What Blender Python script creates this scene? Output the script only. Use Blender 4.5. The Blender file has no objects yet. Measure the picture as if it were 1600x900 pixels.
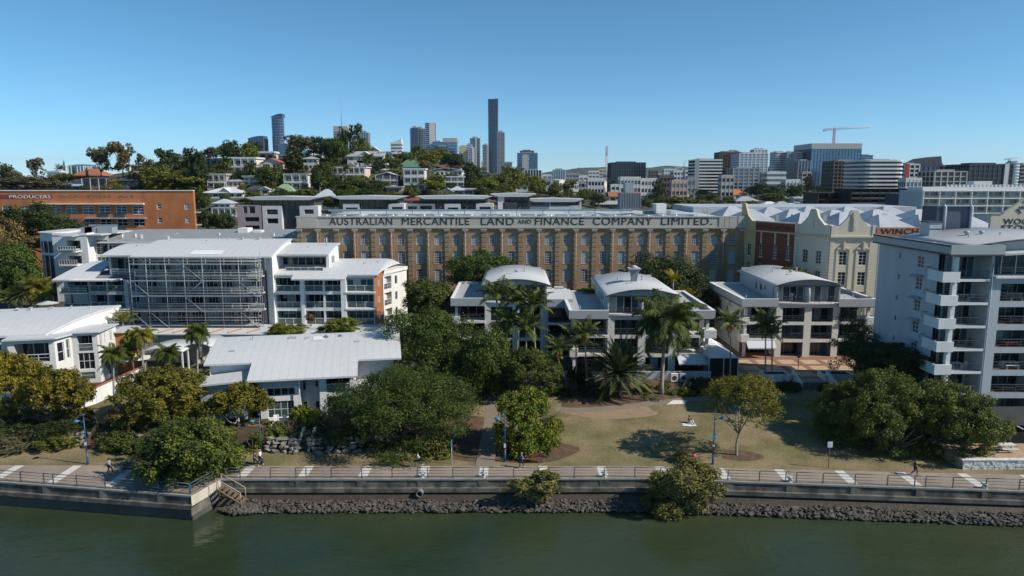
import bpy, math, random
import numpy as np
from mathutils import Vector, Matrix

D = bpy.data
scene = bpy.context.scene
col = scene.collection
R = math.radians

# ------------------------------------------------------------------ camera, light, exposure
FPX, PITCH, CAMH = 1101.0, R(8.6), 30.0          # focal length in photo pixels (1600 wide), downward pitch, eye height
cam = D.cameras.new('camera'); camo = D.objects.new('camera', cam); col.objects.link(camo)
cam.sensor_width = 36.0; cam.lens = 36.0 * FPX / 1600.0
HAZE = 3.5e-5
cam.clip_start = 0.5; cam.clip_end = 30000
camo.location = (0, 0, CAMH); camo.rotation_euler = (R(90) - PITCH, 0, 0)
scene.camera = camo

SUN_EL, SUN_AZ = R(38), R(106)                    # azimuth clockwise from +Y
world = D.worlds.new('World'); scene.world = world; world.use_nodes = True
wn = world.node_tree.nodes; wl = world.node_tree.links
bg = wn['Background']
sky = wn.new('ShaderNodeTexSky'); sky.sky_type = 'NISHITA'; sky.sun_disc = False
sky.sun_elevation = SUN_EL; sky.sun_rotation = SUN_AZ
sky.altitude = 0; sky.air_density = 0.65; sky.dust_density = 0.0; sky.ozone_density = 7.0
skh = wn.new('ShaderNodeHueSaturation'); skh.inputs['Saturation'].default_value = 1.05; skh.inputs['Hue'].default_value = .481
wl.new(sky.outputs[0], skh.inputs['Color']); wl.new(skh.outputs[0], bg.inputs[0]); bg.inputs[1].default_value = 0.119
sun = D.lights.new('sun', 'SUN'); sun.energy = 5.0; sun.angle = R(0.5); sun.color = (1.0, 0.93, 0.82)
suno = D.objects.new('sun', sun); col.objects.link(suno)
sd = Vector((math.cos(SUN_EL) * math.sin(SUN_AZ), math.cos(SUN_EL) * math.cos(SUN_AZ), math.sin(SUN_EL)))
suno.rotation_euler = sd.to_track_quat('Z', 'Y').to_euler()
suno.location = (60, -20, 90)
scene.view_settings.view_transform = 'Standard'; scene.view_settings.look = 'None'
scene.view_settings.exposure = 0.17; scene.view_settings.gamma = 1.0
scene.view_settings.use_curve_mapping = False
scene.cycles.max_bounces = 6; scene.cycles.diffuse_bounces = 3; scene.cycles.glossy_bounces = 3
scene.cycles.transmission_bounces = 3; scene.cycles.transparent_max_bounces = 6; scene.cycles.volume_bounces = 0
scene.cycles.use_denoising = True

# ------------------------------------------------------------------ photo pixel (1600x900) <-> world
CP, SP = math.cos(PITCH), math.sin(PITCH)
def P(x, y, Y):
    u, v = (x - 800) / FPX, (450 - y) / FPX
    k = Y / (CP + v * SP)
    return Vector((u * k, Y, CAMH + (-SP + v * CP) * k))
def Zat(y, Y):
    return P(800, y, Y).z
def mpp(Y, z=10):                                  # metres per photo pixel at distance Y
    return (Y * CP + (CAMH - z) * SP) / FPX
def Xat(x, Y, z=10):
    return (x - 800) * mpp(Y, z)
def Yat(y, z=0.0):                                 # distance of a point of height z seen on photo row y
    return (CAMH - z) / math.tan(PITCH + math.atan((y - 450) / FPX))

def sstep(a, b, t):
    t = min(1, max(0, (t - a) / (b - a))); return t * t * (3 - 2 * t)
def ground(X, Y):
    if Y <= 74: return 0.0
    if Y <= 96: return (Y - 74) / 22 * 1.5
    if Y <= 185: return 1.5
    s = 95 if X > -85 else 175
    h = 31 * math.exp(-((X + 85) / s) ** 2) * sstep(190, 330, Y) * (1 - 0.6 * sstep(400, 700, Y))
    return 1.5 + 14 * sstep(185, 420, Y) + h
def hit(x, y, Y0=190, Y1=2500):
    """where the sight line through a photo pixel meets the terrain"""
    Y = Y0
    while Y < Y1:
        p = P(x, y, Y)
        if p.z <= ground(p.x, Y): break
        Y += 1.0 if Y < 600 else 6
    p = P(x, y, Y); p.z = ground(p.x, Y)
    return p

# ------------------------------------------------------------------ materials
MATS = {}
def nn(nt, t, **kw):
    n = nt.nodes.new(t)
    for k, v in kw.items(): setattr(n, k, v)
    return n
def M(name, c, rough=.8, var=.12, sc=.5, metal=0.0, spec=.35, bump=0.0, bsc=6.0, streak=False, rib=None, c2=None, coat=0):
    """principled material; colour varied by two octaves of noise, optional ribs (axis, period) and second patch colour"""
    if name in MATS: return MATS[name]
    m = D.materials.new(name); m.use_nodes = True; nt = m.node_tree
    b = nt.nodes['Principled BSDF']
    b.inputs['Roughness'].default_value = rough; b.inputs['Metallic'].default_value = metal
    b.inputs['Specular IOR Level'].default_value = spec
    tc = nn(nt, 'ShaderNodeTexCoord'); src = tc.outputs['Object']
    if streak:
        mp = nn(nt, 'ShaderNodeMapping'); mp.inputs['Scale'].default_value = (1, 1, .16)
        nt.links.new(src, mp.inputs[0]); nsrc = mp.outputs[0]
    else: nsrc = src
    n1 = nn(nt, 'ShaderNodeTexNoise'); n1.inputs['Scale'].default_value = sc; n1.inputs['Detail'].default_value = 5
    n2 = nn(nt, 'ShaderNodeTexNoise'); n2.inputs['Scale'].default_value = sc * 11; n2.inputs['Detail'].default_value = 3
    nt.links.new(nsrc, n1.inputs['Vector']); nt.links.new(src, n2.inputs['Vector'])
    ad = nn(nt, 'ShaderNodeMath', operation='ADD'); nt.links.new(n1.outputs[0], ad.inputs[0]); nt.links.new(n2.outputs[0], ad.inputs[1])
    mr = nn(nt, 'ShaderNodeMapRange'); mr.inputs[1].default_value = .7; mr.inputs[2].default_value = 1.3
    mr.inputs[3].default_value = 1 - var; mr.inputs[4].default_value = 1 + var
    nt.links.new(ad.outputs[0], mr.inputs[0])
    hs = nn(nt, 'ShaderNodeHueSaturation'); hs.inputs['Color'].default_value = (*c, 1)
    val = mr.outputs[0]
    if rib:
        sx = nn(nt, 'ShaderNodeSeparateXYZ'); nt.links.new(src, sx.inputs[0])
        k = nn(nt, 'ShaderNodeMath', operation='MULTIPLY'); k.inputs[1].default_value = 1.0 / rib[1]
        nt.links.new(sx.outputs['XYZ'.index(rib[0])], k.inputs[0])
        fr = nn(nt, 'ShaderNodeMath', operation='FRACT'); nt.links.new(k.outputs[0], fr.inputs[0])
        lt = nn(nt, 'ShaderNodeMath', operation='LESS_THAN'); lt.inputs[1].default_value = rib[2] if len(rib) > 2 else .2
        nt.links.new(fr.outputs[0], lt.inputs[0])
        ml = nn(nt, 'ShaderNodeMath', operation='MULTIPLY_ADD'); ml.inputs[1].default_value = -(rib[3] if len(rib) > 3 else .12); ml.inputs[2].default_value = 1
        nt.links.new(lt.outputs[0], ml.inputs[0])
        mm = nn(nt, 'ShaderNodeMath', operation='MULTIPLY'); nt.links.new(val, mm.inputs[0]); nt.links.new(ml.outputs[0], mm.inputs[1])
        val = mm.outputs[0]
    if c2:
        n3 = nn(nt, 'ShaderNodeTexNoise'); n3.inputs['Scale'].default_value = sc * .55; n3.inputs['Detail'].default_value = 6
        nt.links.new(src, n3.inputs['Vector'])
        r3 = nn(nt, 'ShaderNodeMapRange'); r3.inputs[1].default_value = .42; r3.inputs[2].default_value = .6
        nt.links.new(n3.outputs[0], r3.inputs[0])
        mx = nn(nt, 'ShaderNodeMix', data_type='RGBA'); mx.inputs[6].default_value = (*c, 1); mx.inputs[7].default_value = (*c2, 1)
        nt.links.new(r3.outputs[0], mx.inputs[0]); nt.links.new(mx.outputs[2], hs.inputs['Color'])
    nt.links.new(val, hs.inputs['Value'])
    nt.links.new(hs.outputs[0], b.inputs['Base Color'])
    if bump:
        n4 = nn(nt, 'ShaderNodeTexNoise'); n4.inputs['Scale'].default_value = bsc; n4.inputs['Detail'].default_value = 4
        nt.links.new(src, n4.inputs['Vector'])
        bp = nn(nt, 'ShaderNodeBump'); bp.inputs['Strength'].default_value = 1; bp.inputs['Distance'].default_value = bump
        nt.links.new(n4.outputs[0], bp.inputs['Height']); nt.links.new(bp.outputs[0], b.inputs['Normal'])
    MATS[name] = m
    return m
def leafmat(name, dark, mid, light, trans=.25):
    if name in MATS: return MATS[name]
    m = D.materials.new(name); m.use_nodes = True; nt = m.node_tree; nt.nodes.clear()
    at = nn(nt, 'ShaderNodeAttribute'); at.attribute_name = 'tone'
    oi = nn(nt, 'ShaderNodeObjectInfo')
    rp = nn(nt, 'ShaderNodeValToRGB'); e = rp.color_ramp.elements
    e[0].position = .1; e[0].color = (*dark, 1); e[1].position = .95; e[1].color = (*light, 1)
    x = rp.color_ramp.elements.new(.5); x.color = (*mid, 1)
    nt.links.new(at.outputs['Fac'], rp.inputs[0])
    hs = nn(nt, 'ShaderNodeHueSaturation')
    mr = nn(nt, 'ShaderNodeMapRange'); mr.inputs[3].default_value = 1.05; mr.inputs[4].default_value = 1.4
    nt.links.new(oi.outputs['Random'], mr.inputs[0]); nt.links.new(mr.outputs[0], hs.inputs['Value'])
    nt.links.new(rp.outputs[0], hs.inputs['Color'])
    d = nn(nt, 'ShaderNodeBsdfPrincipled'); d.inputs['Roughness'].default_value = .6; d.inputs['Specular IOR Level'].default_value = .25
    t = nn(nt, 'ShaderNodeBsdfTranslucent'); mix = nn(nt, 'ShaderNodeMixShader'); mix.inputs[0].default_value = trans
    o = nn(nt, 'ShaderNodeOutputMaterial')
    nt.links.new(hs.outputs[0], d.inputs['Base Color']); nt.links.new(hs.outputs[0], t.inputs[0])
    nt.links.new(d.outputs[0], mix.inputs[1]); nt.links.new(t.outputs[0], mix.inputs[2]); nt.links.new(mix.outputs[0], o.inputs[0])
    MATS[name] = m; return m
def glass(name, c, rough=.06, var=.5, sc=.35):
    return M(name, c, rough=rough, var=var, sc=sc, spec=.5)

# ------------------------------------------------------------------ mesh builder
class MB:
    def __init__(s, mat=None):
        s.v = []; s.f = []; s.mi = []; s.mats = []; s.cur = 0; s.T = None; s.sm = []
        if mat: s.mat(mat)
    def mat(s, m):
        if m not in s.mats: s.mats.append(m)
        s.cur = s.mats.index(m); return s
    def add(s, pts):
        i = len(s.v)
        for p in pts:
            p = Vector(p)
            s.v.append(tuple(s.T @ p) if s.T else tuple(p))
        return i
    def face(s, idx, smooth=False):
        s.f.append(tuple(idx)); s.mi.append(s.cur); s.sm.append(smooth)
    def poly(s, pts):
        i = s.add(pts); s.face(range(i, i + len(pts))); return s
    def box(s, x0, x1, y0, y1, z0, z1):
        i = s.add([(x0,y0,z0),(x1,y0,z0),(x1,y1,z0),(x0,y1,z0),(x0,y0,z1),(x1,y0,z1),(x1,y1,z1),(x0,y1,z1)])
        for q in ((3,2,1,0),(4,5,6,7),(0,1,5,4),(1,2,6,5),(2,3,7,6),(3,0,4,7)): s.face([i+k for k in q])
        return s
    def prism(s, pts, axis, a, b):
        """outline pts extruded along axis from a to b; outline coords are (y,z) for x, (x,z) for y, (x,y) for z"""
        n = len(pts)
        def mk(p, t): return {'x': (t, p[0], p[1]), 'y': (p[0], t, p[1]), 'z': (p[0], p[1], t)}[axis]
        i = s.add([mk(p, a) for p in pts]); j = s.add([mk(p, b) for p in pts])
        s.face([i + k for k in range(n)]); s.face([j + n - 1 - k for k in range(n)])
        for k in range(n):
            l = (k + 1) % n; s.face([i + k, j + k, j + l, i + l])
        return s
    def tube(s, p, q, r, r2=None, n=6, smooth=True, caps=True):
        p, q = Vector(p), Vector(q); r2 = r if r2 is None else r2
        d = (q - p); 
        if d.length < 1e-6: return s
        d.normalize(); a = d.orthogonal().normalized(); b = d.cross(a)
        ring = [(math.cos(2*math.pi*k/n), math.sin(2*math.pi*k/n)) for k in range(n)]
        i = s.add([p + (a*c + b*t)*r for c, t in ring]); j = s.add([q + (a*c + b*t)*r2 for c, t in ring])
        for k in range(n):
            l = (k+1) % n; s.face([i+k, i+l, j+l, j+k], smooth)
        if caps:
            s.face([i+n-1-k for k in range(n)]); s.face([j+k for k in range(n)])
        return s
    def bar(s, p, q, w, h=None):
        """square bar"""
        return s.tube(p, q, w*.7071, n=4, smooth=False)
    def path(s, pts, radii, n=7):
        pts = [Vector(p) for p in pts]; rings = []
        a = None
        for k, p in enumerate(pts):
            d = (pts[min(k+1, len(pts)-1)] - pts[max(k-1, 0)]).normalized()
            a = d.orthogonal().normalized() if a is None else (a - d*a.dot(d)).normalized()
            b = d.cross(a)
            rings.append(s.add([p + (a*math.cos(2*math.pi*t/n) + b*math.sin(2*math.pi*t/n))*radii[k] for t in range(n)]))
        for i, j in zip(rings, rings[1:]):
            for k in range(n):
                l = (k+1) % n; s.face([i+k, i+l, j+l, j+k], True)
        s.face([rings[0]+n-1-k for k in range(n)]); s.face([rings[-1]+k for k in range(n)])
        return s
    def lathe(s, prof, c=(0,0,0), n=12):
        rings = []
        for r, z in prof:
            rings.append(s.add([(c[0]+r*math.cos(2*math.pi*k/n), c[1]+r*math.sin(2*math.pi*k/n), c[2]+z) for k in range(n)]))
        for i, j in zip(rings, rings[1:]):
            for k in range(n):
                l = (k+1) % n; s.face([i+k, i+l, j+l, j+k], True)
        s.face([rings[0]+n-1-k for k in range(n)]); s.face([rings[-1]+k for k in range(n)])
        return s
    def sheet(s, f, nu, nv, smooth=True):
        """f(u,v) -> point, u,v in 0..1"""
        i = s.add([f(a/nu, b/nv) for b in range(nv+1) for a in range(nu+1)])
        for b in range(nv):
            for a in range(nu):
                k = i + b*(nu+1) + a; s.face([k, k+1, k+nu+2, k+nu+1], smooth)
        return s
    def vault(s, x0, x1, y0, y1, ze, rise, axis='x', t=.22, n=14, z2=None):
        """curved roof slab. axis = direction across which the roof arches; z2 = height of the far eave"""
        z2 = ze if z2 is None else z2
        a0, a1 = (x0, x1) if axis == 'x' else (y0, y1)
        out = []
        for k in range(n+1):
            u = k/n; out.append((a0 + (a1-a0)*u, ze + (z2-ze)*u + rise*4*u*(1-u)))
        pts = out + [(a, z - t) for a, z in reversed(out)]
        c0, c1 = (y0, y1) if axis == 'x' else (x0, x1)
        # n+1 top points; faces as strips
        N = len(pts)
        def mk(p, q): return (p[0], q, p[1]) if axis == 'x' else (q, p[0], p[1])
        i = s.add([mk(p, c0) for p in pts]); j = s.add([mk(p, c1) for p in pts])
        for k in range(N):
            l = (k+1) % N; s.face([i+k, j+k, j+l, i+l], k < n)
        for k in range(n):
            a, b = k, k+1; c, d = N-2-k, N-1-k
            s.face([i+a, i+b, i+c, i+d]); s.face([j+d, j+c, j+b, j+a])
        return s
    def wall(s, x0, x1, z0, z1, ops=(), t=.25, y=0.0, reveal=True):
        """front face at y with rectangular openings (x0,x1,z0,z1), reveals going back by t"""
        xs = sorted({x0, x1, *[o[0] for o in ops], *[o[1] for o in ops]}); zs = sorted({z0, z1, *[o[2] for o in ops], *[o[3] for o in ops]})
        xs = [x for x in xs if x0-1e-6 <= x <= x1+1e-6]; zs = [z for z in zs if z0-1e-6 <= z <= z1+1e-6]
        for a, b in zip(xs, xs[1:]):
            run = None
            for c, d in zip(zs, zs[1:]):
                mx, mz = (a+b)/2, (c+d)/2
                solid = not any(o[0] < mx < o[1] and o[2] < mz < o[3] for o in ops)
                if solid: run = (run[0], d) if run else (c, d)
                elif run: s.poly([(a,y,run[0]),(b,y,run[0]),(b,y,run[1]),(a,y,run[1])]); run = None
            if run: s.poly([(a,y,run[0]),(b,y,run[0]),(b,y,run[1]),(a,y,run[1])])
        if reveal:
            for a, b, c, d in ops:
                s.poly([(a,y,c),(a,y+t,c),(a,y+t,d),(a,y,d)]); s.poly([(b,y,d),(b,y+t,d),(b,y+t,c),(b,y,c)])
                s.poly([(a,y,c),(b,y,c),(b,y+t,c),(a,y+t,c)]); s.poly([(a,y,d),(a,y+t,d),(b,y+t,d),(b,y,d)])
        return s
    def mesh(s, name):
        me = D.meshes.new(name); me.from_pydata(s.v, [], s.f)
        for m in s.mats: me.materials.append(m)
        me.polygons.foreach_set('material_index', s.mi); me.polygons.foreach_set('use_smooth', s.sm)
        me.update(); return me
    def build(s, name, parent=None, loc=None, rot=None):
        return put(name, s.mesh(name), parent, loc, rot)

def put(name, me, parent=None, loc=None, rot=None, scale=None):
    o = D.objects.new(name, me); col.objects.link(o)
    if parent: o.parent = parent
    if loc is not None: o.location = loc
    if rot is not None: o.rotation_euler = (0, 0, rot) if isinstance(rot, (int, float)) else rot
    if scale is not None: o.scale = scale if hasattr(scale, '__len__') else (scale,)*3
    return o
def tag(o, label=None, cat=None, group=None, kind=None):
    if label: o['label'] = label
    if cat: o['category'] = cat
    if group: o['group'] = group
    if kind: o['kind'] = kind
    return o
def thing(name, label, cat, loc=(0,0,0), rot=0.0, group=None):
    o = D.objects.new(name, None); col.objects.link(o); o.empty_display_size = .3
    o.location = loc; o.rotation_euler = (0, 0, rot)
    return tag(o, label, cat, group)
def struct(o): o['kind'] = 'structure'; return o
def copy_tree(o, parent=None):
    c = o.copy(); col.objects.link(c)
    if parent: c.parent = parent
    for ch in list(o.children): copy_tree(ch, c)
    return c
def TR(x, y, z, rot=0.0):
    return Matrix.Translation((x, y, z)) @ Matrix.Rotation(rot, 4, 'Z')

def text(name, body, parent, x0, x1, z0, z1, y, mat, rot=0.0, T=None, depth=.03):
    """lettering scaled into the rectangle x0..x1, z0..z1 on the plane y of the parent"""
    cu = D.curves.new(name, 'FONT'); cu.body = body; cu.size = 1; cu.extrude = depth
    cu.space_character = 1.08
    o = D.objects.new(name, cu); col.objects.link(o)
    bpy.context.view_layer.update()
    bb = [Vector(b) for b in o.bound_box]
    ax, bx_ = min(b.x for b in bb), max(b.x for b in bb); ay, by_ = min(b.y for b in bb), max(b.y for b in bb)
    dg = bpy.context.evaluated_depsgraph_get()
    me = D.meshes.new_from_object(o.evaluated_get(dg)); me.name = name
    D.objects.remove(o); D.curves.remove(cu)
    sx, sy = (x1-x0)/(bx_-ax), (z1-z0)/(by_-ay)
    for v in me.vertices:
        px, py, pz = v.co
        v.co = ((px-ax)*sx + x0, y - pz, (py-ay)*sy + z0)
    me.materials.clear(); me.materials.append(mat)
    if T:
        me.transform(T)
    return put(name, me, parent)

# ------------------------------------------------------------------ windows and balconies (meshes shared between equal sizes)
WC = {}
def window(parent, x, y, z, w, h, nx=2, nz=1, fm=None, gm=None, rot=0.0, sill=None, pane=True, bar=.07, name='window', deep=.06):
    """x,z = lower left corner, y = outer face of the frame, in the parent's frame before rot about the corner"""
    key = (round(w,2), round(h,2), nx, nz, fm.name, gm.name, bar, pane)
    if key not in WC:
        b = MB(fm)
        b.box(0, bar, 0, deep, 0, h); b.box(w-bar, w, 0, deep, 0, h); b.box(bar, w-bar, 0, deep, 0, bar); b.box(bar, w-bar, 0, deep, h-bar, h)
        for k in range(1, nx): b.box(w*k/nx-bar*.4, w*k/nx+bar*.4, .004, deep-.004, bar, h-bar)
        for k in range(1, nz): b.box(bar, w-bar, .008, deep-.008, h*k/nz-bar*.4, h*k/nz+bar*.4)
        g = MB(gm); g.poly([(bar*.5, deep*.7, bar*.5), (w-bar*.5, deep*.7, bar*.5), (w-bar*.5, deep*.7, h-bar*.5), (bar*.5, deep*.7, h-bar*.5)])
        if not pane:
            b.mat(gm); b.poly([(bar*.5, deep*.7, bar*.5), (w-bar*.5, deep*.7, bar*.5), (w-bar*.5, deep*.7, h-bar*.5), (bar*.5, deep*.7, h-bar*.5)])
        WC[key] = (b.mesh(name), g.mesh('pane'))
    a, g = WC[key]
    o = put(name, a, parent, (x, y, z), rot)
    if pane: put('pane', g, o)
    if sill:
        k2 = ('sill', round(w,2), sill.name)
        if k2 not in WC: WC[k2] = MB(sill).box(-.1, w+.1, -.14, .1, -.14, -.01).mesh('sill')
        put('sill', WC[k2], o)
    return o

def railing_mesh(w, h=1.0, step=1.4, rm=None, gm=None, bars=2, key=None):
    b = MB(rm)
    n = max(1, round(w/step))
    for k in range(n+1):
        x = .03 + (w-.06)*k/n; b.box(x-.03, x+.03, -.03, .03, 0, h-.05)
    b.box(0, w, -.045, .045, h-.05, h+.02)
    for k in range(1, bars): b.box(.06, w-.06, -.015, .015, h*k/bars-.02, h*k/bars+.02)
    if gm:
        b.mat(gm); b.poly([(.05, .02, .08), (w-.05, .02, .08), (w-.05, .02, h-.06), (.05, .02, h-.06)])
    return b.mesh('railing')
def balcony(parent, x0, x1, z0, z1, depth, wm, fm, gm, nd=3, rm=None, rg=None, bars=2, rh=1.0, T=None, floor=None, y0=0.0, blind=None):
    """recess behind a wall opening: lining, glazed doors at its back, railing at its front"""
    T = T or Matrix.Identity(4)
    w, h = x1-x0, z1-z0
    b = MB(wm); 
    b.poly([(0,0,0),(0,depth,0),(0,depth,h),(0,0,h)]); b.poly([(w,0,h),(w,depth,h),(w,depth,0),(w,0,0)])
    b.poly([(0,0,h),(0,depth,h),(w,depth,h),(w,0,h)])
    b.poly([(0,depth,0),(w,depth,0),(w,depth,h),(0,depth,h)])
    b.mat(floor or wm); b.poly([(0,0,0),(w,0,0),(w,depth,0),(0,depth,0)])
    o = b.build('balcony', parent); o.matrix_local = T @ Matrix.Translation((x0, y0, z0))
    d = MB(fm); g = h*.90; yy = depth-.10
    d.box(0.05, w-.05, yy, yy+.08, g-.07, g)
    for k in range(nd+1):
        x = .05 + (w-.1)*k/nd; d.box(max(.05, x-.04), min(w-.05, x+.04), yy-.004, yy+.084, .03, g-.07)
    d.box(.05, w-.05, yy, yy+.08, .0, .06)
    for k in range(nd):
        xa, xb = .05+(w-.1)*k/nd+.03, .05+(w-.1)*(k+1)/nd-.03
        d.mat(blind if (blind and k % 3 == 1) else gm)
        d.poly([(xa, yy+.04, .06), (xb, yy+.04, .06), (xb, yy+.04, g-.06), (xa, yy+.04, g-.06)])
    d.build('sliding_door', o)
    if rm:
        key = ('rail', round(w,2), rh, rm.name, rg.name if rg else '', bars)
        if key not in WC: WC[key] = railing_mesh(w-.04, rh, 1.5, rm, rg, bars)
        put('railing', WC[key], o, (.02, .1, .02))
    return o
# ------------------------------------------------------------------ plants
K_LEAF = 1.0
LEAF = {
  'fig':    leafmat('fig_leaf',    (.022,.038,.007), (.045,.072,.012), (.092,.125,.020)),
 'olive':  leafmat('olive_leaf',  (0.046,0.060,0.011), (0.102,0.114,0.018), (0.186,0.177,0.029)),
 'yellow': leafmat('yellow_leaf', (.055,.054,.007), (.135,.118,.012), (.250,.195,.018)),
 'pier': leafmat('pier_tree_leaf', (.030,.044,.008), (.070,.094,.015), (.150,.165,.028)),
 'mustard': leafmat('mustard_leaf', (.045,.050,.007), (.105,.102,.013), (.190,.165,.020)),
 'lime':   leafmat('lime_leaf',   (0.046,0.071,0.009), (0.116,0.149,0.016), (0.232,0.234,0.025)),
  'dark':   leafmat('dark_leaf',   (.016,.028,.008), (.032,.052,.014), (.062,.085,.022)),
 'grey':   leafmat('grey_leaf',   (0.046,0.051,0.025), (0.093,0.094,0.046), (0.163,0.149,0.071)),
 'brown':  leafmat('brown_leaf',  (0.062,0.048,0.018), (0.139,0.102,0.037), (0.232,0.163,0.057)),
 'mangrove': leafmat('mangrove_leaf', (0.056,0.060,0.018), (0.132,0.128,0.034), (0.248,0.213,0.063)),
  'bush':   leafmat('bush_leaf',   (.032,.044,.008), (.070,.090,.015), (.130,.145,.026)),
 'palm':   leafmat('palm_leaf',   (0.025,0.043,0.010), (0.062,0.088,0.021), (0.139,0.163,0.034), .2),
 'golden': leafmat('golden_palm_leaf', (0.062,0.078,0.011), (0.171,0.163,0.021), (0.310,0.256,0.034), .25),
 'cycad':  leafmat('date_palm_leaf',  (0.022,0.040,0.014), (0.056,0.078,0.028), (0.139,0.156,0.063), .15),
}
BARK = M('bark', (.13,.10,.075), rough=.95, var=.25, sc=1.5, bump=.02)
BARKG = M('pale_bark', (.30,.27,.23), rough=.95, var=.2, sc=1.5, bump=.01)
BARKD = M('dark_bark', (.06,.048,.038), rough=.95, var=.25, sc=1.5, bump=.02)

def quads_mesh(name, V, tone, mat):
    n = len(tone)
    me = D.meshes.new(name)
    me.vertices.add(n*4); me.vertices.foreach_set('co', V.reshape(-1).astype(np.float32))
    me.loops.add(n*4); me.loops.foreach_set('vertex_index', np.arange(n*4, dtype=np.int32))
    me.polygons.add(n); me.polygons.foreach_set('loop_start', np.arange(0, n*4, 4, dtype=np.int32))
    me.update(calc_edges=True)
    a = me.attributes.new('tone', 'FLOAT', 'FACE'); a.data.foreach_set('value', tone.astype(np.float32))
    me.materials.append(mat); return me

def crown_mesh(name, lobes, n, leaf, seed, mat, nclump=26, csize=.34, flat=.0, droop=0.0, core=.55):
    """leaf-sized faces in clumps spread over the outer shell of several lobes (cx,cy,cz,rx,ry,rz)"""
    g = np.random.default_rng(seed)
    L = np.array(lobes, float)
    area = (L[:,3]*L[:,4] + L[:,3]*L[:,5] + L[:,4]*L[:,5]); wgt = area/area.sum()
    C, S, TN = [], [], []
    for l, w in zip(L, wgt):
        k = max(5, int(nclump*len(L)*w))
        d = g.normal(size=(k,3)); d[:,2] = d[:,2]*.9 + .12; d /= np.linalg.norm(d,axis=1)[:,None]
        rad = core + (1-core)*g.random(k)**.45
        c = l[:3] + d*l[3:]*rad[:,None]
        # drop clumps deep inside another lobe
        keep = np.ones(k, bool)
        for m in L:
            q = ((c - m[:3])/m[3:]); keep &= (np.linalg.norm(q,axis=1) > core*.8)
        c = c[keep]; C.append(c); S.append(np.full(len(c), l[3:].mean()*csize)*(.65+.7*g.random(len(c)))); TN.append(g.random(len(c)))
    C = np.concatenate(C); S = np.concatenate(S); TN = np.concatenate(TN)
    pick = g.choice(len(C), n, p=(S**2)/(S**2).sum())
    off = g.normal(size=(n,3)); off /= np.linalg.norm(off,axis=1)[:,None]; off *= (g.random(n)**.5)[:,None]
    off[:,2] *= (1-flat)
    pos = C[pick] + off*S[pick][:,None]
    pos[:,2] -= droop*S[pick]*g.random(n)
    ctr = L[:,:3].mean(0)
    out = off*.9 + (C[pick]-ctr)/np.linalg.norm(C[pick]-ctr,axis=1)[:,None]*.5
    nrm = out + g.normal(size=(n,3))*.75; nrm[:,2] += .35; nrm /= np.linalg.norm(nrm,axis=1)[:,None]
    t = np.cross(nrm, g.normal(size=(n,3))); t /= np.linalg.norm(t,axis=1)[:,None]; b = np.cross(nrm, t)
    sz = leaf*(.6+.8*g.random(n)); t *= (sz*.62)[:,None]; b *= (sz*.36)[:,None]
    bend = nrm*(sz*.12)[:,None]
    V = np.stack([pos-t-bend, pos-b, pos+t-bend, pos+b], axis=1)
    tone = np.clip(TN[pick]*.62 + .38*g.random(n), 0, 1)
    return quads_mesh(name, V, tone, mat)

def lobes_for(style, seed):
    g = random.Random(seed); L = []
    if style == 'round':
        L.append((0,0,0,.62,.62,.66))
        for k in range(9):
            a = k*2.4+g.random(); z = g.uniform(-.45,.6); r = .52*math.sqrt(max(.1,1-z*z*.8))
            s = g.uniform(.30,.46); L.append((r*math.cos(a), r*math.sin(a), z*.8, s, s, s*.9))
    elif style == 'umbrella':
        for k in range(11):
            a = k*2.4+g.random()*.6; r = .74*math.sqrt((k+.3)/11); s = g.uniform(.30,.42)
            L.append((r*math.cos(a), r*math.sin(a), .52-.75*r*r+g.uniform(-.16,.16), s, s, s*.62))
        for k in range(5):
            a = k*1.26+g.random(); s = g.uniform(.24,.34)
            L.append((.6*math.cos(a), .6*math.sin(a), -.42+g.uniform(-.2,.15), s, s, s*.6))
    elif style == 'dome':
        for k in range(18):
            a = k*2.4+g.random()*.5; r = .76*math.sqrt((k+.2)/18); s = g.uniform(.26,.38)
            L.append((r*math.cos(a), r*math.sin(a), .62-1.0*r*r+g.uniform(-.07,.07), s, s, s*.72))
        for k in range(9):
            a = k*.7+g.random()*.4; s = g.uniform(.22,.33); r = g.uniform(.5,.75)
            L.append((r*math.cos(a), r*math.sin(a), -.34+g.uniform(-.22,.16), s, s, s*.7))
    elif style == 'loose':
        for k in range(20):
            a = k*2.4+g.random(); z = g.uniform(-.8,.85); r = g.uniform(.15,.78)*math.sqrt(max(.15,1-z*z*.7)); s = g.uniform(.20,.36)
            L.append((r*math.cos(a), r*math.sin(a), z*.8, s, s, s*.8))
    elif style == 'tall':
        for k in range(11):
            z = -0.8+1.6*k/10; w = math.sqrt(max(.05,1-(z*.95)**2)); a = k*2.4; r = .40*w*g.uniform(.6,1.2); s = g.uniform(.30,.44)*(.6+.4*w)
            L.append((r*math.cos(a), r*math.sin(a), z*.82, s, s, s*.75))
    elif style == 'conifer':
        for k in range(9):
            z = -.8+1.7*k/9; s = .62*(1-(k/9.5)); L.append((0,0,z,s,s,.2))
    elif style == 'mound':
        for k in range(8):
            a = k*2.4+g.random(); r = .55*math.sqrt((k+.2)/8); s = g.uniform(.34,.5)
            L.append((r*math.cos(a), r*math.sin(a), g.uniform(-.35,.3), s, s, s*.85))
    return L
CR = {}
def crown(style, leaf, n, size, seed, **kw):
    key = (style, leaf, n, round(size,3), seed)
    if key not in CR: CR[key] = crown_mesh('crown', lobes_for(style, seed), n, size, seed, LEAF[leaf], **kw)
    return CR[key]
TRK = {}
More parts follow.
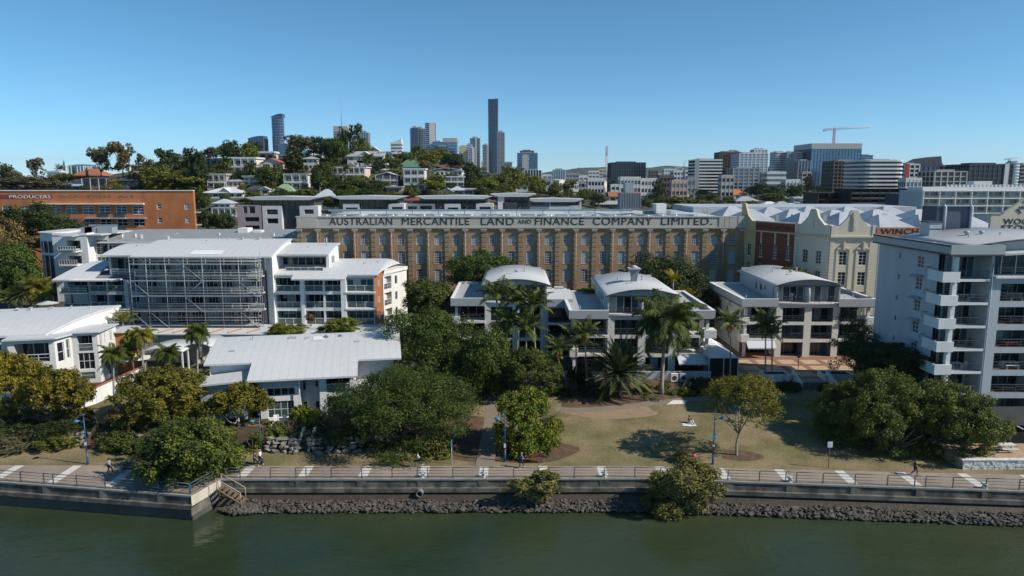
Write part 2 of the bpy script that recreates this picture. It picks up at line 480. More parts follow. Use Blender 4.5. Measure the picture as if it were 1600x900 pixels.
def trunk_mesh(h, r, spread, zc, rz, seed, bark, limbs=5, fork=.55):
    """tapered bole with limbs into the crown (crown centre zc above base)"""
    g = random.Random(seed); b = MB(bark)
    top = Vector((g.uniform(-.3,.3)*r*3, g.uniform(-.3,.3)*r*3, zc*fork))
    b.path([(0,0,-.3),(0,0,.15),top*.5+Vector((g.uniform(-r,r),0,0)),top], [r*1.6, r*1.15, r*.9, r*.75], 8)
    for k in range(limbs):
        a = k*6.283/limbs + g.random(); q = Vector((spread*.75*math.cos(a)*g.uniform(.5,1), spread*.75*math.sin(a)*g.uniform(.5,1), zc+rz*g.uniform(-.25,.5)))
        m = top.lerp(q, .5) + Vector((g.uniform(-.12,.12)*spread, g.uniform(-.12,.12)*spread, -.08*spread))
        b.path([top - Vector((0,0,r*.5)), m, q], [r*.55, r*.36, r*.10], 6)
        for e in range(3):
            p0 = m.lerp(q, g.uniform(.0,.7)); a2 = a+g.uniform(-1.1,1.1)
            p1 = p0 + Vector((math.cos(a2)*spread*.4, math.sin(a2)*spread*.4, g.uniform(.0,.35)*rz+.1*spread))
            b.path([p0, p0.lerp(p1,.5)+Vector((0,0,-.04*spread)), p1], [r*.24, r*.15, r*.05], 5)
    return b.mesh('trunk')
ALLTREES = []
def tree(label, cx, top, bot, hw, Y, gz=None, style='round', leaf='fig', n=9000, size=.34, seed=1, bark=None, rt=.25, limbs=5, dy=None, name='tree', cat='tree', group=None, fork=.55, base_dx=0, **kw):
    """cx, top, bot, hw: crown centre, top and bottom rows and half width seen on the photo; Y its distance"""
    p = P(cx, (top+bot)/2, Y); m = mpp(Y, p.z)
    rx, rz = hw*m, (bot-top)/2*m; ry = dy or rx*.9
    gz = ground(p.x, Y) if gz is None else gz
    bx = p.x + base_dx*m
    root = thing(name, label, cat, (bx, Y, gz), 0, group)
    rx *= 1.13; ry *= 1.13; rz *= 1.08
    n = int(n*1.7); size *= .80
    mean = (rx+ry+rz)/3
    me = crown(style, leaf, n, size/mean, seed, **kw)
    put('crown', me, root, (p.x-bx, 0, p.z-gz), random.Random(seed).random()*6.28 if abs(rx-ry)<.2*rx else 0, (rx, ry, rz))
    zc = max(.5, p.z-gz)
    put('trunk', trunk_mesh(zc, rt, (rx+ry)/2, zc, rz, seed, bark or BARK, limbs, fork), root)
    return root
def shrub(label, cx, top, bot, hw, Y, gz=None, leaf='bush', n=1600, size=.22, seed=1, cat='shrub', group=None, name='shrub', dy=None, style='mound'):
    p = P(cx, (top+bot)/2, Y); m = mpp(Y, p.z); rx, rz = hw*m*1.28, max(.3,(bot-top)/2*m)*1.25; ry = dy or rx*.8; n = int(n*1.5)
    gz = p.z-rz if gz is None else gz
    root = thing(name, label, cat, (p.x, Y, gz), 0, group)
    put('foliage', crown(style, leaf, n, size/((rx+ry+rz)/3), seed), root, (0,0,p.z-gz), 0, (rx, ry, rz))
    b = MB(BARK)
    for k in range(4):
        a = k*1.57+.4; b.tube((0,0,-.1), (rx*.4*math.cos(a), ry*.4*math.sin(a), rz), .05, .02, 5)
    b.build('stem', root)
    return root

def palm_meshes(kind, seed):
    g = np.random.default_rng(seed); V = []; T = []
    nf, ln, lf, a_lo, a_hi, droop, nl, per = {
        'queen': (32, 4.4, 1.05, -.55, 1.35, 2.0, 34, 4), 'king': (15, 2.8, .78, .05, 1.45, 1.5, 26, 2),
        'date': (110, 4.7, .72, -.5, 1.45, .40, 44, 2), 'areca': (14, 2.4, .55, .5, 1.5, 1.3, 20, 2), 'fan': (20,1.6,.5,-.3,1.4,.8,12,2)}[kind]
    for f in range(nf):
        az = f*2.39996 + g.normal()*.12; el0 = a_lo + (a_hi-a_lo)*(((f+.5)/nf)**.8) ; L = ln*(.85+.3*g.random())
        p = np.array([0.,0.,0.]); step = L/nl; pts = []; ft = g.random()
        for k in range(nl+1):
            t = k/nl; e = el0 - droop*t**1.4*(.55+.45*math.cos(max(-1.2,min(1.2,el0))))
            d = np.array([math.cos(az)*math.cos(e), math.sin(az)*math.cos(e), math.sin(e)]); pts.append((p.copy(), d)); p = p + d*step
        for k in range(2, nl+1):
            t = k/nl; q, d = pts[k]; side = np.cross(d, [0,0,1.]); side /= (np.linalg.norm(side)+1e-6); up = np.cross(side, d)
            ll = lf*min(1, 2.2*t+.25)*(1 - .75*max(0,t-.55)/.45)
            for sgn in (-1,1):
                for r in range(per if kind=='queen' else 1):
                    v = side*sgn*(1 if kind!='date' else .9) + d*(.55 if kind!='date' else .9) + up*g.normal()*(.55 if kind=='queen' else .18)
                    v[2] -= {'queen':.75,'king':.45,'date':-.25,'areca':.25,'fan':.3}[kind]
                    v /= np.linalg.norm(v); w = d*(.055 if kind!='date' else .10)*(1.25 if kind in('king','areca') else 1)
                    q1 = q + v*ll*.55; q2 = q + v*ll + np.array([0,0,-.18*ll if kind!='date' else 0])
                    V.append([q-w*.5, q1-w, q2, q1+w]); T.append(min(1,max(0,.7*ft+.3*g.random())))
        # midrib
        for k in range(0, nl-1, 3):
            q, d = pts[k]; q2, _ = pts[min(nl,k+3)]; side = np.cross(d,[0,0,1.]); side /= (np.linalg.norm(side)+1e-6); w = side*.035*(1-k/nl)
            V.append([q-w, q2-w, q2+w, q+w]); T.append(.8)
    return np.array(V), np.array(T)
PM = {}
def palm(label, x, ytop, ybase, Y, gz=None, kind='king', scale=1.0, r=.14, leaf=None, seed=1, cat='palm tree', group=None, shaft=True, bark=None, lean=0.0, fruit=False):
    """x: trunk base column; ytop: row of the point the fronds spring from; ybase: row of the foot (or gz)"""
    top = P(x+lean, ytop, Y)
    if gz is None: gz = Zat(ybase, Y)
    base = P(x, ybase, Y) if ybase else Vector((top.x, Y, gz)); base.z = gz
    root = thing('palm_tree', label, cat, base, 0, group)
    h = top.z - gz
    key = (kind, leaf, seed)
    if key not in PM:
        V, T = palm_meshes(kind, seed); PM[key] = quads_mesh('fronds', V, T, LEAF[leaf or 'palm'])
    dx = top.x-base.x
    put('fronds', PM[key], root, (dx,0,h), seed*1.3, scale)
    b = MB(bark or BARKG)
    n = 6; pts = [(dx*(k/n)**1.5, 0, -.2+(h+.2)*k/n) for k in range(n+1)]
    b.path(pts, [r*(1.55 if k==0 else 1.1-.35*k/n) for k in range(n+1)], 9)
    b.build('trunk', root)
    if shaft:
        c = MB(M('crownshaft', (.10,.15,.05), var=.15)); c.path([(dx,0,h-.9*scale),(dx,0,h-.4*scale),(dx,0,h+.35*scale)], [r*.95, r*1.25, r*.5], 8); c.build('crownshaft', root)
    if fruit:
        V = []; g = np.random.default_rng(seed+5)
        for k in range(260):
            c0 = np.array([.35*math.cos(k%3*2.1), .35*math.sin(k%3*2.1), -.3-.9*g.random()])*scale + g.normal(size=3)*.13*scale
            t = g.normal(size=3)*.07; b2 = g.normal(size=3)*.07; V.append([c0-t,c0-b2,c0+t,c0+b2])
        put('flower_stalk', quads_mesh('flower_stalk', np.array(V), g.random(260), leafmat('palm_flower',(.18,.11,.03),(.32,.20,.06),(.45,.30,.09))), root, (dx,0,h))
    return root
# ------------------------------------------------------------------ setting: terrain, river, seawall, promenade, lawn
CONC = M('concrete', (.36,.35,.32), var=.18, sc=.6, streak=True)
WHITEP = M('white_paint', (.74,.73,.70), var=.08, sc=.4, rough=.6, streak=True)
GREYP = M('grey_paint', (.40,.41,.42), var=.08, sc=.4, rough=.6, streak=True)
SEAW = M('seawall_concrete', (.135,.125,.105), var=.45, sc=1.4, streak=True, c2=(.06,.055,.047))
COPE = M('coping_concrete', (.24,.228,.20), var=.3, sc=1.0)
SEAD = M('lower_seawall', (.075,.07,.06), var=.35, sc=1.2, streak=True, rough=.6)  # darker, smoother concrete for the foot of the wall
PROM = M('promenade_concrete', (.285,.230,.180), var=.16, sc=.35, c2=(.245,.198,.158))
BAND = M('white_paving', (.55,.53,.50), var=.12, sc=.8)
LAWN = M('dry_lawn', (.205,.160,.088), var=.32, sc=.30, c2=(.135,.122,.050), rough=.95, bump=.05, bsc=9)
SOIL = M('garden_soil', (.070,.050,.034), var=.35, sc=.7, rough=.98, c2=(.045,.050,.020), bump=.04, bsc=5)
MULCH = M('red_mulch', (.120,.070,.044), var=.4, sc=1.5, c2=(.085,.062,.036), rough=.98, bump=.03, bsc=12)
PATHM = M('path_gravel', (.20,.165,.125), var=.14, sc=.8)
EARTH = M('earth', (.045,.052,.024), var=.35, sc=.06, rough=.98, c2=(.075,.075,.045))
ROADM = M('asphalt', (.055,.056,.060), var=.18, sc=.4, rough=.9)
MUD = M('river_mud', (.050,.042,.030), var=.3, sc=1.0, rough=.55, bump=.05, bsc=3)
ROCK = M('rock', (.085,.076,.064), var=.5, sc=1.2, rough=.95, bump=.03, bsc=7)
ROCKP = M('pale_rock', (.19,.175,.155), var=.4, sc=.9, rough=.95, bump=.03, bsc=7)

# terrain: one sheet to the horizon
b = MB(EARTH)
xs = [-9000,-5000,-2500,-1400,-900,-650] + list(range(-500,-160,15)) + list(range(-160,160,10)) + list(range(160,520,20)) + [650,900,1400,2500,5000,9000]
ys = [70.6,74,80,88,96,130,185] + list(range(191,440,6)) + [455,480,520,580,650,720,850,1100,1500,2200,3200,4600,7000,12000]
idx = {}
for j, Y in enumerate(ys):
    for i, X in enumerate(xs): idx[i,j] = b.add([(X, Y, ground(X, Y))])
for j in range(len(ys)-1):
    for i in range(len(xs)-1): b.face((idx[i,j], idx[i+1,j], idx[i+1,j+1], idx[i,j+1]), True)
struct(b.build('ground'))

# far hills
def ridge(name, Y, pts, depth, mat):
    b = MB(mat); g = random.Random(int(Y))
    crest = []
    for (x0, y0), (x1, y1) in zip(pts, pts[1:]):
        for k in range(10):
            t = k/10; crest.append((x0+(x1-x0)*t, y0+(y1-y0)*t + g.uniform(-.5,.5)))
    crest.append(pts[-1])
    C = [P(x, y, Y) for x, y in crest]
    b.sheet(lambda u, v: (lambda p: (p.x*(1+(v-.5)*.05), Y+(v-.5)*2*depth, 10+(p.z-10)*(math.sin(math.pi*v)**.8)))(C[min(len(C)-1, round(u*(len(C)-1)))]), len(C)-1, 10)
    return struct(b.build(name))
HILLM = M('wooded_hill', (.030,.045,.022), var=.5, sc=.02, rough=1, c2=(.045,.05,.03))
ridge('hills', 5600, [(560,283),(700,276),(830,272),(880,266),(905,262),(950,261),(1000,263),(1040,259),(1085,261),(1130,260),(1200,262),(1290,266),(1400,272),(1560,276),(1800,283)], 900, HILLM)

# river
wm = D.materials.new('river_water'); wm.use_nodes = True; nt = wm.node_tree; pb = nt.nodes['Principled BSDF']
pb.inputs['Base Color'].default_value = (.020,.034,.018,1); pb.inputs['Roughness'].default_value = .12; pb.inputs['IOR'].default_value = 1.33
tc = nn(nt,'ShaderNodeTexCoord')
def wnoise(sc, stretch, det, dist=0):
    mp = nn(nt,'ShaderNodeMapping'); mp.inputs['Scale'].default_value = (stretch[0],stretch[1],1); mp.inputs['Rotation'].default_value = (0,0,R(18))
    n = nn(nt,'ShaderNodeTexNoise'); n.inputs['Scale'].default_value = sc; n.inputs['Detail'].default_value = det; n.inputs['Distortion'].default_value = dist
    nt.links.new(tc.outputs['Object'], mp.inputs[0]); nt.links.new(mp.outputs[0], n.inputs['Vector']); return n
n1, n2, n3 = wnoise(.28,(.45,1),4,.6), wnoise(1.6,(.55,1),4,.4), wnoise(.035,(.6,1),4,1.2)
b1 = nn(nt,'ShaderNodeBump'); b1.inputs['Distance'].default_value = .30; b1.inputs['Strength'].default_value = .7
b2 = nn(nt,'ShaderNodeBump'); b2.inputs['Distance'].default_value = .08; b2.inputs['Strength'].default_value = .65
nt.links.new(n1.outputs[0], b1.inputs['Height']); nt.links.new(n2.outputs[0], b2.inputs['Height']); nt.links.new(b1.outputs[0], b2.inputs['Normal'])
nt.links.new(b2.outputs[0], pb.inputs['Normal'])
rp = nn(nt,'ShaderNodeValToRGB'); rp.color_ramp.elements[0].position = .35; rp.color_ramp.elements[1].position = .68
rp.color_ramp.elements[0].color = (.020,.034,.018,1); rp.color_ramp.elements[1].color = (.040,.052,.026,1)
nt.links.new(n3.outputs[0], rp.inputs[0]); nt.links.new(rp.outputs[0], pb.inputs['Base Color'])
rr = nn(nt,'ShaderNodeMapRange'); rr.inputs[1].default_value=.4; rr.inputs[2].default_value=.65; rr.inputs[3].default_value=.08; rr.inputs[4].default_value=.22
nt.links.new(n3.outputs[0], rr.inputs[0]); nt.links.new(rr.outputs[0], pb.inputs['Roughness'])
WZ = -2.4
b = MB(wm); b.poly([(-600,-400,WZ),(600,-400,WZ),(600,74,WZ),(-600,74,WZ)]); struct(b.build('river'))

# seawall: left pier then the main wall, front edge as (X, Y)
FRONT_L = [(-95,69.4),(-53,67.6),(-30.9,64.2)]
FRONT_M = [(-29.6,68.0),(13,68.2),(50,65.2),(95,61.6)]
def along(pl, X):
    for (a, ya), (c, yc) in zip(pl, pl[1:]):
        if X <= c: return ya + (yc-ya)*(X-a)/(c-a)
    return pl[-1][1]
BACK = [(-95,73.2),(-53,71.6),(-25,71.4),(13,71.4),(50,69.3),(95,66.5)]
def strip(b, pl, o0, z0, o1, z1):
    """sheet between two offset lines of a front polyline (offset towards the river)"""
    for (a, ya), (c, yc) in zip(pl, pl[1:]):
        b.poly([(a,ya-o0,z0),(c,yc-o0,z0),(c,yc-o1,z1),(a,ya-o1,z1)])
def seawall(pl, ends, name):
    b = MB(SEAW)
    strip(b, pl, .0, -.14, .04, -.85)                    # stained face
    b.mat(COPE); strip(b, pl, -.45, .06, .10, .06); strip(b, pl, .10, .06, .10, -.10); strip(b, pl, .10, -.10, .0, -.14)   # coping
    b.mat(SEAW); strip(b, pl, .04, -.85, .38, -.85); strip(b, pl, .38, -.85, .40, -1.25)
    b.mat(SEAD); strip(b, pl, .40, -1.25, .12, -1.25); strip(b, pl, .12, -1.25, .14, -3.2)
    # joints standing a little proud every 6.2 m
    b.mat(SEAW)
    X = pl[0][0]
    k = math.ceil((X-3.26)/6.2)
    while 3.26+6.2*k < pl[-1][0]:
        x = 3.26+6.2*k; y = along(pl, x); b.box(x-.5, x+.5, y-.075, y+.02, -.84, -.15); k += 1
    return b
bl = seawall(FRONT_L, None, 'pier')
# return of the pier facing east; sunlight put into its paler colour
SUNLITC = M('sunlit_seawall', (.46,.42,.35), var=.25, sc=.7, streak=True)
bl.mat(SUNLITC); bl.poly([(-30.9,64.1,.06),(-29.6,68.0,.06),(-29.6,68.0,-1.0),(-30.9,64.1,-1.0)])
bl.mat(SEAW); bl.poly([(-30.85,63.8,-1.0),(-29.55,68.0,-1.0),(-29.55,68.0,-1.9),(-30.85,63.8,-1.9)])
bl.mat(SEAD); bl.poly([(-30.8,63.9,-1.9),(-29.5,68.0,-1.9),(-29.5,68.0,-3.2),(-30.8,63.9,-3.2)])
bl.mat(SEAW); bl.poly([(-30.9,63.82,-.85),(-30.84,63.82,-.85),(-30.84,64.2,-.85),(-30.9,64.2,-.85)])
tag(bl.build('seawall'), 'grey concrete seawall of the pier that juts into the river under the round tree', 'seawall')
tag(seawall(FRONT_M, None, 'main').build('seawall'), 'long stained concrete seawall with a ledge above the rock bank', 'seawall')

b = MB(PROM)
XS = sorted({-95,-53,-30.9,-29.6,-25,13,50,95} | {round(3.26+6.2*k+s,3) for k in range(-15,15) for s in (-.47,.47)})
def front(X): return along(FRONT_L, X) if X <= -30.9 else along(FRONT_M, max(X,-29.6))
for a, c in zip(XS, XS[1:]):
    if a >= -30.9 and c <= -29.6:
        b.poly([(a,64.5,.02),(c,68.1,.02),(c,along(BACK,c),.02),(a,along(BACK,a),.02)]); continue
    b.poly([(a,front(a)+.3,.02),(c,front(c)+.3,.02),(c,along(BACK,c),.02),(a,along(BACK,a),.02)])
struct(b.build('promenade'))
for k in range(-15, 15):
    x = 3.26+6.2*k
    if -31.5 < x < -29: continue
    b = MB(BAND); x0, x1 = x-.47, x+.47
    b.poly([(x0,front(x0)+.46,.026),(x1,front(x1)+.46,.026),(x1,along(BACK,x1)-.04,.026),(x0,along(BACK,x0)-.04,.026)])
    struct(b.build('paving_band'))

# lawn: from the promenade up to the garden bed, following the ground's breaks
def lawn_sheet(name, x0, x1, y0, y1, mat, dz, edge0=None):
    b = MB(mat); Y = sorted({y0, y1, *[t for t in (74,80,88,96) if y0 < t < y1]})
    n = 24
    for a, c in zip(Y, Y[1:]):
        for k in range(n):
            xa, xb = x0+(x1-x0)*k/n, x0+(x1-x0)*(k+1)/n
            lo = [a if (a > y0 or not edge0) else edge0(x) for x in (xa, xb)]
            b.poly([(xa,lo[0],max(0,ground(0,lo[0]))+dz),(xb,lo[1],max(0,ground(0,lo[1]))+dz),(xb,c,ground(0,c)+dz),(xa,c,ground(0,c)+dz)])
    return struct(b.build(name))
lawn_sheet('lawn', -95, 95, 71.4, 94.5, LAWN, .012, lambda X: along(BACK, X))
def blob(name, pts, mat, dz, Yz=True):
    b = MB(mat)
    # split on the ground's break rows so that the patch lies on the slope
    c = Vector((sum(p[0] for p in pts)/len(pts), sum(p[1] for p in pts)/len(pts)))
    n = len(pts)
    rings = 6; i0 = b.add([(c.x, c.y, ground(0,c.y)+dz)]); prev = None
    for r in range(1, rings+1):
        t = r/rings; ring = b.add([(c.x+(p[0]-c.x)*t, c.y+(p[1]-c.y)*t, ground(0, c.y+(p[1]-c.y)*t)+dz) for p in pts])
        for k in range(n):
            l = (k+1) % n
            if prev is None: b.face((i0, ring+k, ring+l))
            else: b.face((prev+k, ring+k, ring+l, prev+l))
        prev = ring
    return struct(b.build(name))
def ellipse(cx, cy, rx, ry, seed=0, n=28):
    g = random.Random(seed); ph = [g.random()*6.28 for _ in range(3)]
    return [(cx+rx*math.cos(a)*(1+.10*math.sin(3*a+ph[0])+.06*math.sin(5*a+ph[1])), cy+ry*math.sin(a)*(1+.10*math.sin(2*a+ph[2]))) for a in [6.283*k/n for k in range(n)]]
blob('mulch_bed', ellipse(Xat(1156,74.3,0), 74.2, 2.3, 1.5, 3), MULCH, .024)
blob('mulch_bed', ellipse(Xat(812,75,0), 75.6, 6.0, 3.6, 4), MULCH, .024)
blob('mulch_bed', ellipse(Xat(735,78,0), 79, 4.5, 6.5, 6), MULCH, .020)
blob('bare_patch', ellipse(Xat(955,87,0), 87.2, 6.0, 2.6, 5), M('bare_earth', (.26,.185,.12), var=.15, sc=.9, rough=.95), .018)
# sandy path from the promenade to the houses
b = MB(PATHM); pl = [(Xat(757,71,0),71.2),(Xat(762,76,0),76),(Xat(768,82,0),82),(Xat(771,88,0),88),(Xat(765,96,0),96)]
for (x0,y0),(x1,y1) in zip(pl, pl[1:]):
    for a, c in [(y0,y1)]:
        b.poly([(x0-1.0,y0,ground(0,y0)+.034),(x0+1.0,y0,ground(0,y0)+.034),(x1+1.0,y1,ground(0,y1)+.034),(x1-1.0,y1,ground(0,y1)+.034)])
struct(b.build('garden_path'))
# footpath and bed behind the lawn
foot = [(868,641),(905,642),(950,640),(1000,635),(1040,631),(1075,628),(1120,626),(1200,624)]
b = MB(PATHM); FP = [(Xat(x, Yat(y,1.0),1), Yat(y,1.0)) for x, y in foot]
for (x0,y0),(x1,y1) in zip(FP, FP[1:]):
    b.poly([(x0,y0-.2,ground(0,y0-.2)+.03),(x1,y1-.2,ground(0,y1-.2)+.03),(x1,y1+1.3,ground(0,y1+1.3)+.03),(x0,y0+1.3,ground(0,y0+1.3)+.03)])
struct(b.build('footpath'))
b = MB(M('white_slab', (.62,.60,.56), var=.06)); x0, x1, y = Xat(1045,89.5,1), Xat(1074,89.5,1), 89.6
b.poly([(x0-.4,y-.5,ground(0,y-.5)+.05),(x1-.4,y-.3,ground(0,y-.3)+.05),(x1+.3,y+1.0,ground(0,y+1)+.05),(x0+.8,y+1.0,ground(0,y+1)+.05)])
struct(b.build('concrete_slab'))
b = MB(MULCH); x0, x1 = Xat(875,92,1), Xat(1110,92,1)
N = 20
for k in range(N):
    xa, xb = x0+(x1-x0)*k/N, x0+(x1-x0)*(k+1)/N
    def fy(x):
        for (p,q),(r,s) in zip(FP, FP[1:]):
            if p <= x <= r: return q+(s-q)*(x-p)/(r-p)+1.32
        return FP[0][1]+1.32 if x < FP[0][0] else FP[-1][1]+1.32
    b.poly([(xa,fy(xa),ground(0,fy(xa))+.028),(xb,fy(xb),ground(0,fy(xb))+.028),(xb,96,1.53),(xa,96,1.53)])
    b.poly([(xa,96,1.53),(xb,96,1.53),(xb,101,1.53),(xa,101,1.53)])
struct(b.build('planting_bed'))

# raised garden bank on the left with its slope
b = MB(SOIL)
def bank_edge(X): return 75.6 + .5*math.sin(X*.35) + (1.2 if X < -38 else 0)
for k in range(60):
    xa, xb = -95+84*k/60, -95+84*(k+1)/60
    ea, eb = bank_edge(xa), bank_edge(xb)
    b.poly([(xa,ea,.03),(xb,eb,.03),(xb,eb+1.9,1.53),(xa,ea+1.9,1.53)]); b.poly([(xa,ea+1.9,1.53),(xb,eb+1.9,1.53),(xb,101,1.56),(xa,101,1.56)])
b.poly([(-11,bank_edge(-11),.03),(-9.6,bank_edge(-11)+.5,.03),(-9.6,101,1.5),(-11,101,1.56)])
struct(b.build('garden_bank'))
b = MB(LAWN); b.poly([(-75,80,1.575),(-43,80,1.575),(-43,93,1.575),(-75,93,1.575)]); struct(b.build('garden_lawn'))
b = MB(LAWN); b.poly([(-32,79.4,1.575),(-24,79.0,1.575),(-24,81.3,1.575),(-32,81.3,1.575)]); struct(b.build('garden_lawn'))
# street terrace far left with asphalt
b = MB(SOIL); b.box(-260,-52,128.5,183,-1,5.0); struct(b.build('street_terrace'))
b = MB(ROADM); b.poly([(-260,130,5.01),(-60,130,5.01),(-60,141,5.01),(-260,141,5.01)])
b.mat(BAND)
for k in range(24): b.box(-250+k*8, -247+k*8, 135.4, 135.55, 5.012, 5.016)
struct(b.build('road'))
# raised terrace behind the white stone wall at the right end
b = MB(M('terrace_paving', (.36,.26,.17), var=.15, sc=.6)); b.box(47.3,95,70.9,79.0,-.5,1.02); struct(b.build('terrace'))

# mud bank and rip-rap
b = MB(MUD)
strip(b, FRONT_M, .12, -1.45, 1.6, -2.15); strip(b, FRONT_M, 1.6, -2.15, 5.5, -3.4)
struct(b.build('mud_bank'))
def boulder_v(g, c, s, fl=.8):
    """ragged 14-vertex stone"""
    V = []
    for d in [(1,0,0),(-1,0,0),(0,1,0),(0,-1,0),(0,0,1),(0,0,-1)] : V.append(Vector(d)*g.uniform(.6,1.1))
    for sx in (1,-1):
        for sy in (1,-1):
            for sz in (1,-1): V.append(Vector((sx,sy,sz))*.60*g.uniform(.65,1.35))
    rot = Matrix.Rotation(g.random()*6.28,3,Vector((g.gauss(0,1),g.gauss(0,1),g.gauss(0,1))).normalized())
    return [Vector(c)+Vector((p.x*s[0],p.y*s[1],p.z*s[2]*fl)) for p in [rot@v for v in V]]
BF = [(0,6,7),(0,8,6),(0,7,9),(0,9,8),(1,11,10),(1,10,12),(1,13,11),(1,12,13),(2,7,6),(2,6,10),(2,11,7),(2,10,11),(3,8,9),(3,12,8),(3,9,13),(3,13,12),(4,6,8),(4,10,6),(4,8,12),(4,12,10),(5,9,7),(5,7,11),(5,13,9),(5,11,13)]
def boulders(name, items, mat, seed):
    g = random.Random(seed); b = MB(mat)
    for c, s in items:
        i = b.add(boulder_v(g, c, s))
        for f in BF: b.face([i+k for k in f])
    return b.build(name)
g = random.Random(8); items = []
for k in range(4200):
    X = g.uniform(-26.5, 64); t = g.random()
    o = .95+1.75*t; y = along(FRONT_M, X)-o; z = -1.72-.42*t-.12
    w = .55+.45*math.sin(X*.4)+.3*math.sin(X*1.3)
    if t < .15 and g.random() > w: continue
    s = g.uniform(.08,.19); items.append(((X,y,z+g.uniform(-.06,.14)), (s*g.uniform(.9,1.5),s,s*g.uniform(.6,1.1))))
for k in range(110):
    X = g.uniform(-26,60); s = g.uniform(.2,.36); items.append(((X, along(FRONT_M,X)-g.uniform(1.0,2.6), -2.0+g.uniform(-.15,.12)), (s*g.uniform(1,1.5),s,s*.8)))
for k in range(120):
    a = g.random()*6.28; r = math.sqrt(g.random()); s = g.uniform(.12,.3)
    items.append(((-27.0+1.9*r*math.cos(a), 66.0+1.2*r*math.sin(a), -1.75-.4*r), (s*1.2,s,s)))
tag(boulders('riprap', items, ROCK, 4), kind='stuff')
tag(D.objects['riprap'], 'dark loose rocks banked against the foot of the seawall', 'rocks')

# stone retaining walls of the left gardens
def stone_wall(label, X0, X1, seed, z1=1.45, gap=()):
    g = random.Random(seed); it = []
    for row, z in enumerate((.22,.62,1.0,1.32)):
        X = X0 + g.uniform(0,.4)
        while X < X1:
            s = g.uniform(.26,.60)
            if not any(a < X < c for a, c in gap): it.append(((X, bank_edge(X)-.35+row*.28+g.uniform(-.10,.10), z*z1/1.45+g.uniform(-.08,.08)), (s,.42,g.uniform(.22,.40))))
            X += s*1.75
    return tag(boulders('stone_wall', it, ROCKP, seed), label, 'stone wall')
stone_wall('grey boulder retaining wall below the big dark tree with steps through it', Xat(415,75.5,1), Xat(630,75.5,1), 5, gap=[(Xat(466,75.5,1), Xat(482,75.5,1))])
stone_wall('short grey boulder retaining wall behind the blue lamp beside the left stairs', Xat(98,76.5,1), Xat(132,76.5,1), 6)
stone_wall('grey boulder retaining wall between the left stairs and the round riverside tree', Xat(152,76.5,1), Xat(222,76.5,1), 7)
# garden stairs through the walls
def stairs(label, x, Y0, w, n, mat, wallmat):
    root = thing('garden_stairs', label, 'stairs', (Xat(x,Y0,0), Y0, 0))
    b = MB(mat)
    for k in range(n): b.box(-w/2, w/2, k*.32, n*.32+.3, k*1.5/n, (k+1)*1.5/n)
    b.build('steps', root)
    for s in (-1,1):
        c = MB(wallmat); c.prism([(-.2,-.2),(n*.32+.4,-.2),(n*.32+.4,1.95),(n*.32,1.95),(-.2,.45)], 'x', s*(w/2+.03), s*(w/2+.28)); c.build('side_wall', root)
    return root
stairs('narrow stairs between white side walls in the boulder wall', 474, 75.3, 1.0, 8, SEAW, CONC)
stairs('red brick garden stairs between boulders behind the left blue lamp', 143, 76.2, 1.3, 8, M('red_steps', (.20,.08,.06), var=.2), SOIL)
# white stone block wall at the right end
b = MB(M('white_stone', (.60,.59,.57), var=.25, sc=2.5, bump=.08, bsc=3))
g = random.Random(3)
b.box(47.6,95,70.62,70.9,-.2,1.0)
for r in range(4):
    X = 47.4+g.uniform(0,.2)
    while X < 80:
        w = g.uniform(.3,.6); b.box(X, X+w-.03, 70.45+g.uniform(0,.09), 70.62, r*.27+.0, r*.27+.25); X += w
b.box(47.3,95,70.42,71.0,1.02,1.10)
tag(b.build('stone_wall'), 'low white stone block wall at the right end of the promenade', 'stone wall')
# ------------------------------------------------------------------ riverside apartment houses
WALLW = M('white_render', (.66,.67,.66), var=.12, sc=.7, rough=.85, streak=True)
WALLG = M('grey_render', (.42,.44,.45), var=.13, sc=.7, rough=.85, streak=True)
CREAMW = M('offwhite_render', (.66,.645,.60), var=.13, sc=.7, rough=.85, streak=True)
FRAMEW = M('white_frame', (.66,.67,.68), var=.04, rough=.45)
FRAMED = M('dark_frame', (.06,.065,.07), var=.1, rough=.4)
FRAMEG = M('grey_frame', (.30,.32,.34), var=.06, rough=.4)
ROOFW = M('white_metal_roof', (.52,.53,.535), var=.045, sc=.10, rough=.5, rib=('X',1.3,.09,.12))
ROOFWY = M('white_metal_roof_along', (.50,.51,.52), var=.045, sc=.10, rough=.5, rib=('Y',1.2,.09,.12))
ROOFG = M('grey_metal_roof', (.40,.41,.42), var=.08, sc=.3, rough=.5, rib=('Y',.40,.2,.14))
FASCIA = M('grey_fascia', (.36,.38,.39), var=.08, sc=.4, rough=.6)
TRIMD = M('dark_trim', (.05,.06,.075), var=.1, rough=.6)
GLASSD = glass('dark_glass', (.014,.017,.020))
GLASST = glass('teal_glass', (.045,.085,.085), rough=.08)
GLASSB = glass('blue_grey_glass', (.075,.095,.105), rough=.08)
CURTAIN = M('curtain', (.34,.36,.36), var=.12, sc=1.5)
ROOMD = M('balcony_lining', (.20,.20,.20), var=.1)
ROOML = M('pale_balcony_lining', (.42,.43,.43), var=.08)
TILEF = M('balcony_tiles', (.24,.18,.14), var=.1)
BRICKO = M('orange_brick', (.40,.155,.07), var=.16, sc=.8, rib=('Z',.30,.16,.10))
RAILD = M('dark_rail', (.075,.085,.10), var=.1, rough=.4)
RAILW = M('white_rail', (.62,.64,.65), var=.05, rough=.5)
RGLASS = glass('rail_glass', (.09,.12,.125), rough=.1)

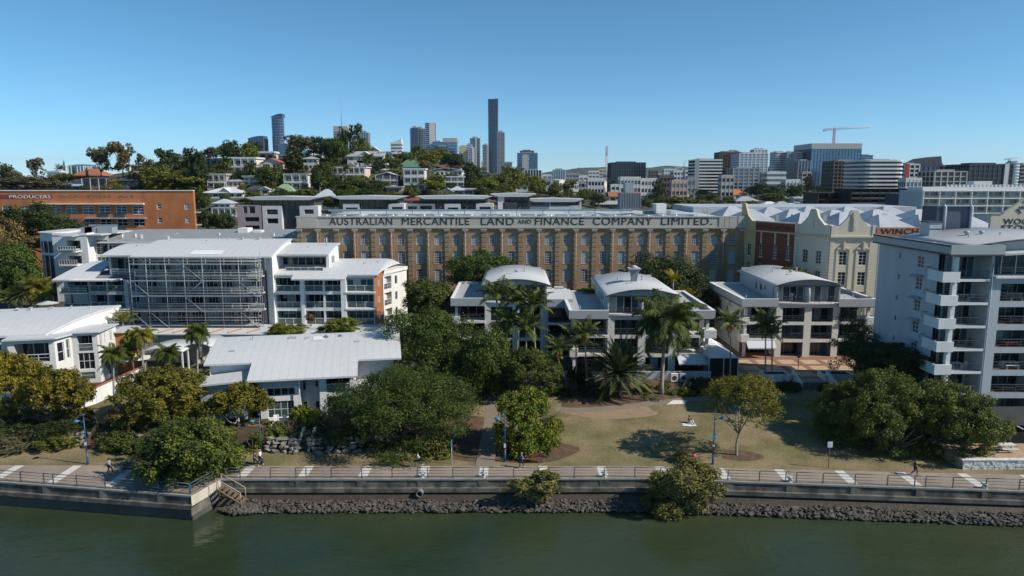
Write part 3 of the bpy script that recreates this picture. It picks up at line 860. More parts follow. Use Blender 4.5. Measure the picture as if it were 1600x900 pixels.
def pipe_vents(root, pts, mat=FASCIA, name='roof_vent'):
    """small flues and whirly vents on a roof: (x, y, z, r, h, kind)"""
    for x, y, z, r, h, kind in pts:
        b = MB(mat)
        if kind == 'turbine': b.lathe([(r*.5,-.2),(r*.5,h*.45),(r,h*.55),(r*1.05,h*.75),(r*.6,h),(.02,h*1.03)], (x,y,z), 10)
        elif kind == 'box': b.box(x-r, x+r, y-r*.7, y+r*.7, z-.2, z+h)
        else: b.tube((x,y,z-.2),(x,y,z+h), r, n=8); b.tube((x,y,z+h),(x,y,z+h+.08), r*1.5, n=8)
        b.build(name, root)

# ---- the three-storey pavilions with a vaulted penthouse, seen three times
def pavilion(label, cx, Y, G, left=True, right=True, chimney=False, ground_open=False, wing_l=5.3, wing_r=5.0, seed=0, blinds=True, wl=.0):
    root = thing('apartment_house', label, 'apartment building', (Xat(cx, Y, 8), Y, G), 0, None)
    H = 2.85; C = 5.1; DEP = 19.0; f = [0, H, 2*H, 3*H]
    cen = CREAMW
    # centre block
    ops = []
    for k in range(3):
        z0 = f[k]+ (.12 if k else .05); z1 = f[k+1]-.42
        for xa, xb in ((-C+1.0,-.55),(.62,C-1.05)): ops.append((xa, xb, z0, z1))
    b = MB(cen); b.wall(-C, C, -.6, f[3]+.25, ops, reveal=False)
    T90 = TR(C, 0, 0, R(90)); b.T = T90; b.wall(0, DEP, -.6, f[3]+.44, [], .2); b.T = TR(-C, DEP, 0, R(-90)); b.wall(0, DEP, -.6, f[3]+.44, [], .2); b.T = None
    b.poly([(C,DEP,-.6),(-C,DEP,-.6),(-C,DEP,f[3]+.44),(C,DEP,f[3]+.44)])
    b.build('wall', root)
    for k in range(3):
        for j, (xa, xb) in enumerate(((-C+1.0,-.55),(.62,C-1.05))):
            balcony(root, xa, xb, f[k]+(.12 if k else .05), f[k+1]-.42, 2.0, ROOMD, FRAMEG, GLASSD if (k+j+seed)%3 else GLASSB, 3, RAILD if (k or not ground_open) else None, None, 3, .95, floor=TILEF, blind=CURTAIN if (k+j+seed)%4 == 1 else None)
    # penthouse terrace with curved front slab, glazing and dividing fin
    s = MB(cen)
    n = 14; out = [(-C+2*C*k/n, -.55*4*(k/n)*(1-k/n)) for k in range(n+1)]
    s.prism([(-C,1.9)] + out + [(C,1.9)], 'z', f[3]+.252, f[3]+.45); s.build('terrace_slab', root)
    e = f[3]+.45
    for sgn in (-1, 1):
        xa, xb = (-C+.30, -.30) if sgn < 0 else (.30, C-.30)
        d = MB(FRAMEW)
        for k in range(5): x = xa+(xb-xa)*k/4; d.box(x-.045, x+.045, 1.5, 1.6, e, e+2.35)
        d.box(xa-.04, xb+.04, 1.49, 1.61, e+2.35, e+2.5)
        for k in range(4):
            x0, x1 = xa+(xb-xa)*k/4+.045, xa+(xb-xa)*(k+1)/4-.045
            d.mat(CURTAIN if (k == 0 and sgn < 0) or (seed == 2 and sgn > 0 and k in (0,2)) else (GLASSB if k % 2 else GLASSD)); d.poly([(x0,1.56,e),(x1,1.56,e),(x1,1.56,e+2.35),(x0,1.56,e+2.35)])
        d.build('sliding_door', root)
        r = MB(RAILD)
        for k in range(n+1):
            x = -C+2*C*k/n; yy = out[k][1]+.10
            if xa <= x <= xb: r.box(x-.02, x+.02, yy-.02, yy+.02, e, e+.98)
        pts = [(x, y+.10, e+.98) for x, y in out if xa-.3 <= x <= xb+.3]
        for p, q in zip(pts, pts[1:]):
            r.tube(p, q, .035, n=5); r.tube((p[0],p[1],e+.5), (q[0],q[1],e+.5), .015, n=4); r.tube((p[0],p[1],e+.12), (q[0],q[1],e+.12), .015, n=4)
        r.build('railing', root)
    w = MB(WALLW); w.prism([(-.35,e),(1.5,e),(1.5,e+2.5),(.35,e+2.5),(-.1,e+2.2),(-.3,e+1.4)], 'x', -.11, .11); w.build('dividing_fin', root)
    w = MB(WALLG); w.box(-C, C, 1.62, 1.9, e, e+2.55)
    n = 16
    w.prism([(-C-.05, e+2.55)] + [(-C+2*C*k/n, e+2.7+1.0*4*(k/n)*(1-k/n)) for k in range(n+1)] + [(C+.05, e+2.55)], 'y', .5, .8)
    w.box(-C, -C+.2, .2, DEP, e, e+2.75); w.box(C-.2, C, .2, DEP, e, e+2.75); w.box(-C+.2, C-.2, DEP-.2, DEP-.01, e, e+3.4)
    for k, yy in enumerate((5.5, 7.2, 9.8)):
        w.mat(GLASSD); w.box(-C-.02, -C+.1, yy, yy+(.5 if k != 1 else .9), e+1.2-.25*k, e+2.0)
    w.mat(TRIMD); w.box(-C-.35, C+.35, .3, .44, e+2.56, e+2.68)
    w.build('penthouse_wall', root)
    v = MB(ROOFWY); v.vault(-C-.55, C+.55, -.35, DEP+.2, e+2.80, 1.02, 'x', .16, 20); vo = v.build('vaulted_roof', root)
    v = MB(TRIMD); v.vault(-C-.57, C+.57, -.40, -.345, e+2.74, 1.02, 'x', .16, 20); v.build('gutter', vo)
    pipe_vents(root, [(.2,8.5,e+3.75,.35,.5,'turbine'),(1.6,9.6,e+3.72,.12,.7,'pipe'),(-2.2,10.5,e+3.5,.10,.5,'pipe'),(-1.0,6.0,e+3.7,.5,.14,'box')])
    if chimney:
        b = MB(M('chimney_metal', (.16,.19,.22), rough=.4)); b.prism([(-.35,0),(.35,0),(.55,1.6),(.95,2.4),(-.95,2.4),(-.55,1.6)], 'y', 7.6, 8.4); b.T = None
        b.mat(FASCIA); b.box(-.95,.95,7.0,9.0,2.4,2.55); b.lathe([(.7,2.55),(.45,2.8),(.1,3.0)], (0,8,0), 8)
        o = b.build('chimney', root); o.location = (0,0,e+3.4)
    # wings
    for sgn, on, W in ((-1, left, wing_l), (1, right, wing_r)):
        if not on: continue
        x0, x1 = (-C-W, -C-.01) if sgn < 0 else (C+.01, C+W)
        ztop = 2*H+2.85+.1
        xo = x0 if sgn < 0 else x1                       # outer edge
        w = MB(CREAMW)
        # side wall, back wall
        st = 3.0                                         # balconies wrap the outer corner
        if sgn < 0: w.T = TR(x0+.6, DEP-1, 0, R(-90)); L = DEP-1-st
        else: w.T = TR(x1-.6, st, 0, R(90)); L = DEP-1-st
        wo = []
        for k in range(3):
            for q in (3.0, 8.0):
                wo.append((q, q+(.7 if q < 5 else 1.2), f[k]+1.0, f[k]+2.2))
        w.wall(0, L, -.6, ztop, wo, .2); w.T = None
        w.poly([(x0+.6,DEP-1,-.6),(x0+.6,DEP-1,ztop),(x1-.6 if sgn > 0 else x1,DEP-1,ztop),(x1-.6 if sgn > 0 else x1,DEP-1,-.6)])
        w.build('wing_wall', root)
        TW = TR(x0+.6, DEP-1, 0, R(-90)) if sgn < 0 else TR(x1-.6, st, 0, R(90))
        for a, c, z0, z1 in wo:
            o = window(root, 0,0,0, c-a, z1-z0, 2, 1, FRAMEW, GLASSD); o.matrix_local = TW @ Matrix.Translation((a, .12, z0))
        for k in range(3):
            s = MB(CREAMW)
            if k: s.box(x0, x1, -.3 if k else 0, st+.5, f[k]-.24, f[k]+.12)
            # recess: back wall with doors
            s.mat(ROOMD); s.box(x0+.6, x1, st+.0, st+.15, f[k]+.12, f[k+1]-.24)
            so = s.build('balcony', root)
            d = MB(FRAMEG)
            xa, xb = (x0+.7, x1-.15) if sgn < 0 else (x0+.15, x1-.7)
            for q in range(4): x = xa+(xb-xa)*q/3; d.box(x-.04, x+.04, st-.06, st-.002, f[k]+.12, f[k]+2.4)
            for q in range(3):
                xx0, xx1 = xa+(xb-xa)*q/3+.04, xa+(xb-xa)*(q+1)/3-.04
                d.mat(CURTAIN if (q == 0 and k == 2 and seed != 1) else GLASSD); d.poly([(xx0,st-.03,f[k]+.12),(xx1,st-.03,f[k]+.12),(xx1,st-.03,f[k]+2.4),(xx0,st-.03,f[k]+2.4)])
            d.build('sliding_door', so)
            if k:
                r = MB(RAILD); z = f[k]+.12
                for zz in (.18,.40,.62): r.box(x0+.6, x1-.6, -.215, -.185, z+zz, z+zz+.025)
                r.box(x0+.6, x1-.6, -.24, -.16, z+.93, z+.99)
                for q in range(4): x = x0+.7+(x1-x0-1.5)*q/3; r.box(x-.02, x+.02, -.22, -.18, z, z+.93)
                r.build('railing', so)
                # solid parapet box on the outer corner
                p = MB(WALLW if sgn > 0 else CREAMW)
                if sgn < 0: p.box(x0-.35, x0+.9, -.45, 1.6, f[k]-.3, f[k]+.92)
                else: p.box(x1-.9, x1+.95, -.45, 1.6, f[k]-.3, f[k]+.92)
                p.build('balcony_parapet', so)
        # column
        p = MB(WALLW); xc = x0+.35 if sgn < 0 else x1-.35
        p.box(xc-.22, xc+.22, -.10, .34, -.6, ztop-.2); p.build('column', root)
        # fascia and roof deck with parapet
        zf = ztop
        r = MB(FASCIA); r.box(x0-.55, x1+(.0 if sgn < 0 else .55), -.75, -.55, zf-.35, zf+1.0)
        if sgn < 0: r.box(x0-.55, x0-.3, -.549, DEP-.6, zf-.35, zf+1.0)
        else: r.box(x1+.3, x1+.55, -.549, DEP-.6, zf-.35, zf+1.0)
        r.mat(WALLW)
        if sgn < 0: r.box(x0-.56, x0-.05, -.76, DEP-.5, zf+1.002, zf+1.06); r.box(x0-.04, x1, -.76, -.40, zf+1.002, zf+1.05); r.box(x0-.3, x1, DEP-1.2, DEP-.5, zf+.0, zf+1.05)
        else: r.box(x1+.05, x1+.56, -.76, DEP-.5, zf+1.002, zf+1.06); r.box(x0, x1+.04, -.76, -.40, zf+1.002, zf+1.05); r.box(x0, x1+.3, DEP-1.2, DEP-.5, zf+.0, zf+1.05)
        r.mat(TRIMD)
        if sgn < 0: r.box(x0-.57, x0-.552, -.5, DEP-.6, zf-.35, zf-.15)
        r.box(x0-.5, x1-.02 if sgn < 0 else x1+.5, -.762, -.751, zf-.35, zf-.22)
        r.box(x0-.45, x1+(.0 if sgn < 0 else .45), -.54, DEP-1, zf-.30, zf-.05)
        r.build('fascia', root)
        r = MB(ROOFG); r.poly([(x0-.3,-.5,zf+.35),(x1+(.0 if sgn < 0 else .3),-.5,zf+.35),(x1+(.0 if sgn < 0 else .3),DEP-1.2,zf+.75),(x0-.3,DEP-1.2,zf+.75)])
        r.build('roof_deck', root)
        pipe_vents(root, [((x0+x1)/2-.9*sgn, 2.0, zf+.42, .08, .45, 'pipe'), ((x0+x1)/2+1.2*sgn, 3.5, zf+.5, .08, .4, 'pipe')])
    return root

PB = pavilion('white pavilion apartment house with a metal chimney on its vaulted roof, behind the tallest palm', 1003, 103, 1.5, chimney=True, seed=0)
PA = pavilion('white vaulted apartment house half hidden behind the clump of palms', 806, 114, 1.5, right=False, wing_l=5.0, seed=1)
PC = pavilion('cream vaulted apartment house facing the orange paved forecourt', 1262, 112, 1.7, ground_open=True, seed=2)
# low link between the first two houses
x0, x1 = Xat(855,113,8), Xat(893,113,8)
root = thing('link_building', 'low dark recessed link building between the two palm-fronted vaulted apartment houses', 'apartment building', (x0, 112.5, 1.5))
L = x1-x0; b = MB(CREAMW)
b.wall(0, L, -.5, 8.7, [(.15,L-.15,.1,2.5),(.15,L-.15,3.0,5.4),(.15,L-.15,5.8,8.2)], reveal=False); b.build('wall', root); b = MB(CREAMW); b.box(-.01,L,8,8.2,-.5,8.7); b.build('rear_wall', root)
for k, z in enumerate((.1,3.0,5.8)): balcony(root, .15, L-.15, z, z+2.4, 2.4, ROOMD, FRAMED, GLASSD, 3, RAILD, None, 3, .9)
b = MB(FASCIA); b.box(-.1,L+.1,-.5,-.3,8.5,9.7); b.box(-.1,L+.1,-.29,14,8.701,8.8); b.build('fascia', root)
b = MB(ROOFWY); b.poly([(-.1,-.5,9.72),(L+.1,-.5,9.72),(L+.1,6,10.4),(-.1,6,10.4)]); b.poly([(-.1,6.2,9.3),(L+.1,6.2,9.3),(L+.1,13,9.5),(-.1,13,9.5)]); b.build('roof', root)
b = MB(GREYP); b.box(L*.4,L*.8,7.5,9.5,9.3,10.4); b.box(L*.1,L*.3,8.5,9.6,9.3,10.2); b.build('air_conditioner', root)

# terrace wall, marquee, awnings by the middle house
def wallseg(label, pts, z0, z1, t, mat, cap=None, cat='wall', name='garden_wall'):
    b = MB(mat)
    for (xa,ya),(xb,yb) in zip(pts, pts[1:]):
        d = Vector((xb-xa, yb-ya)); d.normalize(); n = Vector((-d.y, d.x))*t/2
        b.prism([(xa-n.x,ya-n.y),(xb-n.x,yb-n.y),(xb+n.x,yb+n.y),(xa+n.x,ya+n.y)], 'z', z0, z1)
    o = b.build(name)
    if cap:
        c = MB(cap)
        for (xa,ya),(xb,yb) in zip(pts, pts[1:]):
            d = Vector((xb-xa, yb-ya)); d.normalize(); n = Vector((-d.y, d.x))*(t/2+.06)
            c.prism([(xa-n.x,ya-n.y),(xb-n.x,yb-n.y),(xb+n.x,yb+n.y),(xa+n.x,ya+n.y)], 'z', z1+.003, z1+.10)
        c.build('coping', o)
    return tag(o, label, cat)
wallseg('grey garden wall under the middle vaulted house, behind the date palm', [(Xat(882,99.5,1.5),99.5),(Xat(1110,99.5,1.5),99.5)], .8, 2.7, .25, WALLG)
root = thing('marquee', 'white marquee tent with black side walls between the vaulted houses', 'marquee', (Xat(1128,101,3), 100.5, 1.5))
m = M('marquee_fabric', (.72,.73,.74), var=.05, rough=.7)
b = MB(m); b.prism([(-2.1,2.9),(2.3,2.9),(-.2,4.3),(-1.4,4.2)], 'y', 0, 9.5); b.build('canopy', root)
b = MB(M('black_curtain', (.015,.016,.018), var=.2)); b.box(-2.05,2.25,.1,.16,0,2.89); b.box(2.15,2.2,.17,9.4,0,2.89); b.build('side_curtain', root)
b = MB(FRAMEW)
for x in (-2.05,.1,2.2): b.box(x-.05,x+.05,.0,.09,0,2.9)
b.build('pole', root)
def awning(label, px, Y, z, w, proj, mat, parent):
    b = MB(mat); b.sheet(lambda u,v: (-w/2+w*u, -.05-proj*v, -.9*v), 6, 3); b.poly([(-w/2,-.05-proj,-.9),(w/2,-.05-proj,-.9),(w/2,-.05-proj,-1.1),(-w/2,-.05-proj,-1.1)])
    return b.build('awning', parent, (px, Y, z))
aw = M('awning_canvas', (.52,.55,.60), var=.06)
awning('', 7.6, -.3, 2.75, 4.6, 1.3, aw, PB); awning('', -7.6, -.3, 2.75, 4.6, 1.1, aw, PC)

# paved forecourt with planters and steps
PAVS = M('sand_paving', (.43,.315,.21), var=.14, sc=.5); PAVR = M('brick_paving', (.25,.13,.085), var=.18, sc=.7)
x0, x1 = Xat(1106,106,2), Xat(1352,106,2)
b = MB(PAVR); b.box(x0, x1, 99.0, 131, .8, 1.72)
b.mat(PAVS)
for i in range(7):
    xa = x0+1.4+i*3.55
    for yy in (100.2, 103.6, 107.4): b.poly([(xa,yy,1.726),(xa+2.6,yy,1.726),(xa+2.6,yy+2.6,1.726),(xa,yy+2.6,1.726)])
struct(b.build('forecourt'))
b = MB(CONC)
xs0 = Xat(1268,98,1)
root = thing('entry_steps', 'broad shaded steps rising to the orange paved forecourt', 'stairs', (xs0, 95.8, 1.4))
for k in range(6): b.box(-2.2, 2.2, k*.5, 3.19, -.4+k*.12, -.28+k*.12)
b.build('steps', root)
for s in (-1,1): c = MB(WALLW); c.prism([(-.3,-.5),(3.19,-.5),(3.19,1.6),(2.6,1.6),(-.3,.7)], 'x', s*2.45-.16, s*2.45+.16); c.build('side_wall', root)
for i, (xa, xb, lab) in enumerate(((1192,1232,'white raised planter left of the forecourt steps'),(1284,1330,'white raised planter right of the forecourt steps'))):
    a, c = Xat(xa,99,2), Xat(xb,99,2); root = thing('planter', lab, 'planter', (a, 98.2, 1.3))
    b = MB(WALLW); w = c-a; b.box(0,w,0,.2,-.6,1.25); b.box(0,w,2.2,2.4,-.6,1.25); b.box(0,.2,.201,2.199,-.6,1.25); b.box(w-.2,w,.201,2.199,-.6,1.25); b.build('planter_box', root)
    b = MB(SOIL); b.box(.2,w-.2,.2,2.2,.2,1.08); b.build('soil', root)
root = thing('flood_lamp', 'slim forecourt lamp with a small black head', 'lamp', (Xat(1247,104,2), 104, 1.72)); b = MB(RAILD); b.tube((0,0,0),(0,0,2.2),.05); b.build('pole', root)
b = MB(RAILD); b.lathe([(.05,0),(.25,-.15),(.3,-.35),(.02,-.4)], (.0,0,2.3), 8); b.build('lamp_head', root)

# ---- tall tower block on the right edge
TX, TY = 50.2, 80.0
WALLB = M('tower_render', (.39,.43,.46), var=.12, sc=.6, streak=True)
tw = thing('tower_block', 'tall pale blue-grey apartment tower with stacked balconies at the right edge', 'apartment building', (TX, TY, 0))
FH = 2.72; NF = 7; fz = [2.6+FH*k for k in range(NF+1)]
WD = 26.0; DEP = 16.0; RX0, RX1 = .35, 4.75
ops = [(5.95,10.5,.2,2.6),(12.2,17.2,.2,2.6),(18.9,23.5,.2,2.6)]
for k in range(NF-1): ops.append((5.95, 10.5, fz[k]+.15, fz[k]+2.2)); ops.append((12.2, 17.2, fz[k]+.15, fz[k]+2.2)); ops.append((18.9, 23.5, fz[k]+.15, fz[k]+2.2))
b = MB(WALLB); b.wall(4.95, WD, -.5, fz[NF-1]+.15, ops, reveal=False)
b.T = TR(0, DEP, 0, R(-90))
so = []
for k in range(NF):
    so.append((5.0, 5.5, fz[k]+1.15, fz[k]+1.95)); so.append((9.2, 10.6, fz[k]+.55, fz[k]+2.05))
b.wall(0, DEP-2.4, -.5, fz[NF]+.6, so, .18)
b.T = TR(WD, 0, 0, R(90)); b.wall(0, DEP, -.5, fz[NF]+.6, [], .2); b.T = None
b.poly([(WD,DEP,-.5),(0,DEP,-.5),(0,DEP,fz[NF]+.6),(WD,DEP,fz[NF]+.6)])
b.box(4.6, 4.95, .001, 3.0, -.5, fz[NF]+.1)
b.build('wall', tw)
TW = TR(0, DEP, 0, R(-90))
for a, c, z0, z1 in so:
    o = window(tw, 0,0,0, c-a, z1-z0, 2 if c-a > 1 else 1, 3 if c-a > 1 else 1, FRAMEW, GLASSB if c-a > 1 else GLASSD); o.matrix_local = TW @ Matrix.Translation((a, .08, z0))
    if c-a > 1 and z0 < fz[NF-1]:
        h = MB(FASCIA); h.sheet(lambda u,v: (-.25+(c-a+.5)*u, -.75*v, .42-.22*v*v), 3, 4); h.sheet(lambda u,v: (-.25+(c-a+.5)*u, -.75*v, .36-.22*v*v), 3, 4)
        h.build('window_hood', o, (0,-.1,z1-z0))
for k in range(NF-1):
    for j, (xa, xb) in enumerate(((5.95,10.5),(12.2,17.2),(18.9,23.5))):
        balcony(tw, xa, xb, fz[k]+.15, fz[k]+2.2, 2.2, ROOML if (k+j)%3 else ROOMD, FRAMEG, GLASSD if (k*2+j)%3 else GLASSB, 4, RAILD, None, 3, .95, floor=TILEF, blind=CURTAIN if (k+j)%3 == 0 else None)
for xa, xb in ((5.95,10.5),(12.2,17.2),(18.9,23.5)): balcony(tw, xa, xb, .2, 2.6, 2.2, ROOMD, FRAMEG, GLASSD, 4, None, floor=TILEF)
b = MB(ROOMD); b.box(.9,4.6,2.4,2.6,-.5,fz[0]-.3); b.mat(GLASSD); b.box(1.2,4.3,2.3,2.398,.2,2.4); b.build('entrance', tw)
# corner balconies with white parapet boxes
for k in range(NF):
    s = MB(WALLB); s.box(-.05, 4.9, -.06, 3.4, fz[k]-.28, fz[k]+.0)
    s.mat(WALLW); s.box(.9, 4.55, -.12, -.062, fz[k]-.27, fz[k]+.02)
    s.mat(ROOML); s.box(.9, 4.9, 2.6, 2.7, fz[k], fz[k+1]-.28); s.box(4.5, 4.598, .1, 2.599, fz[k], fz[k+1]-.28)
    so_ = s.build('balcony', tw)
    d = MB(FRAMEG)
    for q in range(5): x = 1.0+3.2*q/4; d.box(x-.04, x+.04, 2.52, 2.598, fz[k], fz[k]+2.3)
    for q in range(4): d.mat(GLASSB if (q+k)%3 == 0 else GLASSD); d.poly([(1.04+.8*q,2.57,fz[k]),(1.76+.8*q,2.57,fz[k]),(1.76+.8*q,2.57,fz[k]+2.3),(1.04+.8*q,2.57,fz[k]+2.3)])
    d.mat(FRAMEG)
    for q in range(3): yy = 2.7+.0*q; 
    d.build('sliding_door', so_)
    e = MB(GLASSB); e.poly([(.9,2.6,fz[k]),(.9,4.6,fz[k]),(.9,4.6,fz[k]+2.3),(.9,2.6,fz[k]+2.3)]); e.mat(FRAMEG)
    for yy in (2.62,3.2,3.8): e.box(.86,.90,yy-.03,yy+.03,fz[k],fz[k]+2.3)
    e.build('side_window', so_)
    r = MB(RAILD); z = fz[k]
    for zz in (.25,.5,.72): r.box(.95, 4.5, -.015, .015, z+zz, z+zz+.02)
    r.box(.95, 4.5, -.03, .04, z+.92, z+.99)
    for q in range(4): r.box(1.6+q*.9, 1.63+q*.9, -.02, .02, z, z+.92)
    r.build('railing', so_)
    p = MB(WALLW if k < NF else WALLB); p.box(-1.05, .93, -.35, -.15, fz[k]-.32, fz[k]+.88); p.box(-1.05, -.87, -.149, 2.6, fz[k]-.32, fz[k]+.88); p.box(-.869,.3,-.149,3.0,fz[k]-.31,fz[k]-.1)
    po = p.build('balcony_parapet', so_)
    p = MB(RAILD); p.box(-1.0,-.93,-.2,3.3,fz[k]+1.05,fz[k]+1.10); p.box(-1.0,-.2,3.25,3.3,fz[k]+1.05,fz[k]+1.1)
    for yy in (-.1,1.2,2.5,3.2): p.box(-.98,-.95,yy,yy+.04,fz[k]+.4,fz[k]+1.05)
    p.build('top_rail', po)
p = MB(WALLW); p.box(.35,.85,-.05,.45,-.4,fz[NF]-.1); p.build('column', tw)
p = MB(M('downpipe_grey',(.33,.35,.37))); p.tube((4.80,-.08,0),(4.80,-.08,fz[NF-1]+1.8),.06); p.build('downpipe', tw)
# penthouse front on the right
zp = fz[NF-1]+.15
s = MB(WALLW); s.box(4.97, WD, -.5, 2.2, zp+.002, zp+.26); s.build('terrace_slab', tw)
s = MB(FRAMEW)
for q in range(13): x = 5.2+q*1.7; s.box(x-.05,x+.05,1.7,1.8,zp+.26,zp+2.6)
s.box(5.1,WD,1.69,1.81,zp+2.6,zp+2.75); s.mat(GLASSD); s.poly([(5.2,1.76,zp+.26),(WD,1.76,zp+.26),(WD,1.76,zp+2.6),(5.2,1.76,zp+2.6)]); s.build('sliding_door', tw)
s = MB(RAILD); s.box(5.0,WD,-.44,-.38,zp+1.2,zp+1.26)
for zz in (.5,.75,.98): s.box(5.0,WD,-.42,-.40,zp+zz,zp+zz+.02)
for q in range(14): s.box(5.1+q*1.6,5.14+q*1.6,-.43,-.39,zp+.26,zp+1.2)
s.build('railing', tw)
# low curved front roof and fascia
zf = fz[NF]
s = MB(FASCIA); s.box(-.75, 5.35, -.95, -.70, zf+.10, zf+1.25); s.box(-.75,-.50,-.699,DEP+.4,zf+.10,zf+1.25); s.box(5.10,5.35,-.699,3.0,zf+.10,zf+1.25)
s.mat(TRIMD); s.box(-.77,5.37,-.97,-.951,zf+.05,zf+.22); s.box(-.772,-.752,-.95,DEP+.4,zf+.05,zf+.25); s.box(-.772,-.752,-.95,DEP+.4,zf+1.05,zf+1.26)
s.box(-.45,5.05,-.69,3.0,zf+.02,zf+.12); s.build('fascia', tw)
s = MB(M('tower_deck',(.36,.38,.43),var=.1,sc=.5)); s.box(-.5,5.1,-.69,DEP+.3,zf+.55,zf+.70); s.build('roof_deck', tw)
s = MB(WALLG); s.vault(5.36, WD, -.8, 2.0, zf+.25, .35, 'x', .2, 16); s.build('front_awning_roof', tw)
s = MB(WALLG); s.box(5.2, WD, 2.01, DEP, zf, zf+1.0); s.prism([(5.2,zf+1.0)]+[(5.2+(WD-5.2)*k/16, zf+1.0+.9*4*(k/16)*(1-k/16)) for k in range(17)]+[(WD,zf+1.0)],'y',2.0,2.2); s.build('penthouse_wall', tw)
s = MB(ROOFG); s.vault(2.6, WD+.6, 1.2, DEP+.3, zf+.95, 1.15, 'x', .14, 22); so_ = s.build('vaulted_roof', tw)
s = MB(TRIMD); s.vault(2.58, WD+.62, 1.14, 1.19, zf+.89, 1.15, 'x', .16, 22); s.build('gutter', so_)
pipe_vents(tw, [(7.2,9.0,zf+1.6,.35,.6,'turbine'),(8.8,8.6,zf+1.75,.3,.5,'turbine'),(6.2,7.0,zf+1.5,.07,.35,'pipe'),(1.5,6.5,zf+.7,.5,.25,'box'),(.3,9.5,zf+.7,.1,.35,'pipe'),(9.5,6.2,zf+1.8,.07,.35,'pipe')])
# rooftop plant: lift overrun and louvred plant box
s = MB(WALLB); s.box(4.6,6.2,DEP-3.4,DEP-1.2,zf+.7,zf+3.0); s.mat(TRIMD); s.box(4.5,6.3,DEP-3.5,DEP-1.1,zf+3.0,zf+3.15); s.box(4.58,6.22,DEP-3.42,DEP-3.401,zf+2.1,zf+2.25); s.build('lift_overrun', tw)
LOUV = M('plant_louvre', (.085,.105,.145), var=.08, rib=('X',.28,.3,.45), rough=.5)
pl = thing('plant_room', 'dark louvred rooftop plant boxes with a rounded pale frame behind the right tower roof', 'plant room', (Xat(1462,97,24), 97, 0))
s = MB(M('plant_dark',(.05,.065,.095),var=.08,rough=.5)); s.box(0,.9,0,3.5,zf-4,zf+5.0); s.build('wall', pl)
s = MB(LOUV); s.box(1.15,4.6,.15,3.4,zf-4,zf+5.0); s.build('louvre_panel', pl)
s = MB(M('plant_frame',(.42,.47,.50),var=.06,rough=.5)); r_ = .22
pts = [(3.3,zf+1.0),(3.05,zf+1.3),(3.05,zf+4.9),(3.3,zf+5.25),(3.6,zf+5.3)]
s.path([(x,0,z) for x,z in [(1.1,zf+.4),(1.1,zf+4.9),(.8,zf+5.2)]],[r_]*3,8); s.path([(x,0,z) for x,z in [(4.5,zf+5.2),(4.75,zf+4.8),(4.75,zf+1.0),(4.4,zf+.5),(1.3,zf+.5)]],[r_]*5,8)
s.box(1.1,4.7,-.1,.1,zf+5.0,zf+5.15); s.build('frame', pl)
# pergola and entrance at the tower's foot
root = thing('pergola', 'dark shade roof with slats at the foot of the right tower', 'pergola', (50.6, 74.5, 1.02))
b = MB(M('shade_roof',(.03,.032,.035),var=.2)); b.poly([(0,0,2.4),(14,0,2.4),(14,4.5,3.1),(0,4.5,3.1)]); b.box(0,14,4.4,4.5,3.0,3.12); b.build('roof', root)
b = MB(RAILW)
for k in range(9): b.box(.5+1.5*k,.62+1.5*k,-.9,.3,2.25,2.35)
b.build('slat', root)
b = MB(RAILD)
for x in (.2,4.6,9.2,13.8): b.box(x-.06,x+.06,.1,.22,0,2.4)
b.build('post', root)
# ------------------------------------------------------------------ left: white house, long-roof house, scaffolded apartments
def opened(root, T, ops_balc, ops_win, x0, x1, z0, z1, wm, t=.22, nm='wall', fm=FRAMEW, gm=None, rm=RAILW, rg=RGLASS, depth=2.0, nd=3, lin=ROOML):
    b = MB(wm); b.T = T; b.wall(x0, x1, z0, z1, list(ops_balc), t, reveal=False)
    if ops_win:
        # reveals for the windows only
        for a, c, d, e in ops_win: pass
    w = MB(wm); w.T = T; w.wall(x0, x1, z0, z1, list(ops_balc)+list(ops_win), t, reveal=False)
    for a, c, d, e in ops_win:
        for q in ([(a,0,d),(a,t,d),(a,t,e),(a,0,e)], [(c,0,e),(c,t,e),(c,t,d),(c,0,d)], [(a,0,d),(c,0,d),(c,t,d),(a,t,d)], [(a,0,e),(a,t,e),(c,t,e),(c,0,e)]): w.poly(q)
    o = w.build(nm, root)
    for i, (a, c, d, e) in enumerate(ops_win):
        n = max(1, round((c-a)/.8)); q = window(root, 0,0,0, c-a, e-d, n, 2 if e-d > 1.7 else 1, fm, gm or (GLASST if i % 3 == 1 else GLASSD)); q.matrix_local = T @ Matrix.Translation((a, t*.55, d))
    for i, (a, c, d, e) in enumerate(ops_balc):
        balcony(root, a, c, d, e, depth, lin, fm, (GLASST if i % 2 else GLASSD), max(2, round((c-a)/1.4)), rm, rg, 2, 1.0, T=T, floor=TILEF, blind=CURTAIN if i % 3 == 2 else None)
    return o

# ---- house with the long white roof (turned about 11 degrees)
GB = 1.56
A = R(10.5)
hx, hy = Xat(404, 83, 4), 81.6
hs = thing('riverside_house', 'grey house with a long white curved metal roof among the trees above the promenade', 'house', (hx, hy, GB), A)
W = 12.6
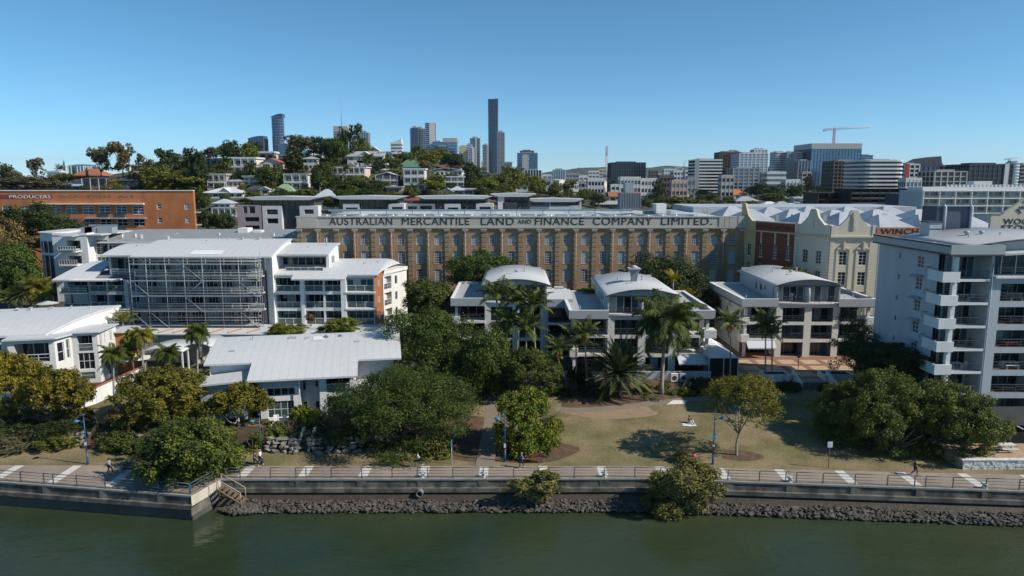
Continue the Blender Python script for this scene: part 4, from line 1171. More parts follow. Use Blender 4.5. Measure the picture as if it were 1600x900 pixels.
# front: left wing, recess, right wing
opened(hs, TR(.6,.35,0), [], [(.8,4.1,2.75,3.75),(.8,3.9,0,2.1)], 0, 4.7, -.3, 5.0, WALLW)
b = MB(WALLW); b.box(.6,.62,.36,9,-.3,5.0); b.box(5.28,5.30,.36,2.0,-.3,5.0); b.build('side_wall', hs)
opened(hs, TR(5.3,1.6,0), [], [(.1,.6,2.9,4.9),(1.6,2.1,3.2,4.9),(.1,.7,.3,1.5),(1.6,2.1,.3,1.5)], 0, 2.3, -.3, 5.1, WALLG)
opened(hs, TR(7.6,.2,0), [(.8,3.6,2.9,5.0),(.8,3.6,0,2.35)], [], 0, 4.2, -.3, 5.2, WALLW, depth=2.2)
b = MB(WALLW); b.box(7.58,7.6,.21,2,-.3,5.2); b.box(11.78,11.8,.21,9,-.3,5.2); b.build('side_wall', hs)
v = MB(M('grey_band',(.36,.39,.42),var=.07)); v.box(.55,5.35,.25,.349,3.85,5.0); v.build('band', hs)
# roof: half vault rising to the back, front edge stepped as seen
RW = M('house_roof', (.51,.52,.525), var=.05, sc=.12, rough=.45, rib=('X',1.0,.08,.13))
def curve_z(y): t = (y+.9)/12.4; return 5.15 + 2.72*math.sin(min(1,t)*1.5)
def roof_piece(b, x0, x1, y0, y1, n=14):
    b.sheet(lambda u,v: (x0+(x1-x0)*u, y0+(y1-y0)*v, curve_z(y0+(y1-y0)*v)), 1, n)
    b.sheet(lambda u,v: (x1+(x0-x1)*u, y0+(y1-y0)*v, curve_z(y0+(y1-y0)*v)-.22), 1, n)
    for x in (x0, x1): b.sheet(lambda u,v: (x, y0+(y1-y0)*v, curve_z(y0+(y1-y0)*v)-.22*u), 1, n)
    b.poly([(x0,y0,curve_z(y0)),(x1,y0,curve_z(y0)),(x1,y0,curve_z(y0)-.22),(x0,y0,curve_z(y0)-.22)])
b = MB(RW); roof_piece(b, -.6, 12.2, -.9, 11.8); roof_piece(b, -6.2, -.602, 3.0, 11.8, 10); roof_piece(b, 12.202, 17.6, 2.6, 11.8, 10); b.build('roof', hs)
b = MB(WALLW)
for x0, x1 in ((-5.6,-.2),(11.81,16.6)): b.box(x0,x1,4.2,11,-.3,6.6)
b.box(-.2,11.8,2.5,11.5,-.3,5.4); b.sheet(lambda u,v: (-5.6, 3.4+8.2*v, -.3+(curve_z(3.4+8.2*v)-.2+.3)*u), 1, 8); b.sheet(lambda u,v: (16.6, 3.4+8.2*v, -.3+(curve_z(3.4+8.2*v)-.2+.3)*u), 1, 8)
b.poly([(-5.6,11.5,-.3),(16.6,11.5,-.3),(16.6,11.5,curve_z(11.5)-.3),(-5.6,11.5,curve_z(11.5)-.3)]); b.build('wing_wall', hs)
# low side roof and grey side room at the left
b = MB(RW); b.poly([(-7.2,1.0,4.3),(-.4,.2,4.9),(-.4,3.9,5.4),(-7.2,3.9,4.7)]); b.poly([(-7.2,1.0,4.1),(-.4,.2,4.7),(-.4,3.9,5.2),(-7.2,3.9,4.5)]); b.poly([(-7.2,1.0,4.1),(-.4,.2,4.7),(-.4,.2,4.9),(-7.2,1.0,4.3)]); b.build('side_roof', hs)
b = MB(WALLG); b.prism([(-6.4,1.5),(-1.4,.9),(-1.4,3.9),(-6.4,3.9)],'z',-.3,4.2); b.mat(WALLW); b.prism([(-1.38,.7),(-1.0,.6),(-.7,3.9),(-1.38,3.9)],'z',-.3,4.6); b.build('side_room', hs)
pipe_vents(hs, [(8.0,9.6,curve_z(9.6)+.05,.35,.35,'turbine'),(3.5,9.9,curve_z(9.9)+.02,.5,.14,'box'),(9.8,9.9,curve_z(9.9),.3,.3,'turbine'),(-1.5,9.9,curve_z(9.9),.08,.35,'pipe'),(5.5,9.6,curve_z(9.6),.3,.12,'box'),(12,7.5,curve_z(7.5),.3,.1,'box'),(-3.4,6.1,curve_z(6.1),.3,.1,'box'),(16.8,9.8,curve_z(9.8),.08,.3,'pipe')])
b = MB(M('skylight',(.72,.74,.76),var=.03,rough=.3)); b.sheet(lambda u,v: (6.2+1.5*u, 8.6+1.5*v, curve_z(8.6+1.5*v)+.05), 1, 4); b.build('skylight', hs)
b = MB(RAILW); b.box(5.2,5.35,-.2,-.1,0,5.0); b.box(11.5,11.65,-.3,-.2,0,5.1); b.build('post', hs)
# gabled white outbuilding seen past the right end of that roof
root = thing('garden_house', 'small white gabled house behind the right end of the long white roof', 'house', (Xat(612,97,6), 97, 1.5))
b = MB(WALLW); b.prism([(-3.4,-.3),(3.4,-.3),(3.4,6.2),(.2,7.9),(-3.4,6.2)],'y',0,7); b.build('wall', root)
b = MB(ROOFWY); 
for s in (-1,1): b.prism([(.2,8.15),(s*3.8,6.2),(s*3.8,6.0),(.2,7.93)],'y',-.5,7.3)
b.build('roof', root)

# ---- white house on the far left, turned 15 degrees, bright east wall
A = R(13); wx, wy = Xat(24, 94.5, 6), 93.2
wh = thing('white_house', 'white three-storey house with a broad curved roof behind the yellow-green tree', 'house', (wx, wy, 1.56), A)
T0 = TR(0,0,0)
CW = M('white_house_render', (.60,.60,.58), var=.05, sc=.3, streak=True)  # one even white for every wall of this house
opened(wh, TR(0,0,0), [(.8,5.0,4.0,6.6),(.8,5.0,.6,3.2)], [], 0, 5.7, -.4, 7.1, CW, depth=2.4, rg=None)
opened(wh, TR(5.7,0,0,R(60)), [], [(.4,1.4,3.7,6.4),(1.8,2.3,3.9,6.6),(.4,1.4,.6,2.6)], 0, 2.7, -.4, 7.1, CW)
px, py = 5.7+2.7*math.cos(R(60)), 2.7*math.sin(R(60))
opened(wh, TR(px,py,0), [(.7,2.6,4.7,6.9),(.7,2.6,.6,1.6)], [(.6,2.7,2.0,4.4)], 0, 3.3, -.4, 7.3, CW, depth=1.6)
SW = TR(px+3.3,py,0,R(80))
opened(wh, SW, [], [(.6,1.1,5.2,7.0),(1.7,2.0,5.2,7.0),(.6,1.1,2.2,3.6),(2.4,3.2,.4,2.2),(3.4,3.9,5.2,6.8),(3.8,4.5,.4,2.2)], 0, 5.2, -.4, 7.3, CW)
b = MB(CW); b.box(-7.5,-.01,2.0,8,-.4,6.7); b.box(-24,-7.51,3.0,10,-.4,6.8); b.mat(GLASSB); b.poly([(-3.6,1.99,3.4),(-1.6,1.99,3.4),(-1.6,1.99,6.2),(-3.6,1.99,6.2)]); b.build('rear_wall', wh)
# low metal roofs over the front bays
b = MB(RW)
b.prism([(-.45,-.5),(6.1,-.5),(7.35,2.0),(7.1,4.6),(-.45,4.6)],'z',7.12,7.32); b.build('front_roof', wh)
b = MB(RW); b.prism([(px-.35,py-.45),(px+3.75,py-.45),(px+4.6,py+5.4),(px-.35,py+5)],'z',7.31,7.47); b.build('bay_roof', wh)
# big roof: quarter curve rising to the back, its east end cut on a curve
def wz(y): return 7.55 + 1.85*(1-(1-min(1,max(0,(y-1.5)/11.5)))**2.3)
b = MB(RW)
N = 16
def xe(v): return 4.2 + 6.4*v**.9
b.sheet(lambda u,v: (-26+(xe(v)+26)*u, 1.5+11.5*v, wz(1.5+11.5*v)), 8, N)
b.sheet(lambda u,v: (-26+(xe(v)+26)*u, 1.5+11.5*v, wz(1.5+11.5*v)-.3), 8, N)
b.sheet(lambda u,v: (xe(v), 1.5+11.5*v, wz(1.5+11.5*v)-.3*u), 1, N); b.poly([(-26,1.5,wz(1.5)),(4.2,1.5,wz(1.5)),(4.2,1.5,wz(1.5)-.3),(-26,1.5,wz(1.5)-.3)])
b.prism([(-26,-1.2),(-6.2,-1.2),(-4.6,1.49),(-26,1.49)],'z',wz(1.5)-.9,wz(1.5)-.7); b.build('curved_roof', wh)
b = MB(WALLW); b.sheet(lambda u,v: (xe(v)-.12, 1.8+11.0*v, 6.8+(wz(1.8+11.0*v)-.3-6.8)*u), 2, N); b.box(3.0,4.4,2.5,3.0,6.9,7.5); b.build('gable_wall', wh)
b = MB(RAILW)
for k in range(3): b.box(9.8,11.9,11.6+k*.5,11.7+k*.5,wz(12)-1.2+k*.25,wz(12)-1.1+k*.25)
b.build('sunshade', wh)
pipe_vents(wh, [(-3,11.2,wz(11.2),.3,.4,'turbine'),(-5,10.5,wz(10.5),.25,.3,'turbine'),(1.5,11.4,wz(11.4),.25,.35,'box'),(-8,11,wz(11),.08,.4,'pipe'),(4.2,11.5,wz(11.5),.08,.4,'pipe'),(-1.2,11.3,wz(11.3),.2,.35,'pipe'),(-10,11.3,wz(11.3),.35,.3,'box'),(6.9,11,wz(11),.08,.3,'pipe')])
# brick bay
bx, by = px+5.6, py+6.6
b = MB(BRICKO); n=12; arc=[(1.9*math.cos(R(-100+20*k)), 1.9*math.sin(R(-100+20*k))) for k in range(n)]
b.prism([(bx-.8+x, by+y) for x,y in arc]+[(bx-2.5,by+2.4),(bx-2.5,by-1.9)],'z',-.4,6.2); b.build('brick_bay', wh)
b = MB(RW); b.prism([(bx-.8+x*1.25, by+y*1.25) for x,y in arc]+[(bx-2.5,by+2.6),(bx-2.5,by-2.3)],'z',6.2,6.42); b.build('bay_roof', wh)
b = MB(FRAMEW); b.box(bx+.95,bx+1.16,by-1.0,by+1.0,3.2,5.2); b.mat(GLASST); b.box(bx+1.0,bx+1.18,by-.85,by-.05,3.35,5.05); b.build('window', wh)
b = MB(CREAMW); b.prism([(bx-.5,by-5.0),(bx+3.2,by-3.2),(bx+3.2,by+.4),(bx-.5,by-1.9)],'z',2.2,2.6); b.mat(BARK); b.box(bx+2.6,bx+2.75,by-2.6,by-2.45,-.3,2.2); b.build('pergola_roof', wh)
# white boundary wall with terracotta coping
wallseg('white boundary wall with a terracotta coping running back beside the white house', [(Xat(123,86,1.5),85.5),(Xat(150,88,1.5),88),(Xat(215,97,1.5),98.5)], 1.2, 3.6, .25, WALLW, M('terracotta',(.36,.13,.07),var=.15))
wallseg('low white garden wall under the yellow tree at the left edge', [(-75,86.5),(Xat(130,86.5,1.5),86.0)], 1.2, 3.4, .25, WALLW)

# ---- carports
def carport(label, cx, Y, G, w, d, zt, rot=0.0):
    root = thing('carport', label, 'carport', (Xat(cx,Y,4), Y, G), rot)
    b = MB(ROOFW); b.vault(-w/2, w/2, 0, d, zt, .55, 'x', .14, 12); b.build('roof', root)
    b = MB(CREAMW)
    for x in (-w/2+.2, w/2-.35): 
        for y in (.3, d-.5): b.box(x, x+.2, y, y+.2, -.3, zt+.1)
    b.build('post', root)
    b = MB(WALLG); b.box(-w/2+.1, w/2-.1, d-.2, d-.05, -.3, zt); b.build('wall', root)
carport('vaulted white carport between the palms left of the long-roof house', 253, 103, 1.5, 6.2, 6, 3.3)
carport('smaller white carport beside the left end of the long white roof', 309, 105, 1.5, 4.0, 6, 3.6)

# ---- podium with garages in front of the scaffolded building
pd = thing('garage_podium', 'long low grey garage wall with a pale flat roof below the scaffolding', 'garage', (0, 117, 1.5))
xa, xb = Xat(195,117,3), Xat(640,117,3)
b = MB(WALLG); b.box(xa, xb, 0, 8, -.5, 2.85); b.build('wall', pd)
b = MB(M('podium_roof',(.50,.52,.54),var=.08,sc=.3)); b.box(xa-.4, xb+.4, -.6, 8.2, 2.852, 3.02); b.build('roof', pd)
b = MB(FASCIA)
for k in range(11):
    x = xa+3+k*3.9; b.box(x, x+3.0, -.05, -.002, -.5, 2.2)
b.mat(GREYP)
for k in range(11):
    for r in range(4):
        for c in range(5): x = xa+3.12+k*3.9+c*.56; b.box(x, x+.46, -.075, -.051, -.3+r*.6, .15+r*.6)
b.build('garage_door', pd)
wallseg('white terrace parapet under the right wing of the white apartment building', [(Xat(424,118,4),119.3),(Xat(632,118,4),119.3)], 4.4, 5.1, .2, WALLW)

# ---- scaffolded apartment building
Y0 = 125.0; X0 = Xat(219, Y0, 10)
sb = thing('apartment_building', 'long white curved-roof apartment building wrapped in scaffolding', 'apartment building', (X0, Y0, 0))
lx = lambda px: Xat(px, Y0, 10) - X0
F = [4.5, 7.5, 10.5, 13.5, 16.8]
PINK = M('mauve_render', (.30,.25,.25), var=.1, sc=.5, streak=True)
# centre: four storeys of doors behind the scaffold
ops = []
xs_ = [lx(225)+i*2.72 for i in range(8)]
for k in range(4):
    for i, x in enumerate(xs_): ops.append((x+.25, x+2.35, F[k]+.15, F[k]+2.45))
b = MB(PINK); b.wall(lx(219), lx(416), 3.8, 16.9, ops, .3); b.build('wall', sb)
for k in range(4):
    for i, x in enumerate(xs_): window(sb, x+.25, .15, F[k]+.15, 2.1, 2.3, 4 if (i+k)%2 else 3, 1 if k else 2, FRAMEW, (GLASST, GLASSD, CURTAIN, GLASSB, GLASSD)[(i*3+k*2)%5], pane=True)
for k in range(1,4):
    b = MB(WALLG); b.box(lx(219), lx(416), -1.3, .3-.31, F[k]-.22, F[k]); bo = b.build('balcony', sb)
    put('railing', railing_mesh(lx(416)-lx(219), 1.0, 2.7, RAILW, RGLASS, 2), bo, (0, -1.2, F[k]))
# centre roof: front eave low, arching to the back
def sroof(nm, x0, x1, y0, y1, z0, z1, n=14, t=.25, par=sb, mat=ROOFW, ext=1.0):
    b = MB(mat)
    f = lambda y: z0+(z1-z0)*math.sin((y-y0)/(y1-y0)*1.5)**ext
    b.sheet(lambda u,v: (x0+(x1-x0)*u, y0+(y1-y0)*v, f(y0+(y1-y0)*v)), 1, n); b.sheet(lambda u,v: (x1+(x0-x1)*u, y0+(y1-y0)*v, f(y0+(y1-y0)*v)-t), 1, n)
    for x in (x0, x1): b.sheet(lambda u,v: (x, y0+(y1-y0)*v, f(y0+(y1-y0)*v)-t*u), 1, n)
    b.poly([(x0,y0,z0),(x1,y0,z0),(x1,y0,z0-t),(x0,y0,z0-t)])
    b.sheet(lambda u,v: (x0+(x1-x0)*u, y1+(.55*(y1-y0))*v, f(y1)-(z1-z0)*.75*v*v), 1, 8)
    o = b.build(nm, par)
    return f
fc = sroof('curved_roof', lx(216), lx(432), -1.8, 10.5, 16.95, 19.1)
def end_wall(x, y0, y1, f, zb, mat, s=1):
    b = MB(mat); b.sheet(lambda u,v: (x, y0+(y1-y0)*v, zb+(f(y0+(y1-y0)*v)-.25-zb)*u), 2, 12); return b.build('end_wall', sb)
end_wall(lx(417.5), .2, 10.4, fc, 3.8, WALLW); end_wall(lx(430), -.8, 10.4, fc, 3.8, WALLW); end_wall(lx(219.5), 0, 10.4, fc, 3.8, WALLG)
b = MB(WALLW); b.poly([(lx(417.5),.2,3.8),(lx(430),-.8,3.8),(lx(430),-.8,16.75),(lx(417.5),.2,16.75)]); b.build('fin_wall', sb)
b = MB(MATS['skylight']); b.sheet(lambda u,v: (lx(303)+5.6*u, -1.0+2.2*v, fc(-1.0+2.2*v)+.07), 2, 3); b.build('skylight', sb)
# roof-end brackets
b = MB(WALLW)
for px_ in (227, 284, 345, 405): b.tube((lx(px_)+.9,.1,15.0),(lx(px_),-1.5,16.75),.09,n=5)
b.build('bracket', sb)
# right penthouse
T = TR(0,0,0)
opened(sb, TR(0,3.2,0), [(lx(429)+.1, lx(505)-.1, 13.75, 16.4)], [], lx(429), lx(509), 13.2, 16.9, WALLW, rm=None)
r = railing_mesh(lx(503)-lx(444), 1.0, 1.5, RAILW, RGLASS, 2); put('railing', r, sb, (lx(444), 1.5, 13.6))
fp = sroof('penthouse_roof', lx(425), lx(512), 1.6, 10.5, 17.0, 18.3)
end_wall(lx(509), 3.2, 10.4, fp, 13.3, WALLW)
for q in (5.0,6.3): window(sb, lx(509)+.07, q, 15.0, .5, 1.3, 1, 1, FRAMED, GLASSD, R(90))
b = MB(WALLG); b.tube((lx(498),7.0,18.2),(lx(510),4.0,14.8),.09,n=6); b.tube((lx(496),7.6,17.9),(lx(496),7.6,19.6),.10,n=6); b.build('flue', sb)
# right main roof and facade
fr = sroof('wing_roof', lx(430), lx(592), -.3, 10.5, 13.55, 15.2, ext=.9)
sroof('wing_eave', lx(461), lx(544), -1.9, -.302, 13.0, 13.55, n=4)
end_wall(lx(598), .6, 10.4, fr, 3.8, CREAMW)
bays = [(lx(431.5), lx(469)), (lx(477), lx(505)), (lx(507.5), lx(533)), (lx(542), lx(583.5))]
ops = [(a, c, F[k]+(.05 if k else .02), F[k]+2.42) for k in range(3) for a, c in bays]
b = MB(WALLW); b.wall(lx(430), lx(585), 3.8, 13.4, ops, reveal=False); b.build('wall', sb)
for k in range(3):
    for i, (a, c) in enumerate(bays):
        balcony(sb, a, c, F[k]+.05, F[k]+2.42, 2.0 if i != 3 else (.5 if k == 2 else 1.6), ROOML, FRAMEW, GLASST if (i == 3 or (i+k)%3 == 0) else GLASSD, 3 if i != 3 else 4, RAILW, RGLASS, 1, 1.0, floor=TILEF, blind=CURTAIN if (i+k)%4 == 1 else None)
b = MB(WALLW)
for k in range(1,3): b.box(lx(540), lx(587), -.55, -.002, F[k]-.3, F[k]-.02)
b.build('balcony_slab', sb)
for xa_, xb_, d_ in ((533.5,541.5,.45),(471,476,.25)): b = MB(WALLW); b.box(lx(xa_), lx(xb_), -d_, -.002, 4.0, 12.9); b.build('pier', sb)
b = MB(BRICKO); b.prism([(lx(585.5),-.3),(lx(597),.55),(lx(597),3.0),(lx(585.5),3.0)],'z',3.9,13.6); b.mat(WALLW)
for k in range(3): b.poly([(lx(591)-.25,.09-.02,F[k]+.9),(lx(591)+.25,.13-.02,F[k]+.9),(lx(591)+.25,.13-.02,F[k]+2.1),(lx(591)-.25,.09-.02,F[k]+2.1)])
b.build('brick_corner', sb)
# east side: recessed corner balconies and pale wall
ES = TR(lx(597.4), .9, 0, R(72))
opened(sb, ES, [(.4,3.2,F[k]+.1,F[k]+2.4) for k in range(3)], [(4.6,5.6,F[k]+.5,F[k]+2.1) for k in range(3)], 0, 9.5, 3.8, 13.3, CREAMW, depth=1.6)
b = MB(CREAMW); n=10; b.prism([(lx(597.4)+.2,1.0)]+[(lx(597.4)+.2+3.0*(k/n), 1.0+8.6*(k/n)) for k in range(1,n+1)]+[(lx(597),10)],'z',13.31,13.9); b.build('parapet', sb)
v = MB(ROOFW); v.sheet(lambda u,v_: (lx(591)+ (lx(612)-lx(591))*u*v_, -.3+10.8*v_, fr(-.3+10.8*v_)-.9*u*u*v_), 6, 12); v.build('roof_hood', sb)
# left penthouse and stepped left wing
opened(sb, TR(0,2.6,0), [(lx(165), lx(214), 13.7, 16.3)], [], lx(161), lx(219), 13.2, 16.7, WALLG, rm=None)
put('railing', railing_mesh(lx(216)-lx(170), 1.0, 1.5, RAILW, RGLASS, 2), sb, (lx(170), 1.2, 13.4))
sroof('penthouse_roof', lx(157), lx(222), 1.0, 10, 16.9, 18.2)
LOWROOF = M('blue_grey_roof', (.20,.22,.27), var=.08, sc=.4)  # one even blue-grey for the left wing's lower roof
v = MB(WALLW); v.box(lx(122), lx(195), -2.2, .6, 12.62, 12.85); v.build('canopy_roof', sb)
v = MB(LOWROOF); v.sheet(lambda u,v_: (lx(140)+(lx(219)-lx(140))*u, .3+6*v_, 12.9+.7*v_), 2, 2); v.build('lower_roof', sb)
bays = [(lx(141), lx(167)), (lx(169), lx(195)), (lx(204), lx(219)-.2)]
ops = [(a, c, F[k]+.05, F[k]+2.35) for k in range(3) for a, c in bays]
b = MB(WALLG); b.wall(lx(139), lx(219), 2.0, 12.6, ops, reveal=False); b.box(lx(196)+.1,lx(203),-.5,-.002,2,12.6); b.build('wall', sb)
for k in range(3):
    for i, (a, c) in enumerate(bays): balcony(sb, a, c, F[k]+.05, F[k]+2.35, 1.9, ROOML, FRAMEW, GLASSD, 2, RAILW, RGLASS, 1, .95, blind=CURTAIN if (k, i) == (1,1) else None)
b = MB(WALLG); b.box(lx(98), lx(139)-.002, .4, 9, 3, 10.3); b.mat(CURTAIN); b.box(lx(99), lx(136), .3, .398, 7.7, 9.9); b.mat(GLASSD); b.box(lx(109),lx(112),.28,.299,7.7,9.9); b.build('west_wall', sb)
opened(sb, TR(0,.6,0), [(lx(104), lx(136), 10.4, 12.5)], [], lx(98), lx(139), 10.3, 12.7, WALLG, depth=2)
b = MB(WALLW); b.box(lx(96), lx(139), -.6, .58, 10.05, 10.3); b.box(lx(96),lx(96)+.25,-.6,2.5,10.31,11.2); b.build('balcony_slab', sb)
put('railing', railing_mesh(lx(138)-lx(98), .9, 1.5, RAILW, RGLASS, 2), sb, (lx(98), -.5, 10.3))
put('railing', railing_mesh(lx(138)-lx(99), .9, 1.5, RAILW, RGLASS, 2), sb, (lx(99), -.1, 7.4))
v = MB(ROOFW)
v.sheet(lambda u,v_: (lx(88)+(lx(150)-lx(88))*u+ (lx(120)-lx(88))*v_*(1-u)*.8, -.9+9*v_, 12.7+2.4*math.sin(v_*1.5)), 4, 10); v.sheet(lambda u,v_: (lx(88)+(lx(150)-lx(88))*u+ (lx(120)-lx(88))*v_*(1-u)*.8, -.9+9*v_, 12.45+2.4*math.sin(v_*1.5)), 4, 10)
v.poly([(lx(88),-.9,12.45),(lx(150),-.9,12.45),(lx(150),-.9,12.7),(lx(88),-.9,12.7)]); v.build('wing_roof', sb)
b = MB(WALLG); b.poly([(lx(98),10.4,3),(lx(620),10.4,3),(lx(620),10.4,13),(lx(98),10.4,13)]); b.build('rear_wall', sb)
pipe_vents(sb, [(lx(240),8,fc(8),.1,.4,'pipe'),(lx(300),7.6,fc(7.6),.2,.14,'box'),(lx(380),9,fc(9),.35,.5,'box'),(lx(352),9.2,fc(9.2),.3,.5,'box'),(lx(330),9.4,fc(9.4),.08,.4,'pipe'),(lx(470),6,fp(6),.15,.14,'box'),(lx(560),6,fr(6),.2,.14,'box'),(lx(580),7,fr(7),.15,.3,'turbine'),(lx(225),9.4,fc(9.4),.6,.6,'box'),(lx(188),7,17.9,.15,.3,'box')])

# ---- scaffolding: poles, ledgers, decks, braces
STEEL = M('galvanised_steel', (.34,.36,.38), var=.15, sc=2, metal=.3, rough=.45)
DECK = M('scaffold_deck', (.36,.35,.33), var=.2, sc=1.5)
sc_ = thing('scaffolding', 'steel scaffolding with decks and diagonal braces across the white building front', 'scaffolding', (X0, Y0-2.6, 4.52))
pxs = [222,247,276,304,332,360,387,413]; lev = [2.9,5.6,8.3,11.2]; top = 12.6
for x in pxs:
    for yy in (-.9, .6):
        b = MB(STEEL); b.tube((lx(x),yy,0),(lx(x),yy,top if yy < 0 else 12.2),.055,n=6); b.tube((lx(x),yy,-.02),(lx(x),yy,.03),.15,n=6); b.build('pole', sc_)
for z in lev + [.35]:
    b = MB(DECK); b.box(lx(221), lx(415), -.85, .55, z-.06, z); b.mat(STEEL); b.box(lx(221),lx(415),-.93,-.87,z-.02,z+.2); b.build('deck', sc_)
for z in [0.4,1.4,1.9]+[q+d for q in lev for d in (.55,1.05,1.5)]:
    if z > top: continue
    for yy in (-.9,) + ((.6,) if z > 9 or int(z*10)%3==0 else ()):
        b = MB(STEEL); b.tube((lx(217),yy-.06,z),(lx(418),yy-.06,z),.036,n=5); b.build('ledger', sc_)
for xa_, xb_, za, zb in ((224,247,2.7,.1),(226,250,8.2,5.7),(304,332,5.5,2.8),(304,330,5.8,8.2),(387,413,8.2,5.6),(389,413,2.7,.1),(305,331,11,8.5),(250,276,2.7,.1)):
    b = MB(STEEL); b.tube((lx(xa_),-1.02,za),(lx(xb_),-1.02,zb),.036,n=5); b.build('brace', sc_)
b = MB(M('yellow_tag',(.55,.42,.03))); 
for k,z in enumerate((2.0,4.2,6.4,8.6,10.8)): b.box(lx(414)+.1,lx(414)+.35,-1.1,-1.0,z,z+.3)
b.mat(STEEL); b.tube((lx(418),-.2,0),(lx(418),-.2,13.6),.055,n=6); b.build('access_tower', sc_)
for k, px_ in enumerate((226, 253, 276, 333, 361, 391)):
    b = MB(M('orange_timber',(.46,.22,.06),var=.15)); x = Xat(px_,118.5,4.6)
    b.T = TR(x,117.2,4.56,R(-18)); b.box(-.16,.16,0,3.4,.0,.10)
    tag(b.build('timber_plank'), 'orange timber plank on the garage roof at the foot of the scaffold', 'plank', 'orange planks on the garage roof')
# ------------------------------------------------------------------ the old wool stores and the terraces behind
BROWN = M('brown_brick', (.37,.255,.155), var=.16, sc=.7, rib=('Z',.26,.2,.12), streak=False, c2=(.30,.20,.12))
BROWN2 = M('brown_brick_pier', (.33,.225,.14), var=.18, sc=1.0, rib=('Z',.5,.28,.30))
STONE = M('stone_band', (.47,.43,.36), var=.10, sc=.35, streak=True, c2=(.42,.40,.35))
INK = M('sign_black', (.03,.03,.035), var=.05, rough=.7)
WINW = M('white_sash', (.60,.60,.60), var=.04, rough=.5)
PANEW = M('window_blind',(.40,.40,.37),var=.2,sc=.8); PANEB = M('sky_reflect_pane',(.22,.29,.34),var=.3,sc=.5,rough=.15); PANED = M('old_pane',(.06,.085,.11),var=.5,sc=.5,rough=.12)  # the pale panes carry reflected sky blue in their base colour
PIPEM = M('painted_pipe', (.36,.27,.22), var=.1)
Y0 = 150.0; GW = 5.0
X0 = Xat(465.5, Y0, 18); X1 = Xat(1163, Y0, 18); L = X1-X0
ws = thing('brick_warehouse', 'long brown brick wool store with a painted company name along its cream parapet', 'warehouse', (X0, Y0, GW))
zz = lambda py: Zat(py, Y0)-GW
lx = lambda px: Xat(px, Y0, 18)-X0
x_first, pitch = lx(468.5), (lx(1158.5)-lx(468.5))/24
rows = [(zz(383.2), zz(367.8)), (zz(412.6), zz(392.6)), (zz(440.5), zz(420.8)), (zz(469), zz(450))]
ww = 1.46; ops = []
for k in range(24):
    xc = x_first + pitch*(k+.5)
    for z0, z1 in rows: ops.append((xc-ww/2, xc+ww/2, z0, z1))
zb0 = zz(356.6)                                        # foot of the parapet band
b = MB(BROWN); b.wall(0, L, -.6, zb0, ops, .28)
for a, c, z0, z1 in ops:                               # segmental heads
    m = (a+c)/2; r = .26; n = 4
    for s, e in ((a, 1), (c, -1)):
        pts = [(s, -.0, z1)] ; b.poly([(s,.02,z1),(s,.02,z1-r),(s+e*ww*.16,.02,z1-r*.42),(s+e*ww*.33,.02,z1-r*.10),(s+e*ww*.5,.02,z1)])
b.T = TR(L,0,0,R(90)); b.wall(0,46,-.6,zb0+1.0); b.T = TR(0,46,0,R(-90)); b.wall(0,46,-.6,zb0+1.0); b.T = None
b.build('wall', ws)
for i, (a, c, z0, z1) in enumerate(ops):
    if z0 < rows[2][0]-.1: continue
    hsh = (i*7919) % 11
    o = window(ws, a, .14, z0, ww, z1-z0, 4, 5, WINW, PANEB if hsh in (0,3,6,8) else (PANEW if hsh in (5,9) else PANED), sill=WINW, bar=.075)
# blind rail in some windows
PIL = MB(BROWN2); zt = zb0-.35; n = int((zt+.6)/.5)
for k in range(n):
    z = -.6+k*(zt+.6)/n; h = (zt+.6)/n; d = .20 if k % 2 else .15; PIL.box(-.5, .5, -d, -.002, z, z+h-.002)
PIL.mat(STONE); PIL.box(-.62,.62,-.48,-.003,zt+.0,zt+.18); PIL.box(-.55,.55,-.42,-.003,zt-.25,zt-.002)
pm = PIL.mesh('pilaster')
for k in range(25): put('pilaster', pm, ws, (x_first+pitch*k, 0, 0))
DP = MB(PIPEM); DP.tube((0,-.40,-.6),(0,-.40,zt-.6),.11,n=7); DP.box(-.2,.2,-.54,-.30,zt-.6,zt-.2)
for z in (2,5,8,11,13): DP.tube((0,-.40,z),(0,-.40,z+.12),.15,n=7)
dm = DP.mesh('downpipe')
for k in range(1,24,2): put('downpipe', dm, ws, (x_first+pitch*k+(.0), 0, 0))
zt0, zt1 = zb0, zz(338.2)
b = MB(STONE)
b.box(-.2, L+.2, -.34, .6, zt0, zt0+.28); b.box(-.1, L+.1, -.22, .55, zt0+.282, zt1-.18); b.box(-.25, L+.25, -.36, .65, zt1-.178, zt1+.05)
for a, c in ((0, lx(497)), (lx(1122), lx(1130)), (lx(1138), L)): b.box(a, c, -.34, -.222, zt0+.3, zt1-.2)
b.box(lx(1130)+.1, lx(1138)-.1, -.34,-.222,zt0+.3,zt1-.2); b.box(L-1.6, L+.15, -.40, .6, zt0+.284, zt1+.10)
pa = b.build('parapet', ws)
for body, a, c, hh in (('AUSTRALIAN',516,614,1.0),('MERCANTILE',629,734,1.0),('LAND',752,803,1.0),('AND',809,830,.55),('FINANCE',836,912,1.0),('COMPANY',926,1018,1.0),('LIMITED.',1032,1111,1.0)):
    z0 = zz(351.2); z1 = z0+(zz(340.0)-z0)*hh
    if hh < 1: z0 += .28; z1 += .28
    text('lettering', body, pa, lx(a), lx(c), z0, z1, -.245, INK)
